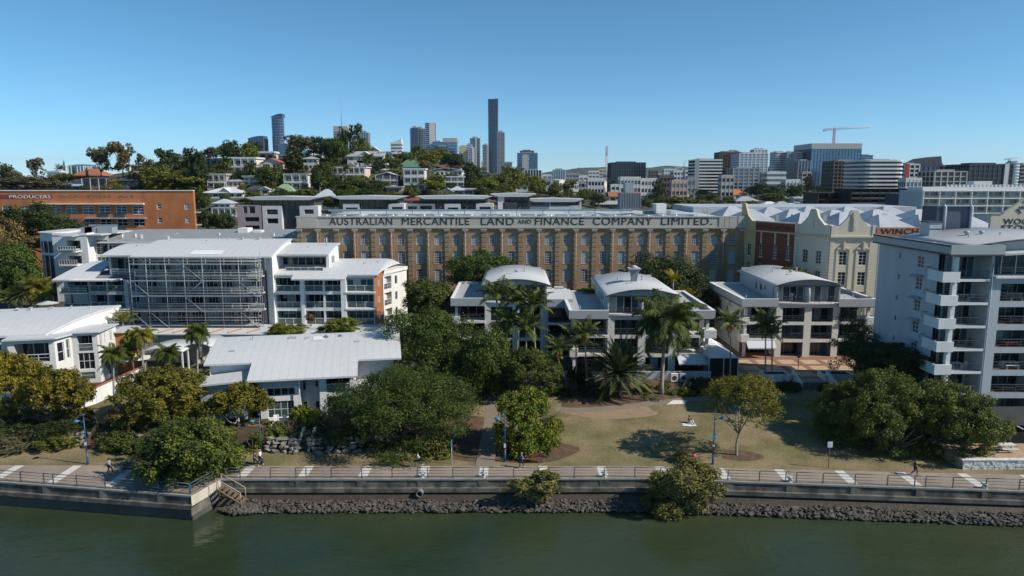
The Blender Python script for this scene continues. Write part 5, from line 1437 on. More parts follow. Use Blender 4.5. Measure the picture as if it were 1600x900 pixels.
# roof: low ridges, ducts, solar racks and vents behind the parapet
RFW = M('weathered_metal_roof', (.46,.48,.50), var=.12, sc=.12, rough=.5, rib=('X',2.4,.08,.14))
b = MB(RFW); nb = 8
for k in range(nb):
    a, c = .3+(L-.6)*k/nb, .3+(L-.6)*(k+1)/nb; m = (a+c)/2; z = zt1-.85
    b.poly([(a,.7,z),(m,.7,z),(m,9,z+.5),(a,9,z)]); b.poly([(m,.7,z),(c,.7,z),(c,9,z),(m,9,z+.5)])
    b.poly([(a,9,z),(m,9,z+.5),(m,46,z+.5),(a,46,z)]); b.poly([(m,9,z+.5),(c,9,z),(c,46,z),(m,46,z+.5)])
ro = b.build('roof', ws)
b = MB(M('roof_skylight',(.20,.26,.30),rough=.2,var=.2))
for k in range(10): x = lx(495)+k*8.6; b.box(x, x+6.6, 12, 14.5, zt1-.4, zt1-.15)
b.build('skylight', ws)
b = MB(M('duct_blue',(.22,.28,.32),var=.12,rough=.5)); b.box(lx(480), lx(1010), 18, 18.6, zt1+.35, zt1+.8); b.box(lx(1030), lx(1075), 17, 20, zt1-.3, zt1+.5)
for k in range(14): x = lx(490)+k*6.2; b.tube((x,18.3,zt1-.8),(x,18.3,zt1+.4),.08,n=5); b.tube((x,18.3,zt1+.7),(x+.9,16,zt1+1.5),.05,n=4)
b.build('duct', ws)
b = MB(M('cooling_tower',(.14,.16,.18),var=.15)); b.box(lx(993), lx(1028), 22, 27, zt1+.4, zt1+4.6); b.mat(STEEL := M('galvanised_steel', (.34,.36,.38)))
for k in range(9): b.box(lx(993)+k*.6, lx(993)+k*.6+.08, 21.9, 21.99, zt1+1.2, zt1+4.6)
b.box(lx(1002), lx(1016), 23, 26, zt1+4.61, zt1+7.0); b.build('cooling_plant', ws)
pipe_vents(ws, [(lx(x), 6+((x*7)%5), zt1-.6, .25, .6, ('turbine','box','pipe')[(x//10)%3]) for x in range(500,1150,26)], WHITEP)
b = MB(WHITEP); b.box(lx(1045), lx(1062), 14, 18, zt1, zt1+2.2); b.build('lift_overrun', ws)

# ---- cream and red wool store with shaped gables (oblique street front, then the sunlit corner tower)
CREAM = M('cream_render', (.56,.51,.41), var=.07, sc=.4, streak=True)
YELL = M('yellow_render', (.50,.40,.21), var=.08, sc=.4, streak=True)
REDB = M('red_brick', (.21,.065,.040), var=.16, sc=.8, rib=('Z',.28,.2,.12))
Yc = 131.0; Xc = Xat(1296.5, Yc, 18); Xl = Xat(1164, 150, 18)
dx, dy = Xc-Xl, Yc-150.0; Lo = math.hypot(dx, dy); ang = math.atan2(dy, dx)
cg = thing('gabled_warehouse', 'cream and red brick wool store with two shaped gables on the corner', 'warehouse', (Xl, 150.0, GW), ang)
zq = lambda py, Y: Zat(py, Y)-GW
zc_ = zq(371, Yc); zpar = zq(352.5, Yc)
def wins(px_list, Y=None): pass
t_y, t_r = .139*Lo, .62*Lo
rowz = [(zq(412,131)*.0+ z0, z1) for z0, z1 in ((zc_-5.2, zc_-2.7), (zc_-9.0, zc_-6.5), (zc_-12.8, zc_-10.3), (.6,2.6))]
def face(x0, x1, mat, xsw, nm='wall', w=1.25):
    ops = [(x-w/2, x+w/2, z0, z1) for x in xsw for z0, z1 in rowz]
    b = MB(mat); b.wall(x0, x1, -.6, zc_, ops, .25); b.build(nm, cg)
    for i, (a, c, z0, z1) in enumerate(ops):
        window(cg, a, .12, z0, w, z1-z0, 2, 4, WINW, GLASSB if i % 3 else GLASSD, sill=CREAM)
face(0, t_y, YELL, [t_y*.42], w=1.0); face(t_y, t_r, REDB, [t_y+(t_r-t_y)*f for f in (.16,.52,.85)], w=1.1); face(t_r, Lo, CREAM, [t_r+(Lo-t_r)*f for f in (.32,.70)])
b = MB(YELL); b.box(0, t_y, -.12, .4, zc_+.3, zpar-.3); b.prism([(-1.2,zpar-.3),(-1.2,zpar+3.3),(-.9,zpar+3.6),(-.2,zpar+3.5),(0.1,zpar+2.6),(.7,zpar+1.1),(1.9,zpar-.05),(t_y,zpar-.1),(t_y,zpar-.3)],'y',-.10,.4)
b.box(-.05,Lo,-.35,.1,zc_+.002,zc_+.298); b.build('parapet', cg)
b = MB(REDB); b.box(t_y+.001, t_r-.001, -.05, .4, zc_+.3, zpar-.2); b.mat(CREAM); b.box(t_y, t_r, -.2, .45, zpar-.198, zpar+.05)
for f in (.16,.52,.85): x = t_y+(t_r-t_y)*f; b.box(x-.16,x+.16,-.16,-.002,zc_-2.4,zc_+.0)
po = b.build('parapet', cg)
text('lettering', 'WOOL STORES', po, t_y+.3, t_r-.3, zc_+.75, zpar-.75, -.07, M('faded_sign',(.055,.022,.018),var=.1))
def gable(parent, x0, x1, zb, zp, mat, T=None):
    m = (x0+x1)/2; h = zp-zb
    prof = [(x0,zb-2.3),(x0,zb),(m-2.7,zb+.02),(m-1.9,zb+.25*h),(m-1.2,zb+.5*h),(m-.85,zb+.78*h),(m-.75,zp-.25),(m-.45,zp),(m+.45,zp),(m+.75,zp-.25),(m+.85,zb+.78*h),(m+1.2,zb+.5*h),(m+1.9,zb+.25*h),(m+2.7,zb+.02),(x1,zb),(x1,zb-2.3)]
    b = MB(mat); b.T = T; b.prism(prof,'y',-.10,.45); b.prism([(m-.32,zb-.6),(m-.32,zp-.5),(m-.15,zp-.3),(m+.15,zp-.3),(m+.32,zp-.5),(m+.32,zb-.6)],'y',-.28,-.102)
    b.box(m-.22,m+.22,-.34,-.285,zb-.2,zb+1.6); b.box(x0,x0+.75,-.2,.5,zb-2.2,zb+.12); b.box(x1-.75,x1,-.2,.5,zb-2.2,zb+.12)
    return b.build('gable', parent)
zpk = zq(327.5, Yc)
gable(cg, t_r, Lo, zpar, zpk, CREAM)
# quoins down the corners
QM = M('cream_quoin', (.58,.53,.43), var=.08, sc=.6, rib=('Z',.62,.12,.35))
b = MB(QM)
for x in (t_r+.35, Lo-.45): b.box(x-.4,x+.4,-.09,-.002,-.6,zc_-.2)
b.build('quoin', cg)
# sunlit front face of the corner tower
FW = Xat(1372, Yc, 18)-Xc; TF = TR(Lo,0,0,-ang)
b = MB(CREAM); b.T = TF
ops = [(x-.72, x+.72, z0, z1) for x in (FW*.29, FW*.70) for z0, z1 in rowz]
b.wall(0, FW, -.6, zc_, ops, .28); b.box(-.1,FW,-.4,.1,zc_+.002,zc_+.298); b.build('wall', cg)
for i, (a, c, z0, z1) in enumerate(ops):
    o = window(cg, 0,0,0, c-a, z1-z0, 2, 4, WINW, GLASSD, sill=WINW); o.matrix_local = TF @ Matrix.Translation((a,.12,z0))
gable(cg, 0, FW-.6, zpar-.1, zpk-.1, CREAM, TF)
b = MB(QM); b.T = TF
for x in (.45, FW-1.2): b.box(x-.4,x+.4,-.09,-.002,-.6,zc_-.2)
b.mat(CREAM)
for x in (FW*.29, FW*.70):
    b.box(x-.18,x+.18,-.35,-.003,zc_-2.3,zc_-.9); b.box(x-1.25,x-.5,-.22,-.003,zc_-2.2,zc_-1.9); b.box(x+.5,x+1.25,-.22,-.003,zc_-2.2,zc_-1.9)
    b.box(x-1.35,x-1.05,-.12,-.003,-.6,zc_-2.2); b.box(x+1.05,x+1.35,-.12,-.003,-.6,zc_-2.2)
b.build('quoin', cg)
b = MB(CREAM); b.T = TF; b.box(FW-.01, FW, 0, 40, -.6, zc_); b.build('wall', cg)
# the many white roof ridges behind the gables
ro = thing('sawtooth_roofs', 'cluster of white metal hipped roofs behind the shaped cream gables', 'roof', (Xat(1190,150,20), 150, 0))
b = MB(M('bright_metal_roof',(.42,.44,.47),var=.15,sc=.25,rough=.45,rib=('X',2.4,.08,.12)))
def hip(b, x0, x1, y0, y1, z, h, k=.35):
    m = (y0+y1)/2; e = (x1-x0)*k
    A = (x0,y0,z),(x1,y0,z),(x1,y1,z),(x0,y1,z); p, q = (x0+e,m,z+h),(x1-e,m,z+h)
    b.poly([A[0],A[1],q,p]); b.poly([A[2],A[3],p,q]); b.poly([A[1],A[2],q]); b.poly([A[3],A[0],p])
zR = Zat(352,142)
b.box(4.5, 46, -6, 6, 5, zR-.4); b.box(-2,46,6.01,40,5,zR-.4); g = random.Random(2)
for r in range(3):
    for k in range(5): hip(b, (-3 if r else 4)+k*(9.6 if r else 8.2), (5.8 if r else 11.4)+k*(9.6 if r else 8.2), -7+r*14, 6.5+r*14, zR-.4+.25*r, 2.3+.5*g.random(), .42)
b.box(-6, 52, 36, 60, 5, zR+2.2); b.build('roof', ro)
pipe_vents(ro, [(2+k*5.2, -1+((k*5)%9), zR+.7, .35, 1.1, ('box','turbine','box')[k%3]) for k in range(9)])
ro.location.y = 148

# ---- orange brick sign wall and stepped gable with lettering behind the tower
root = thing('sign_wall', 'orange brick parapet lettered WINCH between the cream gable and the tower', 'sign', (Xat(1369,118,20), 118, GW))
z = lambda py: Zat(py,118)-GW
b = MB(M('winch_brick',(.42,.20,.11),var=.12,sc=.8)); w = Xat(1440,118,20)-Xat(1369,118,20); b.box(0,w,0,.5,z(368),z(355.5)); b.build('sign_panel', root); b = MB(CREAM); b.box(.6,w,.05,.5,-.5,z(368)-.002); b.build('wall', root)
text('lettering', 'WINCH', root, Xat(1375,118,20)-root.location.x, Xat(1433.5,118,20)-root.location.x, z(365.5), z(357), -.02, INK)
Yg = 108.0; root = thing('lettered_gable', 'cream wool store gable with dark lettering at the right edge', 'warehouse', (Xat(1598,Yg,22), Yg, 1.5))
z = lambda py: Zat(py,Yg)-1.5; q = lambda px: Xat(px,Yg,22)-root.location.x
b = MB(CREAM); b.prism([(q(1546),-1.5),(q(1546),z(333.5)),(q(1563.5),z(333.5)),(q(1595),z(311)),(q(1627),z(333.5)),(q(1650),z(333.5)),(q(1650),-1.5)],'y',0,.5); b.build('wall', root)
b = MB(STONE); b.bar((q(1563),-.08,z(333.5)+.1),(q(1595),-.08,z(311)+.12),.2); b.bar((q(1595),-.08,z(311)+.12),(q(1627),-.08,z(333.5)+.1),.2); b.box(q(1545),q(1563),-.1,.0,z(334.5),z(333)); b.build('coping', root)
text('lettering', 'WOOL', root, q(1566), q(1614), z(350), z(341.5), -.03, INK); text('lettering', 'STORES', root, q(1563.5), q(1626), z(360), z(351.5), -.03, INK)
text('lettering', '1911', root, 0, 1.25, 0, .55, 0, INK, T=Matrix.Translation((q(1589),-.03,z(328)))@Matrix.Rotation(R(-8),4,'Y'))
b = MB(INK); b.bar((q(1584.5),-.04,z(326.5)),(q(1592),-.04,z(333)),.12); b.bar((q(1595),-.04,z(313.5)),(q(1602),-.04,z(319)),.12); b.build('emblem', root)

# ---- orange brick wool store on the left
Y0 = 188.0; X1 = Xat(304.5, Y0, 20); root = ob = thing('brick_warehouse', 'orange brick wool store with white lettering on a maroon band and small balconies', 'warehouse', (X1, Y0, 3))
q = lambda px: Xat(px,Y0,20)-X1; z = lambda py: Zat(py,Y0)-3
ORB = M('bright_orange_brick', (.50,.185,.070), var=.12, sc=.5, rib=('Z',.45,.2,.10), c2=(.43,.155,.06))
ops = []; bays = [(104,121.5),(130,148.5),(156,174),(182.5,199.5),(208,226)]
rws = [(335.5,321.5),(353.5,342),(374,363)]
for a, c in [(-20,-3),(5,22),(31,48),(57,74),(80,97)]+bays:
    for y0, y1 in rws: ops.append((q(a),q(c),z(y0),z(y1)))
for c, w in ((250,7.5),(293,7)):
    for y0, y1 in ((327.3,318.3),(348.5,339.8),(367,358.5)): ops.append((q(c-w/2),q(c+w/2),z(y0),z(y1)))
b = MB(ORB); b.wall(q(-60), 0, -3, z(298.5), ops, .3); b.T = TR(0,0,0,R(113)); so = [(3+5*k, 4.4+5*k, z(y0), z(y1)) for k in range(3) for y0, y1 in ((333,322),(354,343))]; b.wall(0,22,-3,z(298.5),so,.3); b.T = None; b.build('wall', root)
for i, (a, c, z0, z1) in enumerate(ops):
    if i < 30: window(root, a, .12, z0, c-a, z1-z0, 2, 3 if i % 3 == 0 else 2, WINW, (GLASSB, GLASSD, GLASSB)[i%3], bar=.16)
    else: window(root, a, .1, z0, c-a, z1-z0, 1 if i < 33 else 2, 2, WINW, GLASSD, bar=.22)
for a, c, z0, z1 in so: o = window(root,0,0,0,c-a,z1-z0,2,2,WINW,GLASSD,bar=.12); o.matrix_local = TR(0,0,0,R(113)) @ Matrix.Translation((a,.12,z0))
b = MB(WHITEP); b.box(q(-60), .15, -.15, .5, z(298.5), z(297)); b.build('coping', root)
for x0_, x1_, ya in ((54,228,318.6),(135,229,340.8),(196,230,361)):
    b = MB(FASCIA if ya > 330 else WHITEP); b.box(q(x0_), q(x1_), -.9, -.002, z(ya)-.12, z(ya)+.14); b.build('window_awning', root)
for (a, c, yb) in ((156,174.5,340),(181.5,200,340),(181.5,200,360),(158,176,360)):
    b = MB(FASCIA); b.box(q(a), q(c), -1.5, -.003, z(yb)-.25, z(yb)); bo = b.build('balcony', root)
    b = MB(RAILD)
    for t in range(8): x = q(a)+.1+(q(c)-q(a)-.2)*t/7; b.box(x-.03,x+.03,-1.48,-1.42,z(yb),z(yb)+1.05)
    b.box(q(a),q(c),-1.5,-1.4,z(yb)+1.05,z(yb)+1.15); b.mat(RGLASS); b.poly([(q(a),-1.44,z(yb)+.1),(q(c),-1.44,z(yb)+.1),(q(c),-1.44,z(yb)+1),(q(a),-1.44,z(yb)+1)]); b.build('railing', bo)
for k, yb in enumerate((332,352)):
    b = MB(FASCIA); b.T = TR(0,0,0,R(23)); b.box(.002,1.6,3,6,z(yb)-.2,z(yb)); b.mat(RAILD); b.box(1.5,1.6,3,6,z(yb)+.9,z(yb)+1.0)
    for t in range(6): b.box(1.5,1.56,3+t*.58,3.06+t*.58,z(yb),z(yb)+.9)
    b.build('balcony', root)
b = MB(M('maroon_band',(.22,.055,.065),var=.08)); b.box(q(-40), q(85.5), -.03, -.002, z(310.8), z(304.2)); mo = b.build('sign_band', root)
text('lettering', 'PRODUCERS', mo, q(18.5), q(82.5), z(310), z(305), -.06, M('sign_white',(.75,.74,.70),var=.03))
GS = M('sign_grey',(.25,.20,.17),var=.1)
text('lettering', 'WOOL', root, q(98.5), q(130), z(308.7), z(304.3), -.02, GS); text('lettering', 'STORE', root, q(140.5), q(177), z(308.7), z(304.3), -.02, GS); text('lettering', 'No 8', root, q(190), q(212), z(308.7), z(304.3), -.02, GS)
b = MB(RFW); b.poly([(q(-60),.5,z(298.8)),(0,.5,z(298.8)),(-9.3,22,z(298.8)),(q(-60),22,z(298.8))]); b.build('roof', root)

# ---- white modern building with a rounded corner, long grey roof behind the scaffolded block
Y0 = 146.0; X0 = Xat(46,Y0,14); root = thing('white_office', 'white building with a rounded corner and shaded balconies behind the scaffolded roofs', 'apartment building', (X0,Y0,5))
q = lambda px: Xat(px,Y0,14)-X0; z = lambda py: Zat(py,Y0)-5
R_ = (q(83)-q(46))
def arcp(r, cx, cy, n=10): return [(cx+r*math.cos(R(180+90*k/n)), cy+r*.8*math.sin(R(180+90*k/n))) for k in range(n+1)]
b = MB(GLASSD); b.prism(arcp(R_*.96,q(83),5)+[(q(83),9),(q(46)+.2,9)],'z',-1,z(376)); b.build('curved_window', root)
b = MB(WALLW)
for z0, z1 in ((z(378),z(366)),(z(400),z(396))): b.prism(arcp(R_,q(83),5)+[(q(83),9),(q(46),9)],'z',z0,z1)
b.mat(FRAMEW)
for k in range(0,11,2):
    x, y = arcp(R_,q(83),5)[k]; b.box(x-.07,x+.07,y-.07,y+.07,-1,z(376))
b.build('curved_band', root)
opened(root, TR(0,.4,0), [(q(105),q(126),z(391),z(376)),(q(105),q(126),z(412),z(400))], [], q(82.5), q(137), -1, z(364.5), WALLW, rm=None)
for yb in (391.5,412.5):
    b = MB(WALLW); b.box(q(99),q(127),-1.6,.398,z(yb)-.25,z(yb)); bo = b.build('balcony', root); put('railing', railing_mesh(q(127)-q(99),1.0,.5,RAILW,RGLASS,1), bo, (q(99),-1.5,z(yb)))
    b = MB(WALLG); b.box(q(103),q(125),-1.9,.398,z(yb)+3.0,z(yb)+3.2); b.build('sunshade', root)
opened(root, TR(0,3.0,0), [], [(q(139),q(157),z(400),z(377)),(q(139),q(157),z(424),z(404))], q(136), q(160), -1, z(366), WALLW)
b = MB(WALLW); b.box(q(136.5),q(137),.41,3,-1,z(364.5)); b.box(q(46),q(160),9,9.2,-1,z(366)); b.build('side_wall', root)
b = MB(ROOFW); b.prism(arcp(R_+.4,q(83),5)+[(q(83),14),(q(46),14)],'z',z(366),z(366)+.25); b.box(q(83)+.01,q(160),.3,14,z(366)-.3,z(366)-.1); b.build('roof', root)
b = MB(STEEL)
for x in (112, 118, 124, 138, 150): b.box(q(x),q(x)+1.6,4,6,z(366)-.1,z(366)+1.2)
b.box(q(112),q(158),7,7.1,z(366),z(366)+1.6); b.build('air_conditioner', root)
root = thing('long_roof_building', 'building under a long low grey metal roof dotted with vents behind the scaffolded roof', 'building', (Xat(158,150,14), 149, 5))
X0 = root.location.x; q = lambda px: Xat(px,149,14)-X0; z = lambda py: Zat(py,149)-5
b = MB(WALLG); b.box(q(160),q(466),.2,12,-1,z(381)); b.mat(GLASSD)
for k in range(9): b.box(q(162)+k*2.3,q(162)+k*2.3+1.7,.12,.198,z(395),z(384))
b.build('wall', root)
GR = M('mid_grey_roof',(.25,.26,.27),var=.1,sc=.3,rough=.55,rib=('X',.6,.12,.1))
b = MB(GR); f = lambda v: z(378)+ .9+ (1.9)*math.sin(v*1.5)
b.sheet(lambda u,v: (q(156)+(q(465)-q(156))*u+3*(1-u)*v, -.6+13*v, f(v)-.9), 2, 8); b.build('roof', root)
b = MB(WHITEP); b.box(q(156),q(465),-.75,-.601,z(379.6),z(377.4)); b.build('gutter', root)
pipe_vents(root, [(q(x), y, z(374)+.2, .14, .7, k) for x, y, k in ((186,2,'pipe'),(203,3,'pipe'),(216,2,'box'),(218,8,'box'),(232,8,'pipe'),(258,6,'box'),(268,8,'pipe'),(300,8,'pipe'),(318,7,'box'),(330,5,'pipe'),(420,4,'pipe'),(438,3,'box'),(449,5,'pipe'))], WHITEP)
b = MB(WHITEP); b.box(q(354),q(370),7,10,z(374),z(360)); b.box(q(378),q(392),7,9,z(374),z(364)); b.build('roof_hut', root)

# ---- modern terraces with floating flat roofs behind the long wool store
def terrace(label, Y0, px0, px1, yroof, blocks, seed=0):
    X0 = Xat(px0,Y0,24); root = thing('terrace_house', label, 'apartment building', (X0,Y0,GW+4))
    q = lambda px: Xat(px,Y0,24)-X0; z = lambda py: Zat(py,Y0)-GW-4
    b = MB(M('floating_roof_metal',(.50,.52,.53),var=.08,sc=.3)); mid = (px0+px1)/2
    b.prism([(q(px0),z(yroof)),(q(px0+14),z(yroof+4.5)),(q(px1-14),z(yroof+4.5)),(q(px1),z(yroof)),(q(mid),z(yroof-1.5))],'y',-1.4,9); b.build('floating_roof', root)
    b = MB(FRAMED); b.box(q(px0+10),q(px1-10),.6,9,-3,z(yroof+4.6)); b.mat(GLASSD)
    n = int((px1-px0-20)/9)
    for k in range(n): a = q(px0+11)+k*(q(px1-11)-q(px0+11))/n; b.box(a,a+(q(px1-11)-q(px0+11))/n-.25,.5,.598,z(yroof+19),z(yroof+6))
    b.build('glazed_floor', root)
    for (a, c, y1, m, win) in blocks:
        b = MB(m); ops = []
        w = [(q(a)+(q(c)-q(a))*f0, q(a)+(q(c)-q(a))*f1, z(yb), z(yt)) for f0, f1, yb, yt in win]
        b.wall(q(a),q(c),-3,z(y1),w,.4,y=-.9); b.box(q(a),q(a)+.02,-.88,5,-3,z(y1)); b.box(q(c)-.02,q(c),-.88,5,-3,z(y1)); b.poly([(q(a),-.9,z(y1)),(q(c),-.9,z(y1)),(q(c),5,z(y1)),(q(a),5,z(y1))]); b.build('wall', root)
        for x0, x1, z0, z1 in w: window(root, x0, -.6, z0, x1-x0, z1-z0, max(1,round((x1-x0)/1.2)), 1, FRAMED, GLASSD, bar=.09)
    return root
TW_ = M('terrace_white',(.60,.60,.60),var=.06,sc=.4); TG_ = M('terrace_grey',(.26,.27,.29),var=.08,sc=.4); TM_ = M('terrace_mauve',(.33,.29,.31),var=.08)
terrace('modern terrace with a mauve-grey bay and floating roof left of the long wool store', 200, 384, 500, 308, [(372,409,320,TM_,[(.25,.42,333,322),(.5,.75,333,322),(.3,.9,346,339),(.3,.9,358,352)]),(411,441,321.5,TW_,[(.22,.8,335,327),(.22,.8,349,341)]),(469,498,321.5,TW_,[(.25,.75,334,327)])])
terrace('modern terrace block with a wide floating roof above the word AUSTRALIAN', 203, 519, 634, 307, [(500,537,327,TG_,[(.05,.5,334,328)]),(537,562,318,TW_,[(.15,.9,331,324)]),(608,632,318,TW_,[(.2,.9,331,323)])], 1)
terrace('modern terrace block with a floating roof above the word LAND', 206, 650, 770, 306.5, [(633,680,318,TG_,[(.1,.4,330,322),(.5,.9,331,321)]),(695,720,318,TW_,[(.2,.85,331,324)]),(744,771,317.5,TW_,[(.2,.85,331,323)])], 2)
terrace('dark flat-roofed terrace block above the word FINANCE', 210, 766, 838, 303, [(778,788,308,TW_,[]),(786,808,316,FRAMED,[])], 3)
terrace('low grey terrace with a white roof terrace above the word FINANCE', 216, 820, 912, 311, [(824,856,312,TG_,[(.2,.8,320,315)]),(857,908,313,TW_,[(.06,.94,321,315)])], 4)

# ---- black apartment block and long white apartment block at the right
def slabblock(label, Y0, px0, px1, ytop, ybot, nf, nb, wm, slabm, glassm, rail=True, depth=14, cat='apartment building', inset=.9, name='apartment_block'):
    X0 = Xat(px0,Y0,20); G = ground(X0,Y0); root = thing(name, label, cat, (X0,Y0,G-2)); z = lambda py: Zat(py,Y0)-G+2
    W = Xat(px1,Y0,20)-X0; zt, zb = z(ytop), z(ybot); h = (zt-zb)/nf
    b = MB(wm); b.box(0,W,inset,depth,-2,zt); b.build('wall', root)
    g = MB(glassm)
    for k in range(nf):
        for j in range(nb):
            a = W*j/nb; 
            if (j*3+k) % 4 != 3: g.box(a+.12*W/nb, a+.88*W/nb, inset-.08, inset-.002, zb+k*h+.2, zb+k*h+h*.78)
    g.build('glazing', root)
    s = MB(slabm)
    for k in range(nf+1): s.box(-.2,W+.2,-.25,inset-.1,zb+k*h-.18,zb+k*h+.12)
    for j in range(0,nb+1,2): a = min(max(W*j/nb,.0),W-.25); s.box(a,a+.25,-.2,inset-.1,zb-.5,zt)
    s.build('floor_slab', root)
    if rail:
        r = MB(RGLASS)
        for k in range(nf): r.box(0,W,-.18,-.15,zb+k*h+.12,zb+k*h+h*.36)
        r.build('railing', root)
    return root
BLK = M('black_cladding',(.022,.018,.018),var=.2,sc=.2); DKG = M('dark_grey_clad',(.07,.07,.075),var=.15,sc=.2)
slabblock('low black apartment block in shade behind the white roof ridges', 265, 1328, 1416, 295, 327, 4, 12, BLK, BLK, GLASSD)
slabblock('dark brown brick block left of the black apartment block', 275, 1277, 1327, 301, 322, 2, 6, M('dark_brown_brick',(.075,.045,.04),var=.15), M('dark_brown_brick',(0,0,0)), GLASSD, rail=False)
wa = slabblock('long white balcony apartment block behind the lettered gable', 225, 1440, 1640, 298, 333, 3, 16, M('pale_block',(.46,.48,.50),var=.06,sc=.3), WHITEP, GLASSB)
b = MB(TW_); W = Xat(1640,225,20)-wa.location.x; zt = Zat(298,225)-wa.location.z; q = lambda px: Xat(px,225,20)-wa.location.x
b.box(2,W,4,13,zt,zt+1.1); b.box(q(1533),q(1562),5,9,zt+1.1,zt+3.0)
for k in range(20): b.box(q(1488)+k*1.3,q(1488)+k*1.3+.6,4,4.6,zt+1.1,zt+1.9)
b.build('roof_terrace', wa)
gb = slabblock('grey low building with a planted roof edge left of the long white block', 235, 1416, 1446, 303, 330, 3, 5, DKG, FASCIA, GLASSD)
b = MB(M('orange_panel',(.55,.26,.07),var=.1)); q = lambda px: Xat(px,235,20)-gb.location.x; zt = Zat(303,235)-gb.location.z
b.box(q(1430),q(1438),2,4,zt,zt+1.7); b.mat(M('tan_panel',(.50,.40,.24))); b.box(q(1439),q(1459),2,4,zt,zt+1.2); b.build('roof_panel', gb)
# ------------------------------------------------------------------ houses on the hill
def MC(name, c, **k): return M(name, c, **k)
HW = {'white': MC('house_white',(.58,.58,.56),var=.06,sc=.4), 'pink': MC('house_pink',(.58,.46,.38),var=.06,sc=.4), 'grey': MC('house_grey',(.30,.31,.32),var=.08,sc=.4),
      'cream': MC('house_cream',(.55,.49,.38),var=.06,sc=.4), 'dark': MC('house_dark',(.075,.08,.09),var=.1,sc=.4), 'tan': MC('house_tan',(.40,.30,.19),var=.08,sc=.4), 'brick': MC('house_brick',(.26,.12,.08),var=.1,sc=.4), 'blue': MC('house_blue',(.30,.38,.44),var=.06)}
HR = {'white': MC('roof_white',(.60,.61,.62),var=.08,rough=.5), 'grey': MC('roof_grey',(.33,.34,.35),var=.1,rough=.6), 'dark': MC('roof_dark',(.06,.065,.075),var=.1,rough=.6),
      'red': MC('roof_terracotta',(.33,.115,.06),var=.15,sc=.8), 'maroon': MC('roof_maroon',(.23,.06,.055),var=.12), 'green': MC('roof_green',(.10,.19,.13),var=.1,rough=.6), 'pale_green': MC('roof_pale_green',(.24,.33,.19),var=.08,rough=.6), 'pale': MC('roof_pale_blue',(.42,.48,.52),var=.08,rough=.5), 'orange': MC('roof_orange',(.46,.14,.05),var=.12,sc=.8)}
HG = glass('house_glass', (.03,.034,.038), rough=.15)
def house(label, x0, x1, yr, ye, yb, wall, roof, kind='hip', Y=None, nw=4, floors=2, deck=0, hitx=None, depth=None, name='hill_house', cat='house', rot=0, white_trim=True, sunk=3.0):
    """x0..x1 columns, yr ridge row, ye eave row, yb foot row"""
    xm = (x0+x1)/2
    if Y is None: Y = hit(xm, yb).y
    base = P(xm, yb, Y); m = mpp(Y, base.z); w = (x1-x0)*m; he = Zat(ye,Y)-base.z; hr = Zat(yr,Y)-base.z; d = depth or max(6, min(12, w*.8))
    root = thing(name, label, cat, (base.x, Y, base.z), R(rot))
    b = MB(HW[wall]); ops = []
    fh = he/floors; a = w/2
    for k in range(floors):
        for j in range(nw):
            c = -a+w*(j+.5)/nw; ww = w/nw*(.30 if deck == 0 else .36); ops.append((c-ww, c+ww, k*fh+fh*(.30 if deck < 2 else .12), k*fh+fh*.82))
    b.wall(-a, a, -sunk, he, ops, .35, y=0); b.box(-a, a, .36, d, -sunk, he); b.box(-a,-a+.02,.001,.359,-sunk,he); b.box(a-.02,a,.001,.359,-sunk,he)
    if kind == 'gable': b.poly([(-a,0,he),(a,0,he),(0,0,hr-.1)]); b.poly([(a,d,he),(-a,d,he),(0,d,hr-.1)])
    b.build('wall', root)
    for i, (p, q, z0, z1) in enumerate(ops): window(root, p, .2, z0, q-p, z1-z0, max(1, min(4, round((q-p)/1.0))), 1, FRAMEW if white_trim else FRAMED, HG, bar=.10, pane=False)
    o = .5; r = MB(HR[roof])
    if kind == 'hip':
        e = min(w,d)*.45; A = [(-a-o,-o,he),(a+o,-o,he),(a+o,d+o,he),(-a-o,d+o,he)]; p, q = (-a+e, d/2, hr), (a-e, d/2, hr)
        if p[0] > q[0]: p = q = (0, d/2, hr)
        r.poly([A[0],A[1],q,p]); r.poly([A[1],A[2],q]); r.poly([A[2],A[3],p,q]); r.poly([A[3],A[0],p]); r.box(-a-o,a+o,-o,d+o,he-.18,he-.003)
    elif kind == 'gable':
        for s in (-1,1): r.prism([(0,hr),(s*(a+o),he-.2),(s*(a+o),he-.4),(0,hr-.2)],'y',-o,d+o)
    elif kind == 'side':
        r.prism([(-o,he),(d/2,hr),(d+o,he),(d+o,he-.2),(d/2,hr-.2),(-o,he-.2)],'x',-a-o,a+o)
    elif kind == 'flat': r.box(-a-o,a+o,-o-.3,d+o,he,he+max(.3,hr-he))
    elif kind == 'arch': r.vault(-a-o,a+o,-o,d+o,he,hr-he,'x',.2,10)
    elif kind == 'skillion': r.prism([(-o-.4,he),(d+o,hr),(d+o,hr-.25),(-o-.4,he-.25)],'x',-a-o,a+o)
    r.build('roof', root)
    if deck:
        s = MB(HW['white'] if wall != 'cream' else HW['cream'])
        for k in range(floors):
            z = k*fh; 
            if k or deck > 1: s.box(-a,a,-1.6,-.002,z-.2,z)
        for j in range(nw+1): x = -a+w*j/nw; x = min(max(x,-a),a-.2); s.box(x,x+.2,-1.55,-1.35,-sunk+.5,he)
        for k in range(floors):
            if k or deck > 1: s.box(-a,a,-1.6,-1.52,k*fh+.9,k*fh+1.0); s.box(-a,a,-1.6,-1.55,k*fh+.05,k*fh+.45)
        s.build('verandah', root)
    return root
H_ = house
hs_ = []; HX = []
def H(*a, **k):
    o = H_(*a, **k); hs_.append((a[0], (a[1]+a[2])/2, (a[3]+a[5])/2)); HX.append((a[1],a[2],a[3],a[5])); return o
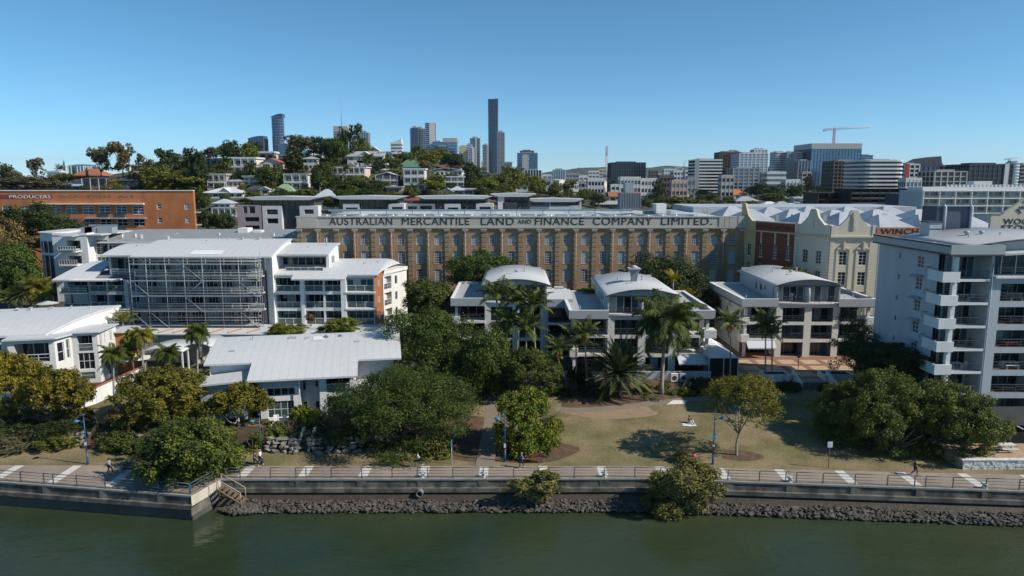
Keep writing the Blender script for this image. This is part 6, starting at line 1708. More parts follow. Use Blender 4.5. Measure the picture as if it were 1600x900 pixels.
H('white two-storey flat-roofed house high on the hill with a concrete frame of big windows', 357, 401, 245.5, 248, 274, 'white','white','flat', nw=4, floors=2, deck=2)
H('long grey and white house with a bright side wall below the rounded dark tree', 319, 362, 247, 248.5, 262, 'grey','white','flat', nw=4, floors=1)
H('pale pink cube house with a brown window near the hilltop', 405, 428, 236.5, 239.5, 252, 'pink','white','flat', nw=2, floors=1)
H('cream house with a terracotta gable roof right of the pale pink cube house', 408, 440, 247, 254, 268, 'cream','red','gable', nw=2, floors=1, deck=2)
H('white two-storey house with rows of small dark windows beside a dark tree', 474, 496, 244, 248, 266, 'white','grey','hip', nw=3, floors=2)
H('white timber house with a grey roof behind the house of small dark windows', 478, 500, 236.5, 243, 250, 'white','white','side', nw=3, floors=1)
H('pale grey house with a wide framed balcony on the left of the hill', 327, 354, 271, 274, 296, 'grey','grey','flat', nw=3, floors=2, deck=2)
H('white gabled timber house with a grid of loft windows above the left terrace', 318, 380, 292.5, 301, 310, 'white','white','hip', nw=5, floors=1)
H('small white gable front with four dark panes on the left terraces', 343, 359, 293, 299.5, 310, 'white','white','gable', nw=1, floors=1)
H('house with a blue-grey hipped roof below the white loft house', 334, 360, 311, 317.5, 330, 'grey','pale','hip', nw=3, floors=1)
H('white house under a dark hipped roof left of the small white dormer cottage', 387, 413, 285, 296, 305, 'grey','dark','hip', nw=3, floors=1)
H('small white cottage with a single black window', 407, 421, 291.5, 295, 306, 'white','white','gable', nw=1, floors=1)
H('cottage with a pale green hipped roof', 427, 458, 287.5, 299, 306, 'cream','pale_green','hip', nw=4, floors=1)
H('white and grey modern house with two wide dark balcony bands', 446, 482, 271, 273, 297, 'white','grey','flat', nw=3, floors=2, deck=2)
H('white house with pale terraces under the tree-lined concrete frame house', 381, 409, 274, 277, 290, 'white','white','flat', nw=3, floors=2)
H('pink two-storey house with long verandahs', 520, 571, 260.5, 262, 284, 'pink','white','flat', nw=6, floors=2, deck=2)
H('pale pink gable with a round window above the long verandah house', 539, 558, 253, 263, 268, 'pink','grey','gable', nw=1, floors=1, Y=None)
H('large white house with a pale grey gabled roof on the hill crest', 543, 600, 235.5, 244, 262, 'white','grey','side', nw=5, floors=2)
H('white cross gable on the front of the large crest house', 558, 583, 236, 244.5, 262, 'white','white','gable', nw=2, floors=2)
H('small white house with a grey hipped roof on the right of the crest', 612, 629, 235, 240, 248, 'white','grey','hip', nw=2, floors=1)
H('white flat cottage with a pale roof between two palm-flanked houses', 580, 611, 260, 265, 272, 'white','white','hip', nw=4, floors=1)
H('house with a low gabled roof and tall dark glass balconies', 588, 622, 268.5, 273.5, 291, 'dark','white','gable', nw=3, floors=2, deck=2)
H('tan garage box below the house with tall dark glass balconies', 604, 628, 291, 293, 304, 'tan','grey','flat', nw=1, floors=1)
H('house with a dark green hipped roof and a small gablet', 622, 656, 249, 261, 268, 'grey','green','hip', nw=4, floors=1)
H('small green-roofed white cottage between the palms', 611, 622, 257, 261, 265, 'white','green','gable', nw=1, floors=1)
H('white modern house with stacked terraces under the green roof', 632, 664, 263, 265, 300, 'white','white','flat', nw=3, floors=3, deck=1)
H('wide white house with an arched roof and a row of tall windows', 673, 722, 262, 267, 276, 'white','white','arch', nw=7, floors=1)
H('grey lower storeys with long balconies under the arched white roof', 676, 725, 275.5, 277, 292, 'grey','white','flat', nw=5, floors=2, deck=1, name='hill_house')
H('house with a maroon roof behind the arched white roof', 686, 720, 256, 260.5, 264, 'grey','maroon','hip', nw=3, floors=1)
H('low house with a maroon hipped roof peeping over the floating terrace roof', 618, 654, 302, 313, 322, 'cream','maroon','hip', nw=3, floors=1)
H('cottage with a pale blue pyramid roof between the terrace blocks', 495, 522, 295.5, 306, 316, 'white','pale','hip', nw=2, floors=1)
H('white boxy attic beside a white chimney above the word LAND', 722, 742, 294, 296, 306, 'white','white','flat', nw=1, floors=1)
H('dark glass-roofed studio beside the white boxy attic', 704, 724, 291, 297, 306, 'dark','pale','hip', nw=2, floors=1)
H('small grey gable right of the long arched house among yellow-green trees', 745, 768, 266, 272, 278, 'grey','grey','gable', nw=2, floors=1)
H('white hilltop house with balconies behind dark bushy trees near the tall tower', 752, 778, 252, 256, 264, 'white','white','flat', nw=3, floors=2)
H('white weatherboard house with a small gable at the foot of the hill', 806, 825, 287, 291, 306, 'white','grey','gable', nw=2, floors=2)
H('house with a terracotta hipped roof on the left behind the orange brick wool store', 114, 160, 263.5, 274, 282, 'brick','red','hip', nw=4, floors=1)
H('pale blue-grey house with a skillion roof above the orange wool store lettering', 88, 126, 284, 290, 298, 'blue','pale','skillion', nw=3, floors=1)
H('low house with solar panels and a flat dark roof above the orange wool store', 132, 171, 276, 279, 297, 'brick','dark','skillion', nw=3, floors=1, deck=1)
H('black slatted house over the right part of the orange wool store', 187, 216, 276, 282, 296, 'dark','dark','hip', nw=3, floors=1)
H('cream modern cube house between tall gum trees on the left', 206, 226, 257, 259, 276, 'cream','white','flat', nw=2, floors=2)
H('small white house far left behind the grey tree', 40, 51, 273, 276, 280, 'white','grey','gable', nw=1, floors=1)
H('white gabled roof peeping behind the large white crest house', 574, 594, 229, 236, 245, 'white','white','gable', nw=2, floors=1)
H('pale cottage between the framed balcony house and the white terraces', 357, 378, 278, 283, 294, 'cream','grey','hip', nw=3, floors=1)
H('white house with a long deck under the blue-grey hipped roof', 334, 372, 324, 326, 338, 'white','grey','flat', nw=4, floors=1, deck=2)
H('white cottage at the foot of the stacked white terraces', 656, 674, 288, 293, 302, 'white','grey','hip', nw=2, floors=1)
H('grey-roofed cottage under the long grey balconies', 690, 708, 294, 299, 306, 'white','grey','gable', nw=2, floors=1)
H('white-fronted house on the right shoulder of the hill', 724, 744, 267, 272, 283, 'white','white','hip', nw=3, floors=1)
H('cream house with a red roof among trees at the right shoulder of the hill', 770, 792, 262, 268, 276, 'cream','red','hip', nw=3, floors=1)
# ------------------------------------------------------------------ low town on the right
LOW = [
 ('house with a bright orange hipped roof and a white gable', 1128,1167,296,304,312,'white','orange','hip'),
 ('long house with a terracotta roof left of the cooling plant', 952,1000,300,307,314,'cream','red','side'),
 ('low terracotta-roofed house right of the dark round tree', 1042,1072,300,304,309,'brick','red','hip'),
 ('white cottage with a grey hipped roof below the bright orange roof', 1150,1185,307,314,323,'white','grey','hip'),
 ('pale bungalow with a cream pyramid roof', 1192,1218,315,320,326,'cream','white','hip'),
 ('bungalow with a beige hipped roof beside the cream pyramid roof', 1212,1236,315,320,328,'cream','grey','hip'),
 ('white-roofed villa with solar panels right of the beige bungalow', 1220,1256,318,323,328,'white','white','hip'),
 ('low white villa with a dark window band in the trees', 1240,1262,308,310,317,'white','white','flat'),
 ('white shed under the brown brick block', 1258,1282,313,316,322,'white','white','side'),
 ('dark house with a grey gabled roof above the letters ANC', 932,968,314,319,326,'dark','grey','side'),
 ('grey hipped roof house above the letters COMP', 966,992,313,319,326,'grey','grey','hip'),
 ('white house with a grey gable beside the yellow-green tree', 853,871,287,292,302,'white','grey','gable'),
 ('small brown roofed house in the trees right of the hill', 908,934,292,297,303,'tan','tan' if False else 'dark','hip'),
 ('cream walkup block under the dark glass office', 1110,1128,293,295,304,'tan','grey','flat'),
 ('white gabled cottage right of the terracotta roof', 1066,1084,298,303,312,'cream','white','gable'),
 ('red-brown roofed house half hidden by dark trees on the far right slope', 1266,1288,290,294,299,'brick','red','hip'),
 ('white awning-roofed hall below the striped white apartment tower', 1302,1352,286,290,296,'white','white','hip'),
 ('grey gabled roof house behind the gable cottage', 1038,1056,296,300,306,'grey','grey','gable'),
 ('cream apartment house with a flat roof right of the black walkup', 1128,1178,293.5,296,305,'cream','grey','flat'),
]
for l, x0, x1, yr, ye, yb, wc, rc, kd in LOW: H(l, x0, x1, yr, ye, yb, wc, rc, kd, nw=max(2,int((x1-x0)/8)), floors=1, name='town_house')

# ------------------------------------------------------------------ towers
def tone(name, c, **k): return M(name, c, **k)
def tglass(n, c, rough=.1, var=.25, sc=.03): return M(n, c, rough=rough, var=var, sc=sc, spec=.5, metal=.55)
TG = {'navy': tglass('tower_navy', (.045,.075,.13)), 'blue': tglass('tower_blue', (.10,.18,.28)), 'teal': tglass('tower_teal', (.10,.17,.21)),
      'slate': tglass('tower_slate', (.10,.13,.17)), 'black': tglass('tower_black', (.022,.028,.040)), 'steel': tglass('tower_steel', (.20,.25,.30))}
TM = {'white': tone('tower_white', (.60,.60,.59), var=.05, sc=.1), 'cream': tone('tower_cream', (.52,.43,.28), var=.06, sc=.1), 'grey': tone('tower_grey', (.30,.31,.32), var=.06, sc=.1), 'dark': tone('tower_dark', (.06,.068,.085), var=.1, sc=.1),
      'brown': tone('tower_brown', (.14,.11,.09), var=.1, sc=.1), 'red': tone('tower_red', (.35,.06,.05), var=.08), 'navyf': tone('tower_navy_frame', (.07,.10,.16), var=.1), 'sand': tone('tower_sand', (.42,.40,.37), var=.06), 'pink': tone('tower_pink', (.50,.36,.30), var=.06)}
def tower(label, x0, x1, yt, Y, g='blue', m='grey', bands=0, fins=0, yb=None, crown_=None, depth=None, band_h=.32, round_=0, side=None, name='tower', cat='tower', z0=12, plant=True, proud=.5, mast=0):
    """glass body with projecting floor bands and vertical fins"""
    xm = (x0+x1)/2; p = P(xm, yt, Y); w = (x1-x0)*mpp(Y, p.z); H = p.z - z0; d = depth or w*.9
    root = thing(name, label, cat, (p.x, Y, z0)); a = w/2
    def outline(k):
        if round_:
            r = min(a, d/2)*round_; o = []
            for cx, cy, s in ((a-r,r,-90),(a-r,d-r,0),(-a+r,d-r,90),(-a+r,r,180)):
                for t in range(5): an = R(s+22.5*t); o.append((cx+(r+k)*math.cos(an), cy+(r+k)*math.sin(an)))
            return o
        return [(-a-k,-k),(a+k,-k),(a+k,d+k),(-a-k,d+k)]
    b = MB(TG[g]); b.prism(outline(0),'z',-6,H); b.build('glass_body', root)
    pr = proud*Y/1000 if Y > 700 else proud*.7
    if bands:
        s = MB(TM[m]); h = H/bands
        zlo = 0 if yb is None else max(0, Zat(yb,Y)-z0)
        for k in range(bands+1):
            z = k*h
            if z >= zlo-h: s.prism(outline(pr),'z',z-h*band_h/2, z+h*band_h/2)
        s.build('floor_band', root)
    if fins:
        s = MB(TM[m])
        for k in range(fins+1):
            x = -a+w*k/fins; t = w/fins*.11; s.box(x-t,x+t,-pr-.15,-.01,0,H+.2)
        nd = max(2, round(fins*d/w))
        for k in range(nd+1):
            y = d*k/nd; t = d/nd*.11; s.box(a+.01,a+pr+.15,y-t,y+t,0,H+.2); s.box(-a-pr-.15,-a-.01,y-t,y+t,0,H+.2)
        s.build('fin', root)
    if side:                                             # solid wall strip (f0,f1,material)
        for f0, f1, mm in side:
            s = MB(TM[mm]); s.box(-a+w*f0,-a+w*f1,-pr-.6,d+.1,-4,H+.6); s.build('wall', root)
    if plant:
        s = MB(TM['grey' if m != 'dark' else 'dark']); s.box(-a*.6,a*.5,d*.25,d*.75,H,H+max(1.5,H*.035)); s.build('roof_plant', root)
    if crown_ == 'curve':
        s = MB(TG[g]); s.prism([(-a,H-.1),(a,H-.1),(a,H+.05*H)]+[(a-2*a*k/8, H+.05*H*(1-(k/8)**2)) for k in range(1,9)],'y',.05,d-.05); s.build('roof_crown', root)
    if crown_ == 'slope':
        s = MB(TM[m]); e=min(.14*H, w*.42); s.prism([(-a,H-.1),(a,H-.1),(a,H+(e if m=='white' else w*.08)),(-a,H+.0)],'y',.05,d-.05); s.build('roof_crown', root)
    if crown_ == 'wedge':
        s = MB(TM[m]); s.prism([(-a,H-.1),(a,H-.1),(a*.9,H+.22*H),(-a*.2,H+.16*H)],'y',.05,d-.05); s.build('roof_crown', root)
    if crown_ == 'brow':
        s = MB(TM['sand']); s.prism(outline(.4),'z',H-H*.02,H+H*.09); s.build('roof_crown', root)
    if mast:
        s = MB(TM['grey']); s.tube((0,d/2,H),(0,d/2,H+mast),.004*Y*.16,.002*Y*.1,5); s.build('mast', root)
    hs_.append((label, xm, (yt+ (yb or 275))/2))
    return root
T = tower
# city towers behind the hill
T('dark blue rounded glass tower alone at the left of the skyline', 422, 440, 183, 2000, 'navy','grey',bands=26,band_h=.10,round_=.8,crown_='curve',plant=False,proud=.25)
T('low dark curved tower top left of the lone rounded blue tower', 388, 411, 216, 2000, 'navy','navyf',crown_='curve',plant=False,fins=6)
T('blue podium block beside the foot of the lone rounded blue tower', 434, 447, 225, 1990, 'blue','navyf',bands=16)
T('grey tower carrying a tall white mast behind the hilltop trees', 521, 543, 205, 2100, 'slate','sand',bands=24,mast=95,crown_='brow')
T('pale blue slab tower half hidden behind the hilltop pine', 560, 575, 207, 2100, 'blue','grey',fins=4)
T('white-topped tower with a sloping roof and a small sign right of the hilltop', 610.5, 627, 224, 1700, 'slate','white',bands=14,band_h=.55,crown_='slope',plant=False)
T('broad teal glass tower left of the tall white slab', 641, 664, 201, 1950, 'teal','grey',fins=9,bands=30,band_h=.12)
T('darker teal tower shoulder at the left of the broad teal tower', 642, 652, 200, 1900, 'navy','slate' if False else 'navyf',bands=30,band_h=.15)
T('tall white slab tower with a dark glass side', 664, 679.5, 192, 1900, 'navy','white',bands=34,band_h=.2,side=[(.42,1.0,'white')],plant=False)
T('blue glass block right of the tall white slab', 676, 691, 222, 1880, 'blue','navyf',bands=14,band_h=.15)
T('wide blue office block under a pale concrete crown', 692, 714, 222, 1950, 'blue','sand',bands=16,band_h=.12,crown_='brow',plant=False)
T('low blue office block in front of the pale concrete crown', 681, 700, 229, 1850, 'teal','navyf',bands=14,fins=6,band_h=.12)
T('cream concrete tower with a plain side', 717, 730, 229, 1800, 'slate','cream',bands=18,band_h=.3,side=[(0,.92,'cream')],plant=True)
T('slim blue-grey tower right of the cream tower', 729, 737, 226, 1850, 'steel','white',fins=3)
T('white and blue slim tower left of the grey twin tower', 733.5, 741, 231, 1790, 'slate','white',side=[(.55,1,'white')],bands=20)
T('grey twin-slab tower left of the tallest tower', 734.5, 749.5, 216, 1950, 'slate','grey',bands=32,band_h=.2,side=[(.55,.68,'white')])
T('slim tower with a pale right edge beside the tallest tower', 754, 763, 226.5, 1800, 'navy','sand',bands=28,side=[(.7,1.0,'sand')])
T('tallest skyscraper, a dark slim blue tower', 763, 777.5, 155, 1950, 'navy','navyf',bands=70,band_h=.3,side=[(.46,.54,'dark')],crown_='slope',plant=False)
T('grey slim tower leaning on the right of the tallest skyscraper', 777, 788, 207, 1900, 'slate','grey',bands=44,band_h=.3,fins=4)
T('squat blue tower with a dark flat top right of the tallest skyscraper', 809, 839.5, 239, 1500, 'blue','navyf',fins=12,bands=16,band_h=.1)
T('dark cap storey of the squat blue tower', 813, 834, 236, 1510, 'black','dark',bands=14)
T('pale slim tower in front of the squat blue tower', 816, 826, 243, 1200, 'steel','white',bands=18,side=[(0,.8,'sand')])
T('white and black striped walkup tower below the squat blue tower', 820, 846, 266, 700, 'black','white',fins=6,proud=.5)
T('low grey block at the skyline gap right of the tallest skyscraper', 788, 800, 254, 1600, 'slate','grey',bands=6)
T('distant blue and white tower left above the terracotta roof house', 106, 130, 259, 900, 'blue','white',fins=5,crown_='curve')
T('low white pavilion tower left of the distant blue and white tower', 73, 92, 268, 900, 'steel','white',bands=5,crown_='curve',plant=False)
T('pale blue block behind the tall gum trees on the left', 138, 150, 259, 950, 'blue','sand',bands=6)
# mid skyline
T('white and blue apartment block at the left of the low town', 865, 883, 265, 900, 'teal','white',fins=5)
T('wide black glass office block standing alone in the low town', 956, 1009, 254, 800, 'black','dark',bands=10,fins=14,band_h=.12,proud=.2)
T('white concrete office with horizontal black window bands', 1085.5, 1128.5, 250, 640, 'black','white',bands=13,band_h=.45,side=[(0,.16,'grey')])
T('dark brown apartment tower left of the pale balcony tower', 1125, 1158, 238, 800, 'black','brown',fins=8,bands=18,band_h=.3)
T('dark brown rounded tower end beside the pale balcony tower', 1139, 1157, 236.5, 810, 'black','brown',bands=18,round_=.9)
T('white balcony apartment tower with a dark cap and glass balconies', 1156, 1200, 240, 760, 'steel','white',bands=18,band_h=.28,fins=7)
T('slim white apartment tower top with a dark pod', 1179, 1199, 234, 780, 'steel','white',bands=20,fins=4)
T('grey glass apartment block with stepped balconies below the white balcony tower', 1146, 1186, 263, 600, 'slate','grey',bands=10,band_h=.3,fins=5)
T('left one of the white twin apartment towers with curved balconies', 1209, 1231, 238.5, 850, 'slate','white',bands=20,band_h=.5,round_=.5)
T('right one of the white twin apartment towers with a dark blank flank', 1229.5, 1254, 238.5, 840, 'slate','white',bands=20,band_h=.5,side=[(0,.45,'grey')])
T('low white office with brown windows in front of the white twin towers', 1199, 1228, 270, 600, 'slate','white',bands=6,band_h=.5)
T('dark slim glass block right of the white twin towers', 1248, 1267, 251, 800, 'navy','grey',fins=4)
T('large blue glass office block topped by a concrete crown and a crane', 1268.5, 1346, 231, 820, 'blue','navyf',fins=16,bands=14,band_h=.10,crown_='brow',plant=False,proud=.15)
T('dark brown stepped apartment block in front of the large blue office', 1304, 1350, 252, 620, 'black','brown',bands=11,fins=8,band_h=.35)
T('white striped apartment block with wavy curved balconies', 1345, 1416, 251, 560, 'black','white',bands=11,band_h=.46,round_=.45,proud=.9)
T('red and white striped apartment block beside the wavy balconies', 1414, 1437, 257, 600, 'slate','white',bands=9,fins=3,side=[(0,.3,'red')])
T('grey block under a slanting dark lattice crown', 1430, 1472, 256, 760, 'slate','dark',fins=9,bands=10,crown_='wedge',plant=False)
T('long dark blue office block under the lattice crown', 1437, 1497, 259, 640, 'navy','dark',bands=8,fins=8)
T('pale blue slab beside the long dark office block', 1447, 1462, 272, 560, 'steel','white',fins=3)
T('dark grey apartment block with white slab edges on the right', 1461, 1511, 268, 520, 'black','sand',bands=7,band_h=.2,fins=5)
T('wide black apartment block with pale balconies at the far right', 1516, 1583, 257, 540, 'black','dark',bands=9,band_h=.25,fins=9,side=[(.80,.9,'white')])
T('grey apartment block above the long dark right blocks', 1511, 1545, 259, 620, 'slate','grey',bands=9,fins=6)
T('white cylindrical tower at the far right', 1579, 1598, 254, 560, 'steel','white',bands=14,band_h=.35,round_=1.0)
T('dark tower cut by the right edge of the picture', 1596, 1625, 257, 600, 'black','grey',bands=10)
T('blue glass sliver tower behind the large blue office', 1345, 1364, 243, 1000, 'blue','navyf',bands=14)
T('grey stepped office right of the blue podium at the skyline', 1200, 1210, 262, 900, 'slate','grey',bands=7)
# low-rise blocks of the town between the hill and the right skyline
LB = [(848,862,274,850,'white','slate','small white block at the right foot of the wooded hill'),(884,905,272,1000,'grey','slate','grey office block right of the white and blue block'),(905,918,276,950,'white','steel','white walkup right of the grey office block'),
 (919,944,281,620,'white','black','bright white block with a row of dark windows'),(920,936,268,1200,'white','slate','white tower block behind the bright white block'),(936,947,265,1250,'cream','slate','cream tower block near the white mast'),
 (890,914,285,700,'grey','black','low grey warehouse in the town'),(866,880,282,760,'cream','slate','cream low block near the dark wooded edge'),(970,1001,279,640,'white','teal','white balconied block below the black glass office'),
 (1002,1028,281,660,'white','slate','white low block right of the balconied block'),(1016,1028,267,1100,'brown','slate','brown block with cream sides on the ridge line'),(1038,1058,265,1050,'white','steel','white hospital-like block with stepped roofs'),
 (1031,1053,276,700,'brown','black','dark red brick block below the stepped white block'),(1053,1078,268,760,'white','blue','blue and white office block left of the banded office'),(1071,1086,267,720,'white','navy','slim office block with white bands'),
 (1050,1074,284,560,'pink','slate','pink and white walkup with two window bands'),(1074,1086,280,600,'grey','slate','grey block beside the pink walkup'),(944,957,272,900,'white','slate','white block left of the black glass office'),
 (955,968,290,600,'white','slate','low white office under the black glass office'),(880,892,278,1100,'white','slate','distant white block behind the grey warehouse'),(900,930,274,1400,'sand','slate','far sand-coloured block on the plain'),
 (846,860,281,620,'grey','black','dark grey block below the small white block'),(1028,1040,272,1300,'sand','slate','far sandy block right of the brown block'),(1055,1066,262,1500,'sand','slate','far sandy tower under the hills'),
 (1128,1147,276,560,'sand','black','sandy walkup left of the stepped balconies'),(1187,1203,272,640,'dark','black','black block right of the stepped balconies'),(930,950,277,1500,'sand','slate','far pale block under the white mast'),
 (1254,1268,270,700,'grey','black','grey block between the twin towers and the large blue office'),(1228,1250,283,560,'white','slate','low white hall at the foot of the twin towers'),(1416,1440,281,520,'white','slate','low white block below the red striped block')]
for x0, x1, yt, Y, m, g, l in LB: T(l, x0, x1, yt, Y, g, m, bands=max(3,int((290-yt)/3.2)), band_h=.5, name='town_block', cat='building', fins=max(2,int((x1-x0)/5)), plant=True, proud=.3)
# small distant roofs: one kind, nothing tells them apart at this size
g = random.Random(21); 
for k in range(70):
    x = g.choice((g.uniform(846,958), g.uniform(846,958), g.uniform(1005,1090), g.uniform(1100,1320))); Y = g.uniform(620,1500); w = g.uniform(5,11)*mpp(Y); h = g.uniform(4,11); d = g.uniform(9,18)
    G = ground(0,Y)-1; root = put('town_house', None, None, (Xat(x,Y,20), Y, G), g.uniform(-.5,.5)); tag(root, 'tiny pale house or shop far off in the low town', 'house', 'tiny far houses of the low town')
    b = MB(g.choice((HW['white'],HW['white'],HW['cream'],HW['grey']))); b.box(-w/2,w/2,0,d,0,h); b.mat(HG)
    for q in range(3): b.box(-w/2+w*(q+.2)/3,-w/2+w*(q+.8)/3,-.05,-.002,h*.45,h*.75)
    b.build('wall', root)
    r = MB(g.choice((HR['white'],HR['grey'],HR['white'],HR['red'],HR['pale']))); r.prism([(-.4,h),(d/2,h+g.uniform(.5,2.5)),(d+.4,h)],'x',-w/2-.3,w/2+.3); r.build('roof', root)
# cranes and the white lattice mast
CRN = M('crane_steel',(.50,.50,.50),var=.1); CRR = M('crane_red',(.42,.16,.12),var=.1)
def lattice(b, p, q, w, n):
    p, q = Vector(p), Vector(q); d = (q-p).normalized(); a = d.orthogonal().normalized()*w/2; c = d.cross(a.normalized())*w/2
    cs = [a+c, a-c, -a-c, -a+c]
    for k in range(4): b.tube(p+cs[k], q+cs[k], w*.12, n=4)
    for k in range(n):
        u, v = p.lerp(q,k/n), p.lerp(q,(k+1)/n)
        for j in range(4): b.tube(u+cs[j], v+cs[(j+1)%4], w*.07, n=4)
Y = 830; p0, p1 = P(1302,232,Y), P(1302,202,Y)
root = thing('tower_crane', 'tower crane with a long thin jib on top of the large blue office', 'crane', p0)
b = MB(CRR); lattice(b, (0,0,-4), (0,0,p1.z-p0.z), 2.0, 12); b.build('mast', root)
b = MB(CRN); k = mpp(Y); h = p1.z-p0.z; lattice(b, (-16*k,0,h-.3), (55*k,0,h+2.5), 1.5, 22); b.box(-17*k,-13*k,-1.2,1.2,h-2.5,h-.4); b.tube((0,0,h),(0,0,h+3),.4); b.tube((0,0,h+3),(40*k,0,h+2.2),.12,n=4); b.build('jib', root)
Y = 900; p0, p1 = P(950,292,Y), P(948,228,Y)
root = thing('lattice_mast', 'tall slender red and white lattice mast in the low town', 'mast', p0)
b = MB(CRN); lattice(b, (0,0,-6), (p1.x-p0.x,0,(p1.z-p0.z)*.75), 2.4, 16); b.build('mast', root); b = MB(CRR); lattice(b, ((p1.x-p0.x),0,(p1.z-p0.z)*.752), (p1.x-p0.x,0,p1.z-p0.z), 1.8, 6); b.build('mast_head', root)
Y = 1200; p0, p1 = P(1067,272,Y), P(1070,249,Y)
root = thing('luffing_crane', 'small luffing crane leaning above the low town', 'crane', p0); b = MB(CRN); lattice(b, (0,0,-10), (0,0,10), 1.6, 6); lattice(b, (0,0,10), (4,0,p1.z-p0.z), 1.2, 8); b.build('mast', root)
Y = 560; p0 = P(1588,254,Y); root = thing('tower_crane', 'small crane rising behind the white cylindrical tower', 'crane', p0); b = MB(CRN); lattice(b,(0,8,-6),(0,8,3.5),1.0,5); lattice(b,(-4,8,2.6),(8,8,4.2),.8,8); b.build('mast', root)
# ------------------------------------------------------------------ near trees, palms and shrubs
GB = 1.55
tree('yellow-green spreading tree cut by the left edge of the picture', 20, 545, 668, 52, 84.0, GB, 'umbrella','yellow', 11000,.30, 11, BARK, .22)
tree('yellow-green spreading tree in front of the white house', 92, 564, 692, 52, 80.5, GB-.2, 'umbrella','yellow', 12000,.30, 12, BARK, .24, base_dx=-35)
tree('yellow-green tree between the white boundary wall and the long-roof house', 256, 570, 660, 74, 82.0, GB, 'dome','mustard', 13000,.30, 13, BARKG, .2)
tree('small golden-topped tree in front of the grey side room of the long-roof house', 372, 592, 690, 46, 79.5, GB, 'umbrella','mustard', 9000,.28, 14, BARKG, .17)
tree('round bright green tree growing on the end of the pier', 292, 640, 768, 82, 68.8, 0.02, 'round','pier', 22000,.30, 15, BARKD, .22, fork=.35)
tree('huge dark green spreading tree above the boulder retaining wall', 632, 566, 722, 112, 78.5, GB, 'dome','fig', 42000,.21, 16, BARKD, .45, limbs=7, csize=.42)
tree('tall dark green tree behind the huge spreading tree', 672, 466, 634, 74, 96, 1.5, 'round','fig', 22000,.28, 17, BARKD, .35)
tree('dark green tree right of the tall dark tree in front of the palm-screened house', 748, 500, 662, 58, 93, 1.5, 'round','fig', 19000,.28, 18, BARKD, .3)
tree('mid green tree beside the back of the white apartment block', 668, 428, 500, 46, 121, 1.5, 'round','bush', 9000,.36, 19, BARK, .25)
tree('low bright green dome tree left of the palm-fronted middle house', 824, 542, 622, 56, 92, 1.4, 'dome','bush', 10000,.28, 20, BARK, .2)
tree('yellow-green tree beside the park bench and the garden path', 826, 596, 716, 57, 76.5, .1, 'loose','lime', 15000,.27, 21, BARK, .2, csize=.42)
tree('small half-bare tree standing alone on the lawn', 1163, 582, 664, 60, 74.4, .02, 'dome','mustard', 8500,.21, 22, BARKG, .14, limbs=9, fork=.40, base_dx=-8)
tree('broad dark green tree in the shade at the right of the lawn', 1374, 578, 735, 84, 78, .2, 'dome','bush', 34000,.22, 23, BARK, .35, limbs=7)
tree('broad dark green tree reaching over the white stone wall', 1487, 592, 742, 74, 75.5, .6, 'dome','bush', 30000,.22, 24, BARKD, .3, limbs=7, base_dx=-30)
tree('rounded glossy dark tree at the foot of the right tower', 1396, 530, 606, 58, 86, 1.0, 'round','dark', 12000,.30, 25, BARKD, .25)
tree('open dark feathery tree in front of the cream vaulted house', 1340, 486, 590, 50, 98, 1.6, 'loose','dark', 7000,.24, 26, BARKD, .11, limbs=5, csize=.36)
tree('large dark green tree in front of the left half of the long wool store', 752, 388, 474, 58, 138, 2, 'round','fig', 11000,.42, 27, BARKD, .35)
tree('large dark green tree in front of the right half of the long wool store', 1045, 388, 486, 70, 136, 2, 'round','dark', 13000,.42, 28, BARKD, .4)
tree('dark green tree between the two vaulted houses and the forecourt', 1096, 440, 520, 34, 128, 2, 'round','dark', 7000,.40, 29, BARKD, .3)
tree('leafy green tree behind the wall of the left street, beneath the orange wool store', 70, 316, 392, 68, 170, 5, 'round','dark', 12000,.50, 30, BARKD, .4)
tree('brownish flowering tree at the left edge beneath the maroon sign', 10, 320, 420, 34, 162, 5, 'round','brown', 9000,.48, 31, BARK, .4)
tree('bright green tree at the left edge before the rounded white building', 24, 372, 480, 40, 138, 5, 'round','fig', 11000,.42, 32, BARKD, .35)
tree('low brown shrub tree under the dark tree beside the rounded white building', 70, 362, 398, 40, 158, 5, 'mound','brown', 5000,.42, 33, BARK, .25)
tree('bright round terrace tree left of its twin below the white apartments', 446, 500, 536, 36, 116, 3.0, 'mound','lime', 5000,.30, 34, BARK, .12)
tree('bright terrace tree right of its twin below the white apartments', 533, 490, 532, 38, 116, 3.0, 'mound','lime', 5200,.30, 35, BARK, .12)
tree('street tree in front of the red brick wall of the gabled wool store', 1228, 412, 452, 40, 126, 2, 'mound','bush', 4500,.40, 36, BARK, .2)
tree('dark garden tree hiding the west side of the long-roof house', 345, 600, 660, 26, 84, GB, 'round','bush', 5000,.27, 37, BARKG, .14)
tree('yellowish tree beside the brick bay of the white house', 205, 516, 566, 20, 101, 1.5, 'tall','olive', 3500,.3, 38, BARK, .14)
tree('weeping dark tree under the pavilion between the two vaulted houses', 906, 566, 606, 24, 98, 1.5, 'mound','dark', 3500,.3, 39, BARKD, .12)
# mangroves on the rocks
tree('large pale green mangrove growing from the rocks beside the railing', 1066, 714, 822, 66, 65.6, -2.1, 'loose','mangrove', 15000,.24, 41, BARKG, .14, fork=.3, csize=.42, dy=2.6)
tree('low pale green mangrove on the rocks below the park bench', 838, 734, 786, 44, 66.2, -2.0, 'loose','mangrove', 7000,.23, 42, BARKG, .10, fork=.3, dy=1.4)
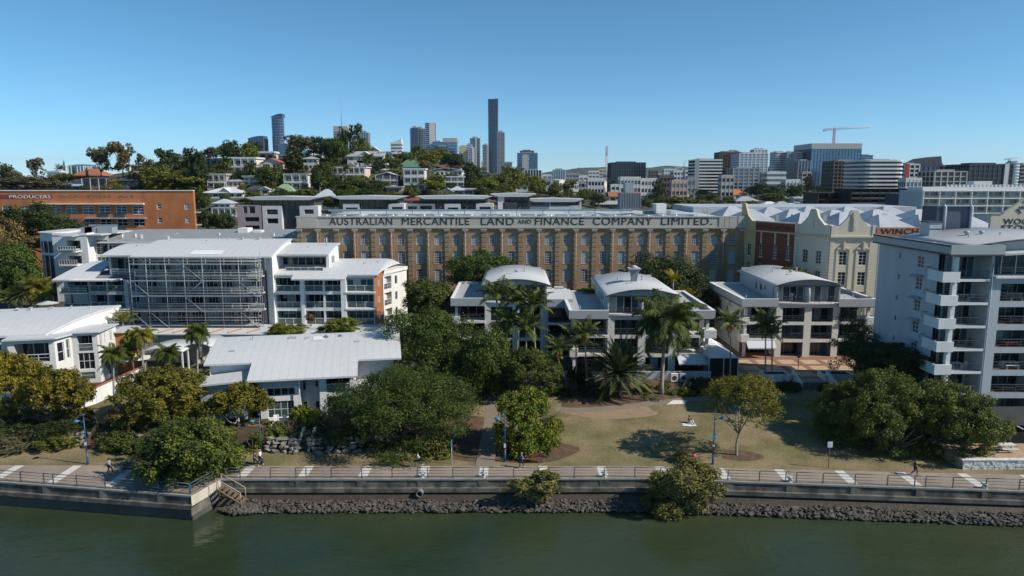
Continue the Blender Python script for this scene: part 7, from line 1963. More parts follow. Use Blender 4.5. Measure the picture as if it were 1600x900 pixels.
# palms
palm('tall slender king palm rising left of the cluster before the palm-screened house', 776, 462, 586, 98, 1.5, 'king', 1.25, .12, seed=1)
palm('leaning king palm in the middle of the cluster before the palm-screened house', 806, 470, 592, 99, 1.5, 'king', 1.35, .12, seed=2, lean=8)
palm('king palm with pale fronds right in the cluster before the palm-screened house', 838, 478, 596, 97, 1.5, 'king', 1.3, .13, seed=3, lean=-6)
palm('short bushy king palm under the cluster before the palm-screened house', 822, 512, 598, 96, 1.5, 'king', 1.2, .12, seed=4)
palm('bushy king palm at the left of the palm cluster, half behind the dark tree', 792, 506, 600, 97, 1.5, 'king', 1.25, .12, seed=5)
palm('short palm with a bright young frond beside the white terrace wall', 873, 546, 628, 94, 1.5, 'king', .95, .10, seed=6, fruit=True)
palm('king palm with an orange flower stalk left of the date palm', 917, 522, 615, 95, 1.5, 'king', 1.1, .11, seed=1, fruit=True, lean=-4)
palm('leafy king palm beside the white balcony of the middle vaulted house', 900, 530, 612, 97, 1.5, 'king', 1.15, .11, seed=3)
palm('tallest palm with a pale stout trunk and drooping plumes on the lawn edge', 1033, 502, 617, 93, 1.3, 'queen', 1.28, .27, seed=7, shaft=False, fruit=True, lean=8)
palm('stout date palm with a globe of stiff fronds behind the lawn', 968, 584, 618, 92, 1.35, 'date', 1.0, .35, 'cycad', seed=8, shaft=False, bark=BARKD)
palm('slim palm with hanging orange flowers left of the forecourt', 1141, 504, 588, 98.5, 1.6, 'king', 1.05, .11, seed=9, fruit=True)
palm('bushy palm with bright new fronds in front of the forecourt awning', 1196, 508, 578, 99.5, 1.7, 'king', 1.1, .11, seed=10)
palm('dark palm just right of the bushy forecourt palm', 1206, 520, 582, 100.5, 1.7, 'king', .95, .11, seed=4)
palm('king palm in front of the white boundary wall beside the white house', 177, 554, 614, 85, 1.55, 'queen', .47, .13, 'bush', seed=12, shaft=False)
palm('golden palm beside the brick bay of the white house', 222, 524, 566, 98, 1.55, 'queen', .50, .13, 'golden', seed=13, shaft=False)
palm('tall palm with an upright pale trunk left of the long white roof', 308, 520, 582, 95, 1.55, 'queen', .52, .14, 'bush', seed=14, shaft=False)
palm('shorter palm before the vaulted carport', 262, 552, 590, 91, 1.55, 'queen', .46, .13, 'bush', seed=15, shaft=False)
palm('golden feathery palm on the left street below the rounded white building', 58, 452, 486, 128, 5, 'queen', .85, .16, 'golden', seed=16, shaft=False)
palm('dark fan palm at the left edge of the street', 14, 468, 492, 125, 5, 'king', 1.0, .16, seed=17)
palm('palm with spiky fronds on the street beside the golden feathery palm', 34, 462, 490, 126, 5, 'date', .55, .2, 'cycad', seed=18, shaft=False)
palm('small dark palm behind the garage podium near the white tower end', 614, 514, 540, 108, 1.5, 'king', .8, .12, seed=19)
palm('areca palm clump behind the brick bay', 192, 505, 540, 106, 1.5, 'areca', 1.1, .10, 'golden', seed=20, shaft=False)
palm('golden areca palm behind the roof of the middle vaulted house', 1052, 440, 480, 124, 1.5, 'areca', 1.1, .12, 'golden', seed=21, shaft=False)
# shrubs and hedges
g = random.Random(5)
def sh(label, *a, **k): return shrub(label, *a, **k)
sh('bright lime topiary shrub left of its twin before the grey house', 466, 628, 662, 16, 80, GB, 'lime', 2600,.16, 1)
sh('bright lime topiary shrub right of its twin before the grey house', 487, 632, 668, 17, 79.6, GB, 'lime', 2600,.16, 2)
sh('broad green shrub at the foot of the huge dark tree near the signpost', 679, 672, 720, 20, 75.5, .3, 'olive', 3200,.18, 3)
sh('low grassy shrub beside the slim blue signpost', 690, 700, 727, 16, 74, .0, 'lime', 2000,.16, 4)
sh('low grassy clump left of the slim blue signpost', 668, 702, 728, 12, 74.2, .0, 'lime', 1600,.16, 5)
sh('dark garden shrub left of the boulder wall stairs', 436, 654, 692, 22, 77.8, GB, 'bush', 2600,.18, 6)
sh('pale twiggy garden shrub over the boulder wall', 452, 668, 700, 16, 77, GB, 'grey', 1600,.16, 7)
sh('yellow-green shrub beside the second blue lamp', 412, 664, 704, 20, 76.6, .8, 'olive', 2400,.17, 8)
sh('dark hedge mass over the stone wall right of the stairs', 520, 664, 700, 46, 77.6, GB, 'dark', 4200,.2, 9)
sh('dark hedge mass under the huge tree', 585, 676, 706, 40, 77.2, GB, 'dark', 3600,.2, 10)
sh('rounded olive shrub before the garden wall right of the tall palm trunk', 1062, 602, 630, 20, 93.2, 1.4, 'olive', 2600,.18, 11)
sh('dark green shrub left of the tall palm trunk', 1004, 594, 626, 18, 93.6, 1.4, 'bush', 2400,.18, 12)
sh('dark green shrub under the date palm', 930, 596, 636, 30, 93.4, 1.4, 'dark', 3600,.2, 13)
sh('low pale hedge along the curved footpath, left half', 945, 622, 640, 30, 91.4, 1.2, 'grey', 2600,.17, 14)
sh('low pale hedge along the curved footpath, right half', 1004, 616, 634, 30, 91.8, 1.2, 'grey', 2600,.17, 15)
sh('green shrub behind the tall palm trunk', 1036, 592, 624, 14, 95, 1.5, 'bush', 1800,.18, 16)
sh('dark shrub mass in the shade left of the lawn tree', 1095, 588, 628, 26, 94, 1.5, 'dark', 3200,.2, 17)
sh('dark rounded hedge ball left of the forecourt steps', 1231, 590, 622, 22, 95, 1.5, 'dark', 2600,.2, 18)
sh('dark hedge right of the forecourt steps', 1300, 596, 630, 26, 94, 1.5, 'dark', 2800,.2, 19)
sh('dark shrub between the garden path and the palm beds', 880, 600, 640, 22, 93, 1.4, 'dark', 2800,.2, 20)
sh('grassy bank planting at the far left above the promenade', 30, 676, 708, 46, 76.6, .3, 'grey', 3600,.2, 21)
sh('grassy bank planting left of the first blue lamp', 98, 672, 704, 36, 76.8, .3, 'olive', 3000,.2, 22)
sh('dark bank shrub right of the red garden stairs', 185, 668, 712, 34, 76.4, .2, 'bush', 3600,.2, 23)
sh('dark low shrub behind the round pier tree', 220, 680, 722, 28, 75.4, .1, 'bush', 3000,.2, 24)
sh('twiggy brown shrub behind the round pier tree', 205, 628, 676, 36, 79, GB, 'brown', 2800,.18, 25)
sh('dark hedge behind the left bank boulders', 100, 650, 682, 50, 79, GB, 'dark', 3600,.2, 26)
sh('dark hedge at the left edge above the bank', 20, 652, 684, 40, 79, GB, 'dark', 3200,.2, 27)
sh('dark hedge above the red garden stairs', 190, 650, 690, 40, 78.4, GB, 'dark', 3200,.2, 28)
sh('small green shrub over the short boulder wall', 395, 690, 722, 18, 75.6, .1, 'olive', 2200,.17, 29)
sh('dark undergrowth between the path and the yellow-green bench tree', 800, 694, 722, 24, 76.5, .1, 'dark', 2600,.18, 30)
sh('roof garden planting behind the low link building', 925, 450, 456, 26, 122, 9.5, 'bush', 1500,.25, 31)
sh('yellow shrub beside the golden areca palm', 1072, 448, 464, 14, 123, 8, 'yellow', 1400,.25, 32)
sh('small yellow-flowering shrub on the lawn beside the blue lamp', 1066, 706, 722, 14, 72.5, 0, 'yellow', 1200,.15, 33)
sh('terrace plant with red leaves on the white apartment terrace', 485, 489, 503, 8, 123, 4.5, 'brown', 900,.2, 34)
sh('low green hedge along the garage podium right of the carports', 345, 545, 556, 20, 106, 1.5, 'lime', 1500,.2, 35)

# ------------------------------------------------------------------ trees among the hill houses and the low town
def far_tree(label, cx, ytop, ybase, hw, style='round', leaf='fig', seed=1, Y=None, group=None, n=2600):
    if Y is None: Y = hit(cx, ybase).y
    base = P(cx, ybase, Y); m = mpp(Y, base.z); h = Zat(ytop, Y)-base.z; rx = hw*m*1.22
    root = thing('tree', label, 'tree', base, 0, group)
    zb = h*(.12 if style in('round','mound','tall') else .22); h *= 1.16; rz = (h-zb)/2*1.02
    s = seed % 3 + 1
    mean_px = .085 if style != 'conifer' else .10
    key = (style, leaf, n, s)
    put('crown', crown(style, leaf, n, mean_px*1.25, 50+s), root, (0,0,zb+rz), seed*1.7, (rx, rx*.9, rz))
    kt = ('trunk', style)
    if kt not in WC: WC[kt] = trunk_mesh(1.0, .045, .5, .6, .4, 3, BARK, 5)
    put('trunk', WC[kt], root, (0,0,0), seed*.9, (rx*1.2, rx*1.2, h))
    return root
FT = [  # hand placed and singled out: (label, cx, top, base, half width, style, leaf)
 ('tall pale gum tree left of the pair behind the orange wool store', 160,234,288,17,'loose','grey'),
 ('tall brown-topped gum tree right of the pair behind the orange wool store', 194,228,286,20,'loose','brown'),
 ('bare-looking grey tree beside the tall brown-topped gum', 227,243,284,13,'loose','grey'),
 ('grey-blue tree standing alone at the far left skyline', 56,250,292,14,'loose','grey'),
 ('dark tree cut by the left edge on the skyline', 8,258,300,18,'round','dark'),
 ('second dark tree at the left skyline', 27,268,302,14,'round','grey'),
 ('golden-yellow tree beside the terracotta roof', 108,271,290,14,'mound','yellow'),
 ('green bush left of the golden-yellow tree', 88,274,294,12,'round','bush'),
 ('dark cypress left of the terracotta roof', 117,262,284,2.5,'tall','dark'),
 ('dark cypress in front of the terracotta roof', 137,264,284,2.5,'tall','dark'),
 ('thin dark spire cypress at the left skyline', 102,253,280,1.8,'tall','dark'),
 ('broad grey-green canopy above the maroon sign', 40,279,306,48,'umbrella','grey'),
 ('grey-green canopy above the wool store lettering', 84,284,306,20,'umbrella','grey'),
 ('rounded dark purple-brown tree on the hilltop left of the rounded blue tower', 363,222,262,16,'round','dark'),
 ('olive tree right of the rounded dark hilltop tree', 390,224,260,16,'round','olive'),
 ('wide yellow-green tree over the right end of the orange wool store', 280,272,312,36,'umbrella','olive'),
 ('yellow-green low canopy above the small square windows', 262,283,310,24,'umbrella','yellow'),
 ('green canopy left of the wide yellow-green tree', 242,262,306,24,'round','olive'),
 ('tall dark tree left of the pale framed balcony house', 312,240,312,17,'tall','dark'),
 ('dark tree on the skyline left of the tall dark tree', 264,238,290,17,'loose','dark'),
 ('dark feathery skyline tree with a bare top', 300,234,276,14,'loose','dark'),
 ('thin skyline gum left of the long grey house', 330,232,262,10,'loose','grey'),
 ('green shrubby tree before the long grey and white house', 345,262,282,16,'round','bush'),
 ('big dark tree left of the house with rows of small windows', 459,238,272,19,'tall','dark'),
 ('tall spreading gum on the crest right of the rounded blue tower', 470,215,252,22,'loose','grey'),
 ('crest gum behind the white timber house', 490,218,252,18,'loose','grey'),
 ('dark crest tree behind the twin gums', 510,216,256,15,'round','dark'),
 ('large green crest tree left of the dark hilltop pine', 528,218,262,18,'round','fig'),
 ('dark flat-topped hilltop pine, tallest tree on the crest', 554,199,256,14,'loose','dark'),
 ('dark slim tree left of the hilltop pine', 536,204,256,10,'tall','dark'),
 ('olive crest tree right of the hilltop pine', 568,226,252,14,'round','olive'),
 ('green tree in the middle of the hill between the pink house and the dark tree', 508,254,290,16,'round','bush'),
 ('dark thicket left of the pink verandah house', 500,270,304,14,'tall','dark'),
 ('broad round green tree below the pink verandah house', 548,282,306,25,'mound','fig'),
 ('dark tree right of the broad round tree below the pink house', 585,282,306,17,'round','dark'),
 ('green hillside tree above the modern banded house', 425,261,296,20,'round','bush'),
 ('dark hillside tree left of the green hillside tree', 408,264,292,10,'round','dark'),
 ('low wide hedge-like tree right of the pale green roof', 480,296,310,22,'mound','olive'),
 ('green tree beneath the white loft house', 438,294,312,12,'round','dark'),
 ('dark tree mass beside the right wall of the orange wool store', 325,330,368,18,'round','dark'),
 ('dark tree mass left of the mauve-grey terrace bay', 352,334,368,18,'round','dark'),
 ('bright green tree right of the stacked white terraces', 678,276,306,22,'loose','lime'),
 ('dark hill tree beside the arched white house', 738,256,296,15,'round','dark'),
 ('wide yellow-green tree above the word MERCANTILE skyline', 785,274,306,24,'round','olive'),
 ('tall yellow-green tree right of the wide one at the hill foot', 800,262,306,20,'round','olive'),
 ('yellow-green rounded tree left of the wide one at the hill foot', 762,280,308,18,'mound','lime'),
 ('dark crest pine left of the cream tower', 720,238,264,8,'conifer','dark'),
 ('dark green canopy under the blue office block', 705,241,268,22,'round','dark'),
 ('olive canopy left of the dark green canopy', 672,238,266,18,'round','olive'),
 ('green tree before the small crest house', 635,238,262,16,'round','bush'),
 ('dark tree left of the small crest house', 600,238,262,12,'round','dark'),
 ('green tree under the green-roofed house', 612,248,270,18,'umbrella','bush'),
 ('brownish tree right of the green-roofed house', 664,252,272,14,'round','brown'),
 ('dark green tree left of the green roof', 590,248,272,10,'tall','dark'),
 ('large green tree at the hill foot right of the weatherboard house', 838,277,306,18,'round','olive'),
 ('dark green crown in front of the balconied town block', 962,281,305,20,'round','dark'),
 ('dark green crown right of its neighbour below the black office', 980,286,306,17,'round','dark'),
 ('tall dark norfolk pine beside the pink walkup', 1029,283,318,11,'tall','dark'),
 ('wide dark canopy above the letters LIMITED', 1090,311,326,22,'mound','olive'),
 ('second dark canopy right of the letters COMPANY', 1050,307,326,22,'mound','bush'),
 ('dark tree on the left of the cooling plant', 935,302,326,14,'round','dark'),
 ('light green tree above the letters ANC', 888,284,314,14,'loose','olive'),
 ('olive tree left of the light green one', 868,286,312,12,'round','olive'),
 ('dark bush tree left of the low warehouse', 912,297,318,14,'round','bush'),
 ('tall dark tree before the large blue office', 1262,276,308,11,'tall','dark'),
 ('dark tree right of the bright orange roof', 1210,290,318,18,'round','dark'),
 ('dark tree between the bright orange roof and the twin towers', 1182,288,312,17,'round','dark'),
 ('broad dark tree below the white twin towers', 1205,302,320,22,'round','fig'),
 ('dark tree mass right of the broad dark tree', 1240,290,316,16,'round','dark'),
 ('bright green tree in front of the brown brick block', 1302,306,328,20,'round','fig'),
 ('small yellow-green tree before the white-roofed villa', 1250,322,330,7,'mound','lime'),
 ('round green tree left of the white villa', 1175,314,330,14,'round','bush'),
 ('dark street tree above the cream gable', 1288,290,304,14,'round','dark'),
 ('small green tree under the orange gable', 1137,306,322,12,'round','bush'),
 ('dark thicket left of the cottage with the terracotta roof', 1098,296,312,14,'round','dark'),
]
for i, (l, cx, yt, yb, hw, st, lf) in enumerate(FT):
    far_tree(l, cx, yt, yb, hw, st, lf, i, n=3200 if hw > 14 else 2200); hs_.append((l, cx, (yt+yb)/2))
# palms on the hill
for i, (l, cx, yt, yb) in enumerate((('hill palm beside the large white crest house',575,248,272),('hill palm at the pink verandah house',541,264,290),('hill palm left of the modern banded house',392,262,290),('hill palm above the green hillside tree',500,284,306),('hill palm near the brick chimney on the crest',650,235,256),('hill palm beside the green canopy of the right crest',738,276,300),('hill palm before the concrete frame house',352,254,282),('palm on the skyline near the tallest skyscraper',751,246,268),('palm left of the hill foot weatherboard house',795,288,308),('palm on the left beside the distant blue and white tower',94,264,290))):
    p = hit(cx, yb); palm(l, cx, yt, yb, p.y, p.z, 'king' if i % 2 else 'queen', 1.0 if i % 2 else .8, .16, seed=30+i, shaft=False)
# the rest of the wood between the houses: each tree labelled by what it stands beside
g = random.Random(77); fill = []
def try_tree(cx, yb, hmin, hmax, kinds):
    p = hit(cx, yb)
    if p.y > 1200: return
    h = g.uniform(hmin,hmax); hw = h*.55
    for (a, c, yr, b_) in HX:
        if a-hw*.7 < cx < c+hw*.7 and yb > b_-4 and yb-h < b_-.35*(b_-yr):
            h = yb-b_+.3*(b_-yr); hw = h*.55
            if h < 6: return
        elif a+2 < cx < c-2 and abs(yb-b_) < 4: return
    fill.append((cx, yb, h, g.choice(kinds)))
KH = [('round','fig'),('round','bush'),('round','dark'),('tall','dark'),('mound','olive'),('loose','grey'),('round','olive'),('mound','bush')]
for k in range(380):
    t = g.random(); cx = 235+g.random()*600; top = 236 + max(0, (cx-640)*.22) + max(0, (380-cx)*.16); yb = top + (326-top)*g.random()**.8
    try_tree(cx, yb, 12, 26, KH)
for k in range(50): try_tree(g.uniform(-5,240), g.uniform(284,304), 12, 24, KH)
for k in range(130): try_tree(g.uniform(840,1330), g.uniform(298,330), 8, 17, KH[:4]+KH[6:])
ADJ = {'fig':'deep green','bush':'mid green','dark':'dark','olive':'olive green','grey':'grey-green'}
SHP = {'round':'round','tall':'narrow','mound':'low','loose':'open-crowned'}
labs = {}
for (cx, yb, h, (st, lf)) in fill:
    near = min(hs_, key=lambda t: math.hypot(t[1]-cx, (t[2]-yb)*1.5)); dx, dy = cx-near[1], yb-near[2]
    rel = ('right of' if dx > 0 else 'left of') if abs(dx) > abs(dy)*1.2 else ('below' if dy > 0 else 'above')
    nm = near[0].split(' with ')[0].split(' beside ')[0].split(' behind ')[0].split(' in front ')[0].split(' right of ')[0].split(' left of ')[0]
    lab = f'{SHP[st]} {ADJ[lf]} tree {rel} the {nm}'
    labs.setdefault(lab, []).append((cx, yb, h, st, lf))
# past the 300 that show largest the small ones become one mass
ranked = sorted(fill, key=lambda t: -t[2]); CAP = 300 - sum(1 for o in D.objects if o.get('category') in ('tree',)) - 12
keep = {t[:2] for t in ranked[:max(0, CAP)]}
for lab in list(labs): labs[lab] = [t for t in labs[lab] if t[:2] in keep]
labs = {k: v for k, v in labs.items() if v}
rest = [t for t in fill if t[:2] not in keep]
mass = {}
for q, (cx, yb, h, (st, lf)) in enumerate(rest):
    pb = hit(cx, yb); m = mpp(pb.y, pb.z); hh = h*m*1.16; rx = h*.6*m*1.15; rz = hh*.46; s_ = q % 3 + 1
    me = crown(st, lf, 1900, .085*1.25, 50+s_); nv = len(me.vertices); co = np.empty(nv*3, np.float32); me.vertices.foreach_get('co', co); co = co.reshape(-1,3)
    tn = np.empty(nv//4, np.float32); me.attributes['tone'].data.foreach_get('value', tn)
    ca, sa = math.cos(q*1.7), math.sin(q*1.7); x = (co[:,0]*ca-co[:,1]*sa)*rx; y = (co[:,0]*sa+co[:,1]*ca)*rx*.9
    mass.setdefault(lf, []).append((np.stack([x+pb.x, y+pb.y, co[:,2]*rz+pb.z+hh*.1+rz], 1), tn))
V = []; TN = []; MI = []; mats_ = []
for lf, L in mass.items():
    for v, t in L: V.append(v); TN.append(t); MI.append(np.full(len(t), len(mats_), np.int32))
    mats_.append(LEAF[lf])
if V:
    me = quads_mesh('small_trees', np.concatenate(V), np.concatenate(TN), mats_[0])
    for m_ in mats_[1:]: me.materials.append(m_)
    me.polygons.foreach_set('material_index', np.concatenate(MI)); me.update()
    tag(put('small_trees', me), kind='stuff')
i = 0
for lab, L in labs.items():
    L.sort()
    for k, (cx, yb, h, st, lf) in enumerate(L):
        l = lab if len(L) == 1 else ('leftmost ' if k == 0 else 'rightmost ' if k == len(L)-1 else ('middle ' if len(L) == 3 else f'inner ')) + lab
        far_tree(' '.join(l.split()[:16]), cx, yb-h, yb, h*(.62 if st != 'tall' else .36)*g.uniform(.8,1.15), st, lf, i, None, 'trees among the hill houses and the low town', 1900); i += 1
# ------------------------------------------------------------------ railings, lamps, signs, seats, people
BLUE = M('blue_rail', (.085,.115,.155), var=.12, rough=.45)
BLUEP = M('blue_pole', (.03,.085,.19), var=.08, rough=.4)
def river_railing(label, pts):
    """pts: (X, Y) of the posts in order"""
    root = thing('railing', label, 'railing', (pts[0][0], pts[0][1], .06))
    o = Vector((pts[0][0], pts[0][1], 0))
    for x, y in pts:
        b = MB(BLUE); b.box(-.045,.045,-.035,.035,0,1.08); b.box(-.09,.09,-.07,.07,0,.03); b.build('post', root, (x-o.x, y-o.y, 0))
    for z, r in ((1.10,.042),(.78,.024),(.48,.024),(.18,.024)):
        b = MB(BLUE)
        for (x0,y0),(x1,y1) in zip(pts, pts[1:]): b.tube((x0-o.x,y0-o.y,z),(x1-o.x,y1-o.y,z),r,n=6)
        b.build('rail', root)
    return root
def posts(pl, xa, xb, off=.20):
    """posts half way and at each white band"""
    out = []; k = math.ceil((xa-3.26)/3.1)
    out.append((xa, along(pl, xa)+off))
    while 3.26+3.1*k < xb:
        x = 3.26+3.1*k
        for s in ((-.52,.52) if (k % 4 == 0) else (0,)):
            if xa+.5 < x+s < xb-.5: out.append((x+s, along(pl, x+s)+off))
        k += 1
    out.append((xb, along(pl, xb)+off)); return out
river_railing('blue-grey river railing along the edge of the pier on the left', posts(FRONT_L, -94.5, -31.2))
river_railing('short blue railing along the sunlit east side of the pier', [(-31.1,64.5),(-30.5,66.2),(-29.95,67.8)])
river_railing('long blue-grey river railing along the promenade above the rock bank', posts(FRONT_M, -29.2, 94))
def bollard(label, x):
    y = front(x)+.45; root = thing('mooring_bollard', label, 'bollard', (x, y, .03))
    b = MB(M('bollard_white',(.58,.57,.54),var=.15,sc=3)); b.lathe([(.30,0),(.30,.06),(.19,.10),(.17,.34),(.30,.42),(.32,.50),(.22,.56),(.02,.58)], n=12); b.build('bollard_head', root)
    b = MB(SEAW); b.box(-.4,.4,-.4,.3,-.01,.02); b.build('base_plate', root)
for lab, px_ in (('white mooring bollard on the pier near the left edge of the picture',20),('white mooring bollard below the runner beside the huge dark tree',666),('white mooring bollard before the garden path',757),('white mooring bollard on the promenade below the middle of the lawn',940),('white mooring bollard below the shaded white sign',1217),('white mooring bollard near the white stone wall at the right',1508)):
    bollard(lab, round((Xat(px_,70,0)-3.26)/6.2)*6.2+3.26)
def lamp(label, x, yb, ytop, Y, arm=-1, plates=(), mat=BLUEP):
    p = P(x, yb, Y); p.z = ground(p.x, Y) + .03; h = Zat(ytop, Y)-p.z
    root = thing('street_lamp', label, 'street lamp', p)
    b = MB(mat); b.tube((0,0,-.1),(0,0,1.3),.11,.10,10); b.tube((0,0,1.3),(0,0,h),.075,.05,10); b.tube((0,0,-.02),(0,0,.06),.2,n=10); b.build('pole', root)
    b = MB(M('red_collar',(.42,.05,.04))); b.tube((0,0,1.32),(0,0,1.42),.108,n=10); b.build('collar', root)
    b = MB(mat); pts = [(0,0,h-.55)]+[(arm*.75*math.sin(R(t)), 0, h-.55+.18*(math.sin(R(t*1.0)))) for t in (25,50,75,90)]; b.path(pts, [.04]*5, 6); b.build('arm', root)
    b = MB(M('lamp_blue',(.05,.16,.34),rough=.35)); b.lathe([(.05,.18),(.16,.10),(.34,.0),(.30,-.05),(.02,-.06)][::-1], (arm*.8,0,h-.42), 12); b.build('lamp_head', root)
    b = MB(mat); b.tube((0,0,h),(0,0,h+.22),.03,n=6); b.lathe([(.12,h+.22),(.16,h+.3),(.02,h+.42)], n=8); b.build('finial', root)
    for (z, w, hh, m) in plates: b = MB(m); b.box(-w/2,w/2,-.13,-.10,z,z+hh); b.build('sign_plate', root)
    return root
SGW = M('sign_plate_white',(.62,.64,.66),var=.05); SGB = M('sign_plate_blue',(.10,.36,.62),var=.06)
lamp('blue street lamp standing on the left lawn strip by the pier', 137.5, 727, 652, 71.9, -1, [(2.15,.24,.36,SGW)])
lamp('blue street lamp behind the round pier tree near the two walkers', 409, 727, 652, 72.0, -1, [(.4,.2,.3,SGW)])
lamp('blue street lamp in the shade beside the garden path', 789, 724, 648, 72.6, -1, [(1.6,.22,.45,SGW)])
lamp('blue street lamp with a bright blue sign on the lawn left of the half-bare tree', 1113.5, 727, 648, 71.9, 1, [(2.75,.34,.72,SGB),(2.0,.22,.2,SGW)])
def sign(label, x, yb, ytop, Y, w, h, m, pm, name='signpost', cat='sign'):
    p = P(x, yb, Y); p.z = ground(p.x,Y)+.02; H = Zat(ytop,Y)-p.z; root = thing(name, label, cat, p)
    b = MB(pm); b.tube((0,0,-.1),(0,0,H),.04,n=8); b.build('pole', root); b = MB(m); b.box(-w/2,w/2,-.07,-.045,H-h,H); so = b.build('sign_plate', root)
    b = MB(M('sign_marks',(.16,.22,.32)))
    for k in range(4): b.box(-w*.36,w*(.30 if k % 2 else .1),-.075,-.071,H-h*.22-k*h*.2-.03,H-h*.22-k*h*.2)
    b.build('sign_marks', so); return root
sign('slim blue and white signpost beside the shrubs left of the garden path', 706, 727, 688, 71.9, .16, .7, SGB, M('white_pole',(.5,.52,.55)))
sign('white notice sign on a thin pole in the shade at the right of the lawn', 1294, 735, 690, 70.9, .5, .62, SGW, M('dark_pole',(.10,.09,.085)))
root = thing('road_sign', 'yellow diamond warning sign on the left street below the rounded white building', 'road sign', (Xat(72,126,6), 126, 5.0))
b = MB(M('grey_pole',(.3,.3,.3))); b.tube((0,0,-.1),(0,0,2.6),.04,n=6); b.build('pole', root); b = MB(M('yellow_sign',(.72,.62,.02),var=.04)); b.prism([(0,1.9),(.5,2.4),(0,2.9),(-.5,2.4)],'y',-.08,-.05); b.build('sign_plate', root)
# bench, picnic table, stairs at the pier, outfall pipe, umbrellas
WOOD = M('red_brown_wood',(.16,.055,.04),var=.18,sc=3)
def bench(label, x, Y, mat, w=2.0):
    root = thing('park_bench', label, 'bench', (Xat(x,Y,0), Y, ground(0,Y)+.03))
    b = MB(mat)
    for k in range(3): b.box(-w/2,w/2,-.25+k*.17,-.12+k*.17,.43,.47)
    b.build('seat', root); b = MB(mat)
    for k in range(3): b.box(-w/2,w/2,.27+k*.03,.30+k*.03,.55+k*.15,.67+k*.15)
    b.build('backrest', root)
    for sx in (-w/2+.15, w/2-.2): b = MB(FRAMED); b.box(sx,sx+.06,-.25,-.19,0,.43); b.box(sx,sx+.06,.2,.27,0,.95); b.box(sx,sx+.06,-.19,.2,.38,.429); b.build('leg', root)
    return root
bench('red-brown park bench beside the promenade under the yellow-green tree', 833, 72.3, WOOD, 2.1)
bench('dark bench on the pier in the shade of the round tree', 205, 69.6, FRAMED, 1.8)
root = thing('picnic_table', 'pale picnic table on the terrace behind the white stone wall', 'picnic table', (Xat(1571,73.2,1), 73.2, 1.03))
m = M('pale_table',(.55,.56,.56),var=.08)
b = MB(m); b.box(-.9,.9,-.4,.4,.70,.76); b.build('tabletop', root)
for s in (-1,1): b = MB(m); b.box(-.9,.9,s*.75-.14,s*.75+.14,.42,.47); b.build('seat', root)
for s in (-.6,.6): b = MB(m); b.box(s-.05,s+.05,-.8,.8,.33,.41); b.box(s-.05,s+.05,-.05,.05,0,.69); b.build('leg', root)
root = thing('boat_steps', 'weathered timber steps going down to the water beside the pier', 'steps', (-29.3, 66.6, 0))
TIM = M('old_timber',(.17,.125,.085),var=.25,sc=2)
b = MB(TIM)
for k in range(6): b.box(.1+k*.42,.1+k*.42+.36,-.55,.55,-.25-k*.28,-.19-k*.28)
b.build('tread', root)
for s in (-1,1):
    b = MB(TIM); b.bar((.0,s*.6,-.1),(2.7,s*.6,-1.9),.12); b.build('stringer', root)
    b = MB(M('handrail_grey',(.42,.38,.34))); b.tube((.05,s*.62,0),(.05,s*.62,1.0),.03); b.tube((.05,s*.62,1.0),(2.4,s*.62,-.5),.03); b.tube((2.4,s*.62,-.5),(2.4,s*.62,-1.7),.03); b.build('handrail', root)
root = thing('drain_pipe', 'dark round drain outlet poking from the seawall over the rocks', 'pipe', (Xat(656,67.5,-1), 67.9, -1.18))
b = MB(M('pipe_concrete',(.17,.16,.15),var=.2)); n = 14
for k in range(n):
    a0, a1 = 6.2832*k/n, 6.2832*(k+1)/n
    for (r0,y0),(r1,y1) in (((.36,.5),(.36,-.75)),((.36,-.75),(.27,-.75)),((.27,-.75),(.27,.5))):
        b.poly([(r0*math.cos(a0),y0,r0*math.sin(a0)),(r0*math.cos(a1),y0,r0*math.sin(a1)),(r1*math.cos(a1),y1,r1*math.sin(a1)),(r1*math.cos(a0),y1,r1*math.sin(a0))])
b.build('pipe', root); b = MB(M('pipe_inner_shade',(.008,.008,.008))); b.prism([(.30*math.cos(6.2832*k/n),.30*math.sin(6.2832*k/n)) for k in range(n)],'y',.42,.45); b.build('pipe_shade_disc', root)  # black disc painted for the shade inside the pipe
def umbrella(label, x, y, Y, G, r, m):
    p = P(x, y, Y); root = thing('garden_umbrella', label, 'umbrella', (p.x, Y, G)); h = p.z-G
    b = MB(m); n = 8
    for k in range(n):
        a0, a1 = 6.2832*k/n, 6.2832*(k+1)/n; b.poly([(0,0,h+.45),(r*math.cos(a0),r*math.sin(a0),h),(r*math.cos(a1),r*math.sin(a1),h)])
    b.build('canopy', root); b = MB(FRAMEW); b.tube((0,0,0),(0,0,h+.4),.035); b.build('pole', root)
umbrella('green garden umbrella half hidden under the yellow-green garden tree', 232, 623, 82, GB, 1.9, M('umbrella_green',(.035,.20,.17)))
umbrella('pale street umbrella beside the yellow warning sign', 75, 474, 122, 5, 1.8, M('umbrella_pale',(.42,.46,.44)))
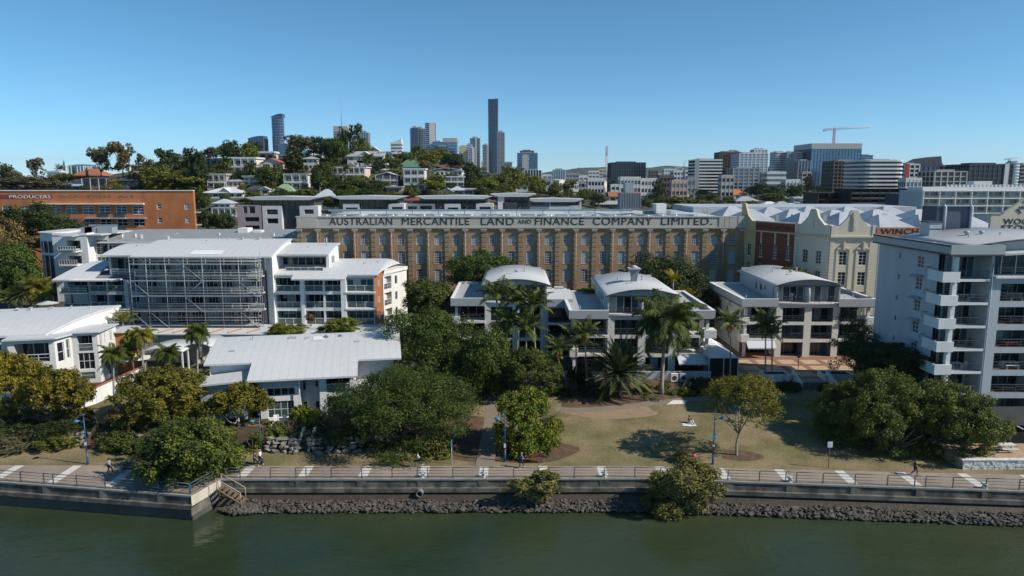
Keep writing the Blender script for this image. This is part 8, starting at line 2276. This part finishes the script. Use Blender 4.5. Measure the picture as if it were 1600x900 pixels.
# outdoor furniture on terraces and lawn
def chair(label, x, y, z, rot, m):
    root = thing('garden_chair', label, 'chair', (x,y,z), rot); b = MB(m); b.box(-.3,.3,-.3,.3,.40,.45); b.build('seat', root); b = MB(m); b.prism([(.25,.45),(.31,.45),(.45,.98),(.39,.98)],'x',-.3,.3); b.build('backrest', root)
    for sx in (-.27,.23):
        for sy in (-.27,.23): b = MB(m); b.box(sx,sx+.04,sy,sy+.04,0,.4); b.build('leg', root)
    return root
WP = M('white_plastic',(.62,.62,.62),var=.04)
def onhouse(px_, Y, z): return Xat(px_, Y, 2), Y, z
for i, (l, px_, Y, r_) in enumerate((('left white garden chair on the patio of the long-roof house',432,80.3,.4),('right white garden chair on the patio of the long-roof house',441,80.0,-.6))): chair(l, *onhouse(px_,Y,GB+.02), r_, WP)
root = thing('white_table', 'small white round table by the patio chairs of the long-roof house', 'table', (Xat(426,79.8,2),79.8,GB+.02)); b = MB(WP); b.lathe([(.45,.68),(.45,.72)], n=14); b.build('tabletop', root); b = MB(WP); b.tube((0,0,0),(0,0,.68),.05); b.tube((0,0,0),(0,0,.04),.25,n=10); b.build('pedestal', root)
for l, px_, c in (('white air conditioning unit left of the tall palm trunk base',1054,0),('grey air conditioning unit beside the white one behind the lawn bed',1068,1)):
    root = thing('air_conditioner', l, 'air conditioner', (Xat(px_,97.6,2), 97.6, 1.55)); b = MB(WHITEP if not c else GREYP); b.box(-.5,.5,0,.45,.1,1.3); b.build('casing', root)
    b = MB(FRAMED); b.prism([(.33*math.cos(6.2832*k/12),.7+.33*math.sin(6.2832*k/12)) for k in range(12)],'y',-.02,-.004); b.build('fan_grille', root)

# ------------------------------------------------------------------ people: one continuous skinned body each, clothes and hair as parts
SKIN = M('skin',(.42,.25,.17),var=.05,rough=.6); HAIRD = M('dark_hair',(.02,.014,.010),var=.2); HAIRL = M('fair_hair',(.28,.19,.09),var=.2)
def skinned(name, V, E, rad, mat, parent, root_i=0, sub=1):
    me = D.meshes.new(name); me.from_pydata([tuple(v) for v in V], E, []); me.materials.append(mat)
    o = put(name, me, parent); m = o.modifiers.new('skin','SKIN'); m.use_smooth_shade = True
    if not me.skin_vertices: 
        bm_ = None
    for i, sv in enumerate(me.skin_vertices[0].data):
        sv.radius = (rad[i], rad[i]) if not isinstance(rad[i], tuple) else rad[i]; sv.use_root = (i == root_i)
    s = o.modifiers.new('sub','SUBSURF'); s.levels = sub; s.render_levels = sub
    dg = bpy.context.evaluated_depsgraph_get(); ev = o.evaluated_get(dg); m2 = D.meshes.new_from_object(ev); m2.name = name
    o.modifiers.clear(); o.data = m2
    if not m2.materials: m2.materials.append(mat)
    return o
def person(label, x, Y, rot, pose, top, legs, hair=HAIRD, z=None, bag=None, h=1.0):
    gz = (ground(0,Y)+.03) if z is None else z
    root = thing('person', label, 'person', (x, Y, gz), rot); root.scale = (h,h,h)
    # local frame: the person looks towards -y
    J = {'pel':(0,0,.95),'spi':(0,.01,1.12),'che':(0,.0,1.32),'nec':(0,-.01,1.48),'hed':(0,-.03,1.60),'top':(0,-.03,1.72)}
    for s, n in ((1,'r'),(-1,'l')):
        J['sh'+n] = (s*.17,0,1.42); J['hp'+n] = (s*.09,0,.92)
    if pose in ('walk','run'):
        k = 1 if pose == 'walk' else 1.5
        J['kr'] = (.10,-.20*k,.52); J['ar'] = (.10,-.16*k-.05,.09); J['tr'] = (.10,-.30*k,.04)
        J['kl'] = (-.10,.05,.50); J['al'] = (-.10,.34*k,.16+.12*(k-1)*3); J['tl'] = (-.10,.24*k,.03+.12*(k-1)*3)
        J['er'] = (.25,.16*k,1.17); J['wr'] = (.25,.05*k-.12*(k-1),.96+.2*(k-1)); J['el'] = (-.25,-.06*k,1.15); J['wl'] = (-.22,-.26*k,1.0+.25*(k-1))
    elif pose == 'sit':
        for n in ('pel','spi','che','nec','hed','top'): a = J[n]; J[n] = (a[0], a[1]+(a[2]-.95)*.12, a[2]-.80)
        for s, n in ((1,'r'),(-1,'l')):
            J['sh'+n] = (s*.17,.05,.62); J['hp'+n] = (s*.10,0,.14); J['k'+n] = (s*.18,-.36,.46); J['a'+n] = (s*.12,-.62,.09); J['t'+n] = (s*.12,-.78,.05)
            J['e'+n] = (s*.28,-.06,.42); J['w'+n] = (s*.14,-.32,.46)
    else:
        for s, n in ((1,'r'),(-1,'l')):
            J['k'+n] = (s*.10,-.02,.50); J['a'+n] = (s*.10,.02,.09); J['t'+n] = (s*.11,-.13,.03); J['e'+n] = (s*.25,.03,1.16); J['w'+n] = (s*.20,-.16,1.02)
    names = list(J); V = [Vector(J[n]) for n in names]; ix = {n:i for i, n in enumerate(names)}
    E = [('pel','spi'),('spi','che'),('che','nec'),('nec','hed'),('hed','top')]
    for n in 'rl': E += [('che','sh'+n),('sh'+n,'e'+n),('e'+n,'w'+n),('pel','hp'+n),('hp'+n,'k'+n),('k'+n,'a'+n),('a'+n,'t'+n)]
    rd = {'pel':.125,'spi':.115,'che':.135,'nec':.055,'hed':.095,'top':.075}
    for n in 'rl': rd.update({'sh'+n:.062,'e'+n:.043,'w'+n:.030,'hp'+n:.088,'k'+n:.058,'a'+n:.040,'t'+n:.036})
    rad = [rd[n] for n in names]; Ei = [(ix[a],ix[b]) for a, b in E]
    for n, s in (('r',1),('l',-1)):                      # palm, four fingers and a thumb
        w = V[ix['w'+n]]; d = (w-V[ix['e'+n]]).normalized(); side = d.cross(Vector((0,0,1)) if abs(d.z) < .9 else Vector((0,1,0))).normalized()
        pi = len(V); V.append(w+d*.075); rad.append((.034,.018)); Ei.append((ix['w'+n], pi))
        for f in range(4):
            k = len(V); o_ = side*(.027-.018*f); L = (.075,.085,.08,.06)[f]
            V.append(w+d*.10+o_); V.append(w+d*(.10+L)+o_*1.15+Vector((0,-.02,-.01))); rad += [.0095,.0075]; Ei += [(pi,k),(k,k+1)]
        k = len(V); V.append(w+d*.06+side*.05); V.append(w+d*.10+side*.062); rad += [.011,.009]; Ei += [(pi,k),(k,k+1)]
    body = skinned('body', V, Ei, rad, SKIN, root)
    def part(nm, ns, es, k, mat):
        vs = [Vector(J[a]) for a in ns]; i2 = {a:i for i, a in enumerate(ns)}
        return skinned(nm, vs, [(i2[a],i2[b]) for a, b in es], [rd[a]*k+.008 for a in ns], mat, root)
    part('shirt', ['spi','pel','che','shr','shl','er','el'], [('pel','spi'),('spi','che'),('che','shr'),('che','shl'),('shr','er'),('shl','el')], 1.13, top)
    part('trousers', ['pel','hpr','hpl','kr','kl','ar','al'], [('pel','hpr'),('pel','hpl'),('hpr','kr'),('hpl','kl'),('kr','ar'),('kl','al')], 1.14, legs)
    hd = Vector(J['hed']); b = MB(hair); b.lathe([(.10,-.02),(.122,.03),(.118,.09),(.085,.135),(.02,.155)], (hd.x, hd.y+.022, hd.z-.01), 10); b.build('hair', root)
    b = MB(SKIN); b.tube(hd+Vector((0,-.085,-.015)), hd+Vector((0,-.125,-.035)), .016, .02, 6); b.mat(HAIRD)
    for s in (-1,1): b.box(hd.x+s*.036-.012, hd.x+s*.036+.012, hd.y-.105, hd.y-.09, hd.z+.005, hd.z+.02)
    b.box(hd.x-.022, hd.x+.022, hd.y-.103, hd.y-.09, hd.z-.062, hd.z-.052)
    b.mat(SKIN)
    for s in (-1,1): b.lathe([(.012,-.025),(.022,0),(.012,.025)], (hd.x+s*.1, hd.y+.005, hd.z-.005), 6)
    b.build('face', root)
    for n in 'rl':
        a, t = Vector(J['a'+n]), Vector(J['t'+n]); b = MB(M('shoe_pale',(.5,.5,.5))); b.tube(a+Vector((0,.05,-.05)), t+Vector((0,-.04,-.0)), .05, .038, 8); b.build('shoe', root)
    if bag: b = MB(bag); b.box(-.14,.14,.12,.26,1.05,1.42); b.build('backpack', root)
    return root
C = lambda n, c: M(n, c, var=.08)
BLACK, NAVY, PINKT, WHT, BLU, GRYT = C('cloth_black',(.018,.018,.02)), C('cloth_navy',(.02,.03,.06)), C('cloth_pink',(.50,.05,.13)), C('cloth_white',(.60,.60,.60)), C('cloth_blue',(.08,.20,.45)), C('cloth_grey',(.25,.26,.28))
px2 = lambda x, Y: Xat(x, Y, 0)
person('walker in a dark top and black leggings leaning forward beside the second blue lamp', px2(399,71.2), 71.2, R(80), 'walk', NAVY, BLACK)
person('walker in a pale top close behind the dark-dressed walker', px2(407,71.7), 71.7, R(80), 'walk', WHT, BLACK, HAIRL)
person('runner in a white top and black leggings near the shrubs', px2(653,71.0), 71.0, R(-85), 'run', WHT, BLACK)
person('walker in a blue and white top and dark trousers passing the red-brown bench', px2(815,70.9), 70.9, R(-80), 'walk', BLU, NAVY, HAIRL)
person('person in a pink and black top behind the large mangrove', px2(1084,71.0), 71.0, R(10), 'stand', PINKT, BLACK)
person('person in a black top sitting on the lawn at the edge of the tree shadow', px2(1077,83.2), 83.2, R(30), 'sit', BLACK, WHT)
person('walker in a pale blue top in the shade on the pier', px2(172,69.3), 69.3, R(90), 'walk', GRYT, NAVY)
person('person in dark clothes in the shade on the promenade under the broad trees', px2(1429,69.0), 69.0, R(60), 'walk', NAVY, BLACK)
person('person in white on the penthouse balcony of the cream vaulted house', Xat(1238,112.6,12), 112.7, R(170), 'stand', WHT, GRYT, z=1.7+8.55+.45)
person('scaffolder in a red jacket on the third scaffold deck', Xat(383,123,10), 122.2, R(0), 'stand', C('cloth_red',(.55,.04,.03)), NAVY, z=4.52+2.9)
root = tag(put('picnic_rug', None, None, (px2(1077,83.2)-.2, 82.5, ground(0,82.5)+.03)), 'white picnic rug in front of the person sitting on the lawn', 'rug')
b = MB(WHT); b.sheet(lambda u,v: (-.8+1.6*u, -.5+v, .03+.02*math.sin(9*u)*math.cos(7*v)), 6, 6); o = b.build('rug_cloth', root)
# ------------------------------------------------------------------ balcony furniture on the tower, haze
ORD = ('first','second','third','fourth','fifth','sixth')
for k in range(5):
    z = fz[k+1]; n = 5-k
    root = thing('table_set', f'dark table and chairs on the {ORD[n]} corner balcony down the right tower', 'table set', (TX+2.2+.25*(k%3), TY+1.3, z+.01))
    m = (FRAMED, WP, WOOD, FRAMED, GREYP)[k]
    if k in (1,4): root['label'] = root['label'].replace('dark', 'pale' if k == 1 else 'grey')
    elif k == 2: root['label'] = root['label'].replace('dark', 'reddish')
    b = MB(m); b.box(-.5,.5,-.35,.35,.70,.74); b.build('tabletop', root)
    for sx in (-.45,.41):
        for sy in (-.3,.26): b = MB(m); b.box(sx,sx+.04,sy,sy+.04,0,.7); b.build('leg', root)
    for s in (-1,1): b = MB(m); b.box(s*.95-.25,s*.95+.25,-.25,.25,.40,.45); b.box(s*1.17-.03,s*1.17+.03,-.25,.25,.45,.9); b.box(s*.95-.22,s*.95-.18,-.2,.2,0,.4); b.box(s*.95+.18,s*.95+.22,-.2,.2,0,.4); b.build('chair', root)
    root = thing('table_set', f'long table with benches on the {ORD[n]} wide balcony down the right tower', 'table set', (TX+8.2+.4*(k%2), TY+1.1, z+.17))
    b = MB(m); b.box(-.9,.9,-.4,.4,.70,.75); b.build('tabletop', root)
    for sx in (-.8,.74): b = MB(m); b.box(sx,sx+.06,-.3,.3,0,.7); b.build('leg', root)
    for s in (-1,1): b = MB(m); b.box(-.8,.8,s*.65-.13,s*.65+.13,.40,.44); b.box(-.7,-.6,s*.65-.1,s*.65+.1,0,.4); b.box(.6,.7,s*.65-.1,s*.65+.1,0,.4); b.build('bench', root)
hm = D.materials.new('haze_air'); hm.use_nodes = True; nt = hm.node_tree; nt.nodes.clear()
pv = nn(nt,'ShaderNodeVolumePrincipled'); pv.inputs['Color'].default_value = (.62,.78,.95,1); pv.inputs['Density'].default_value = HAZE; pv.inputs['Anisotropy'].default_value = .2
ou = nn(nt,'ShaderNodeOutputMaterial'); nt.links.new(pv.outputs[0], ou.inputs['Volume'])
b = MB(hm); b.box(-9500,9500,-600,12600,-6,420); tag(b.build('haze'), kind='stuff')
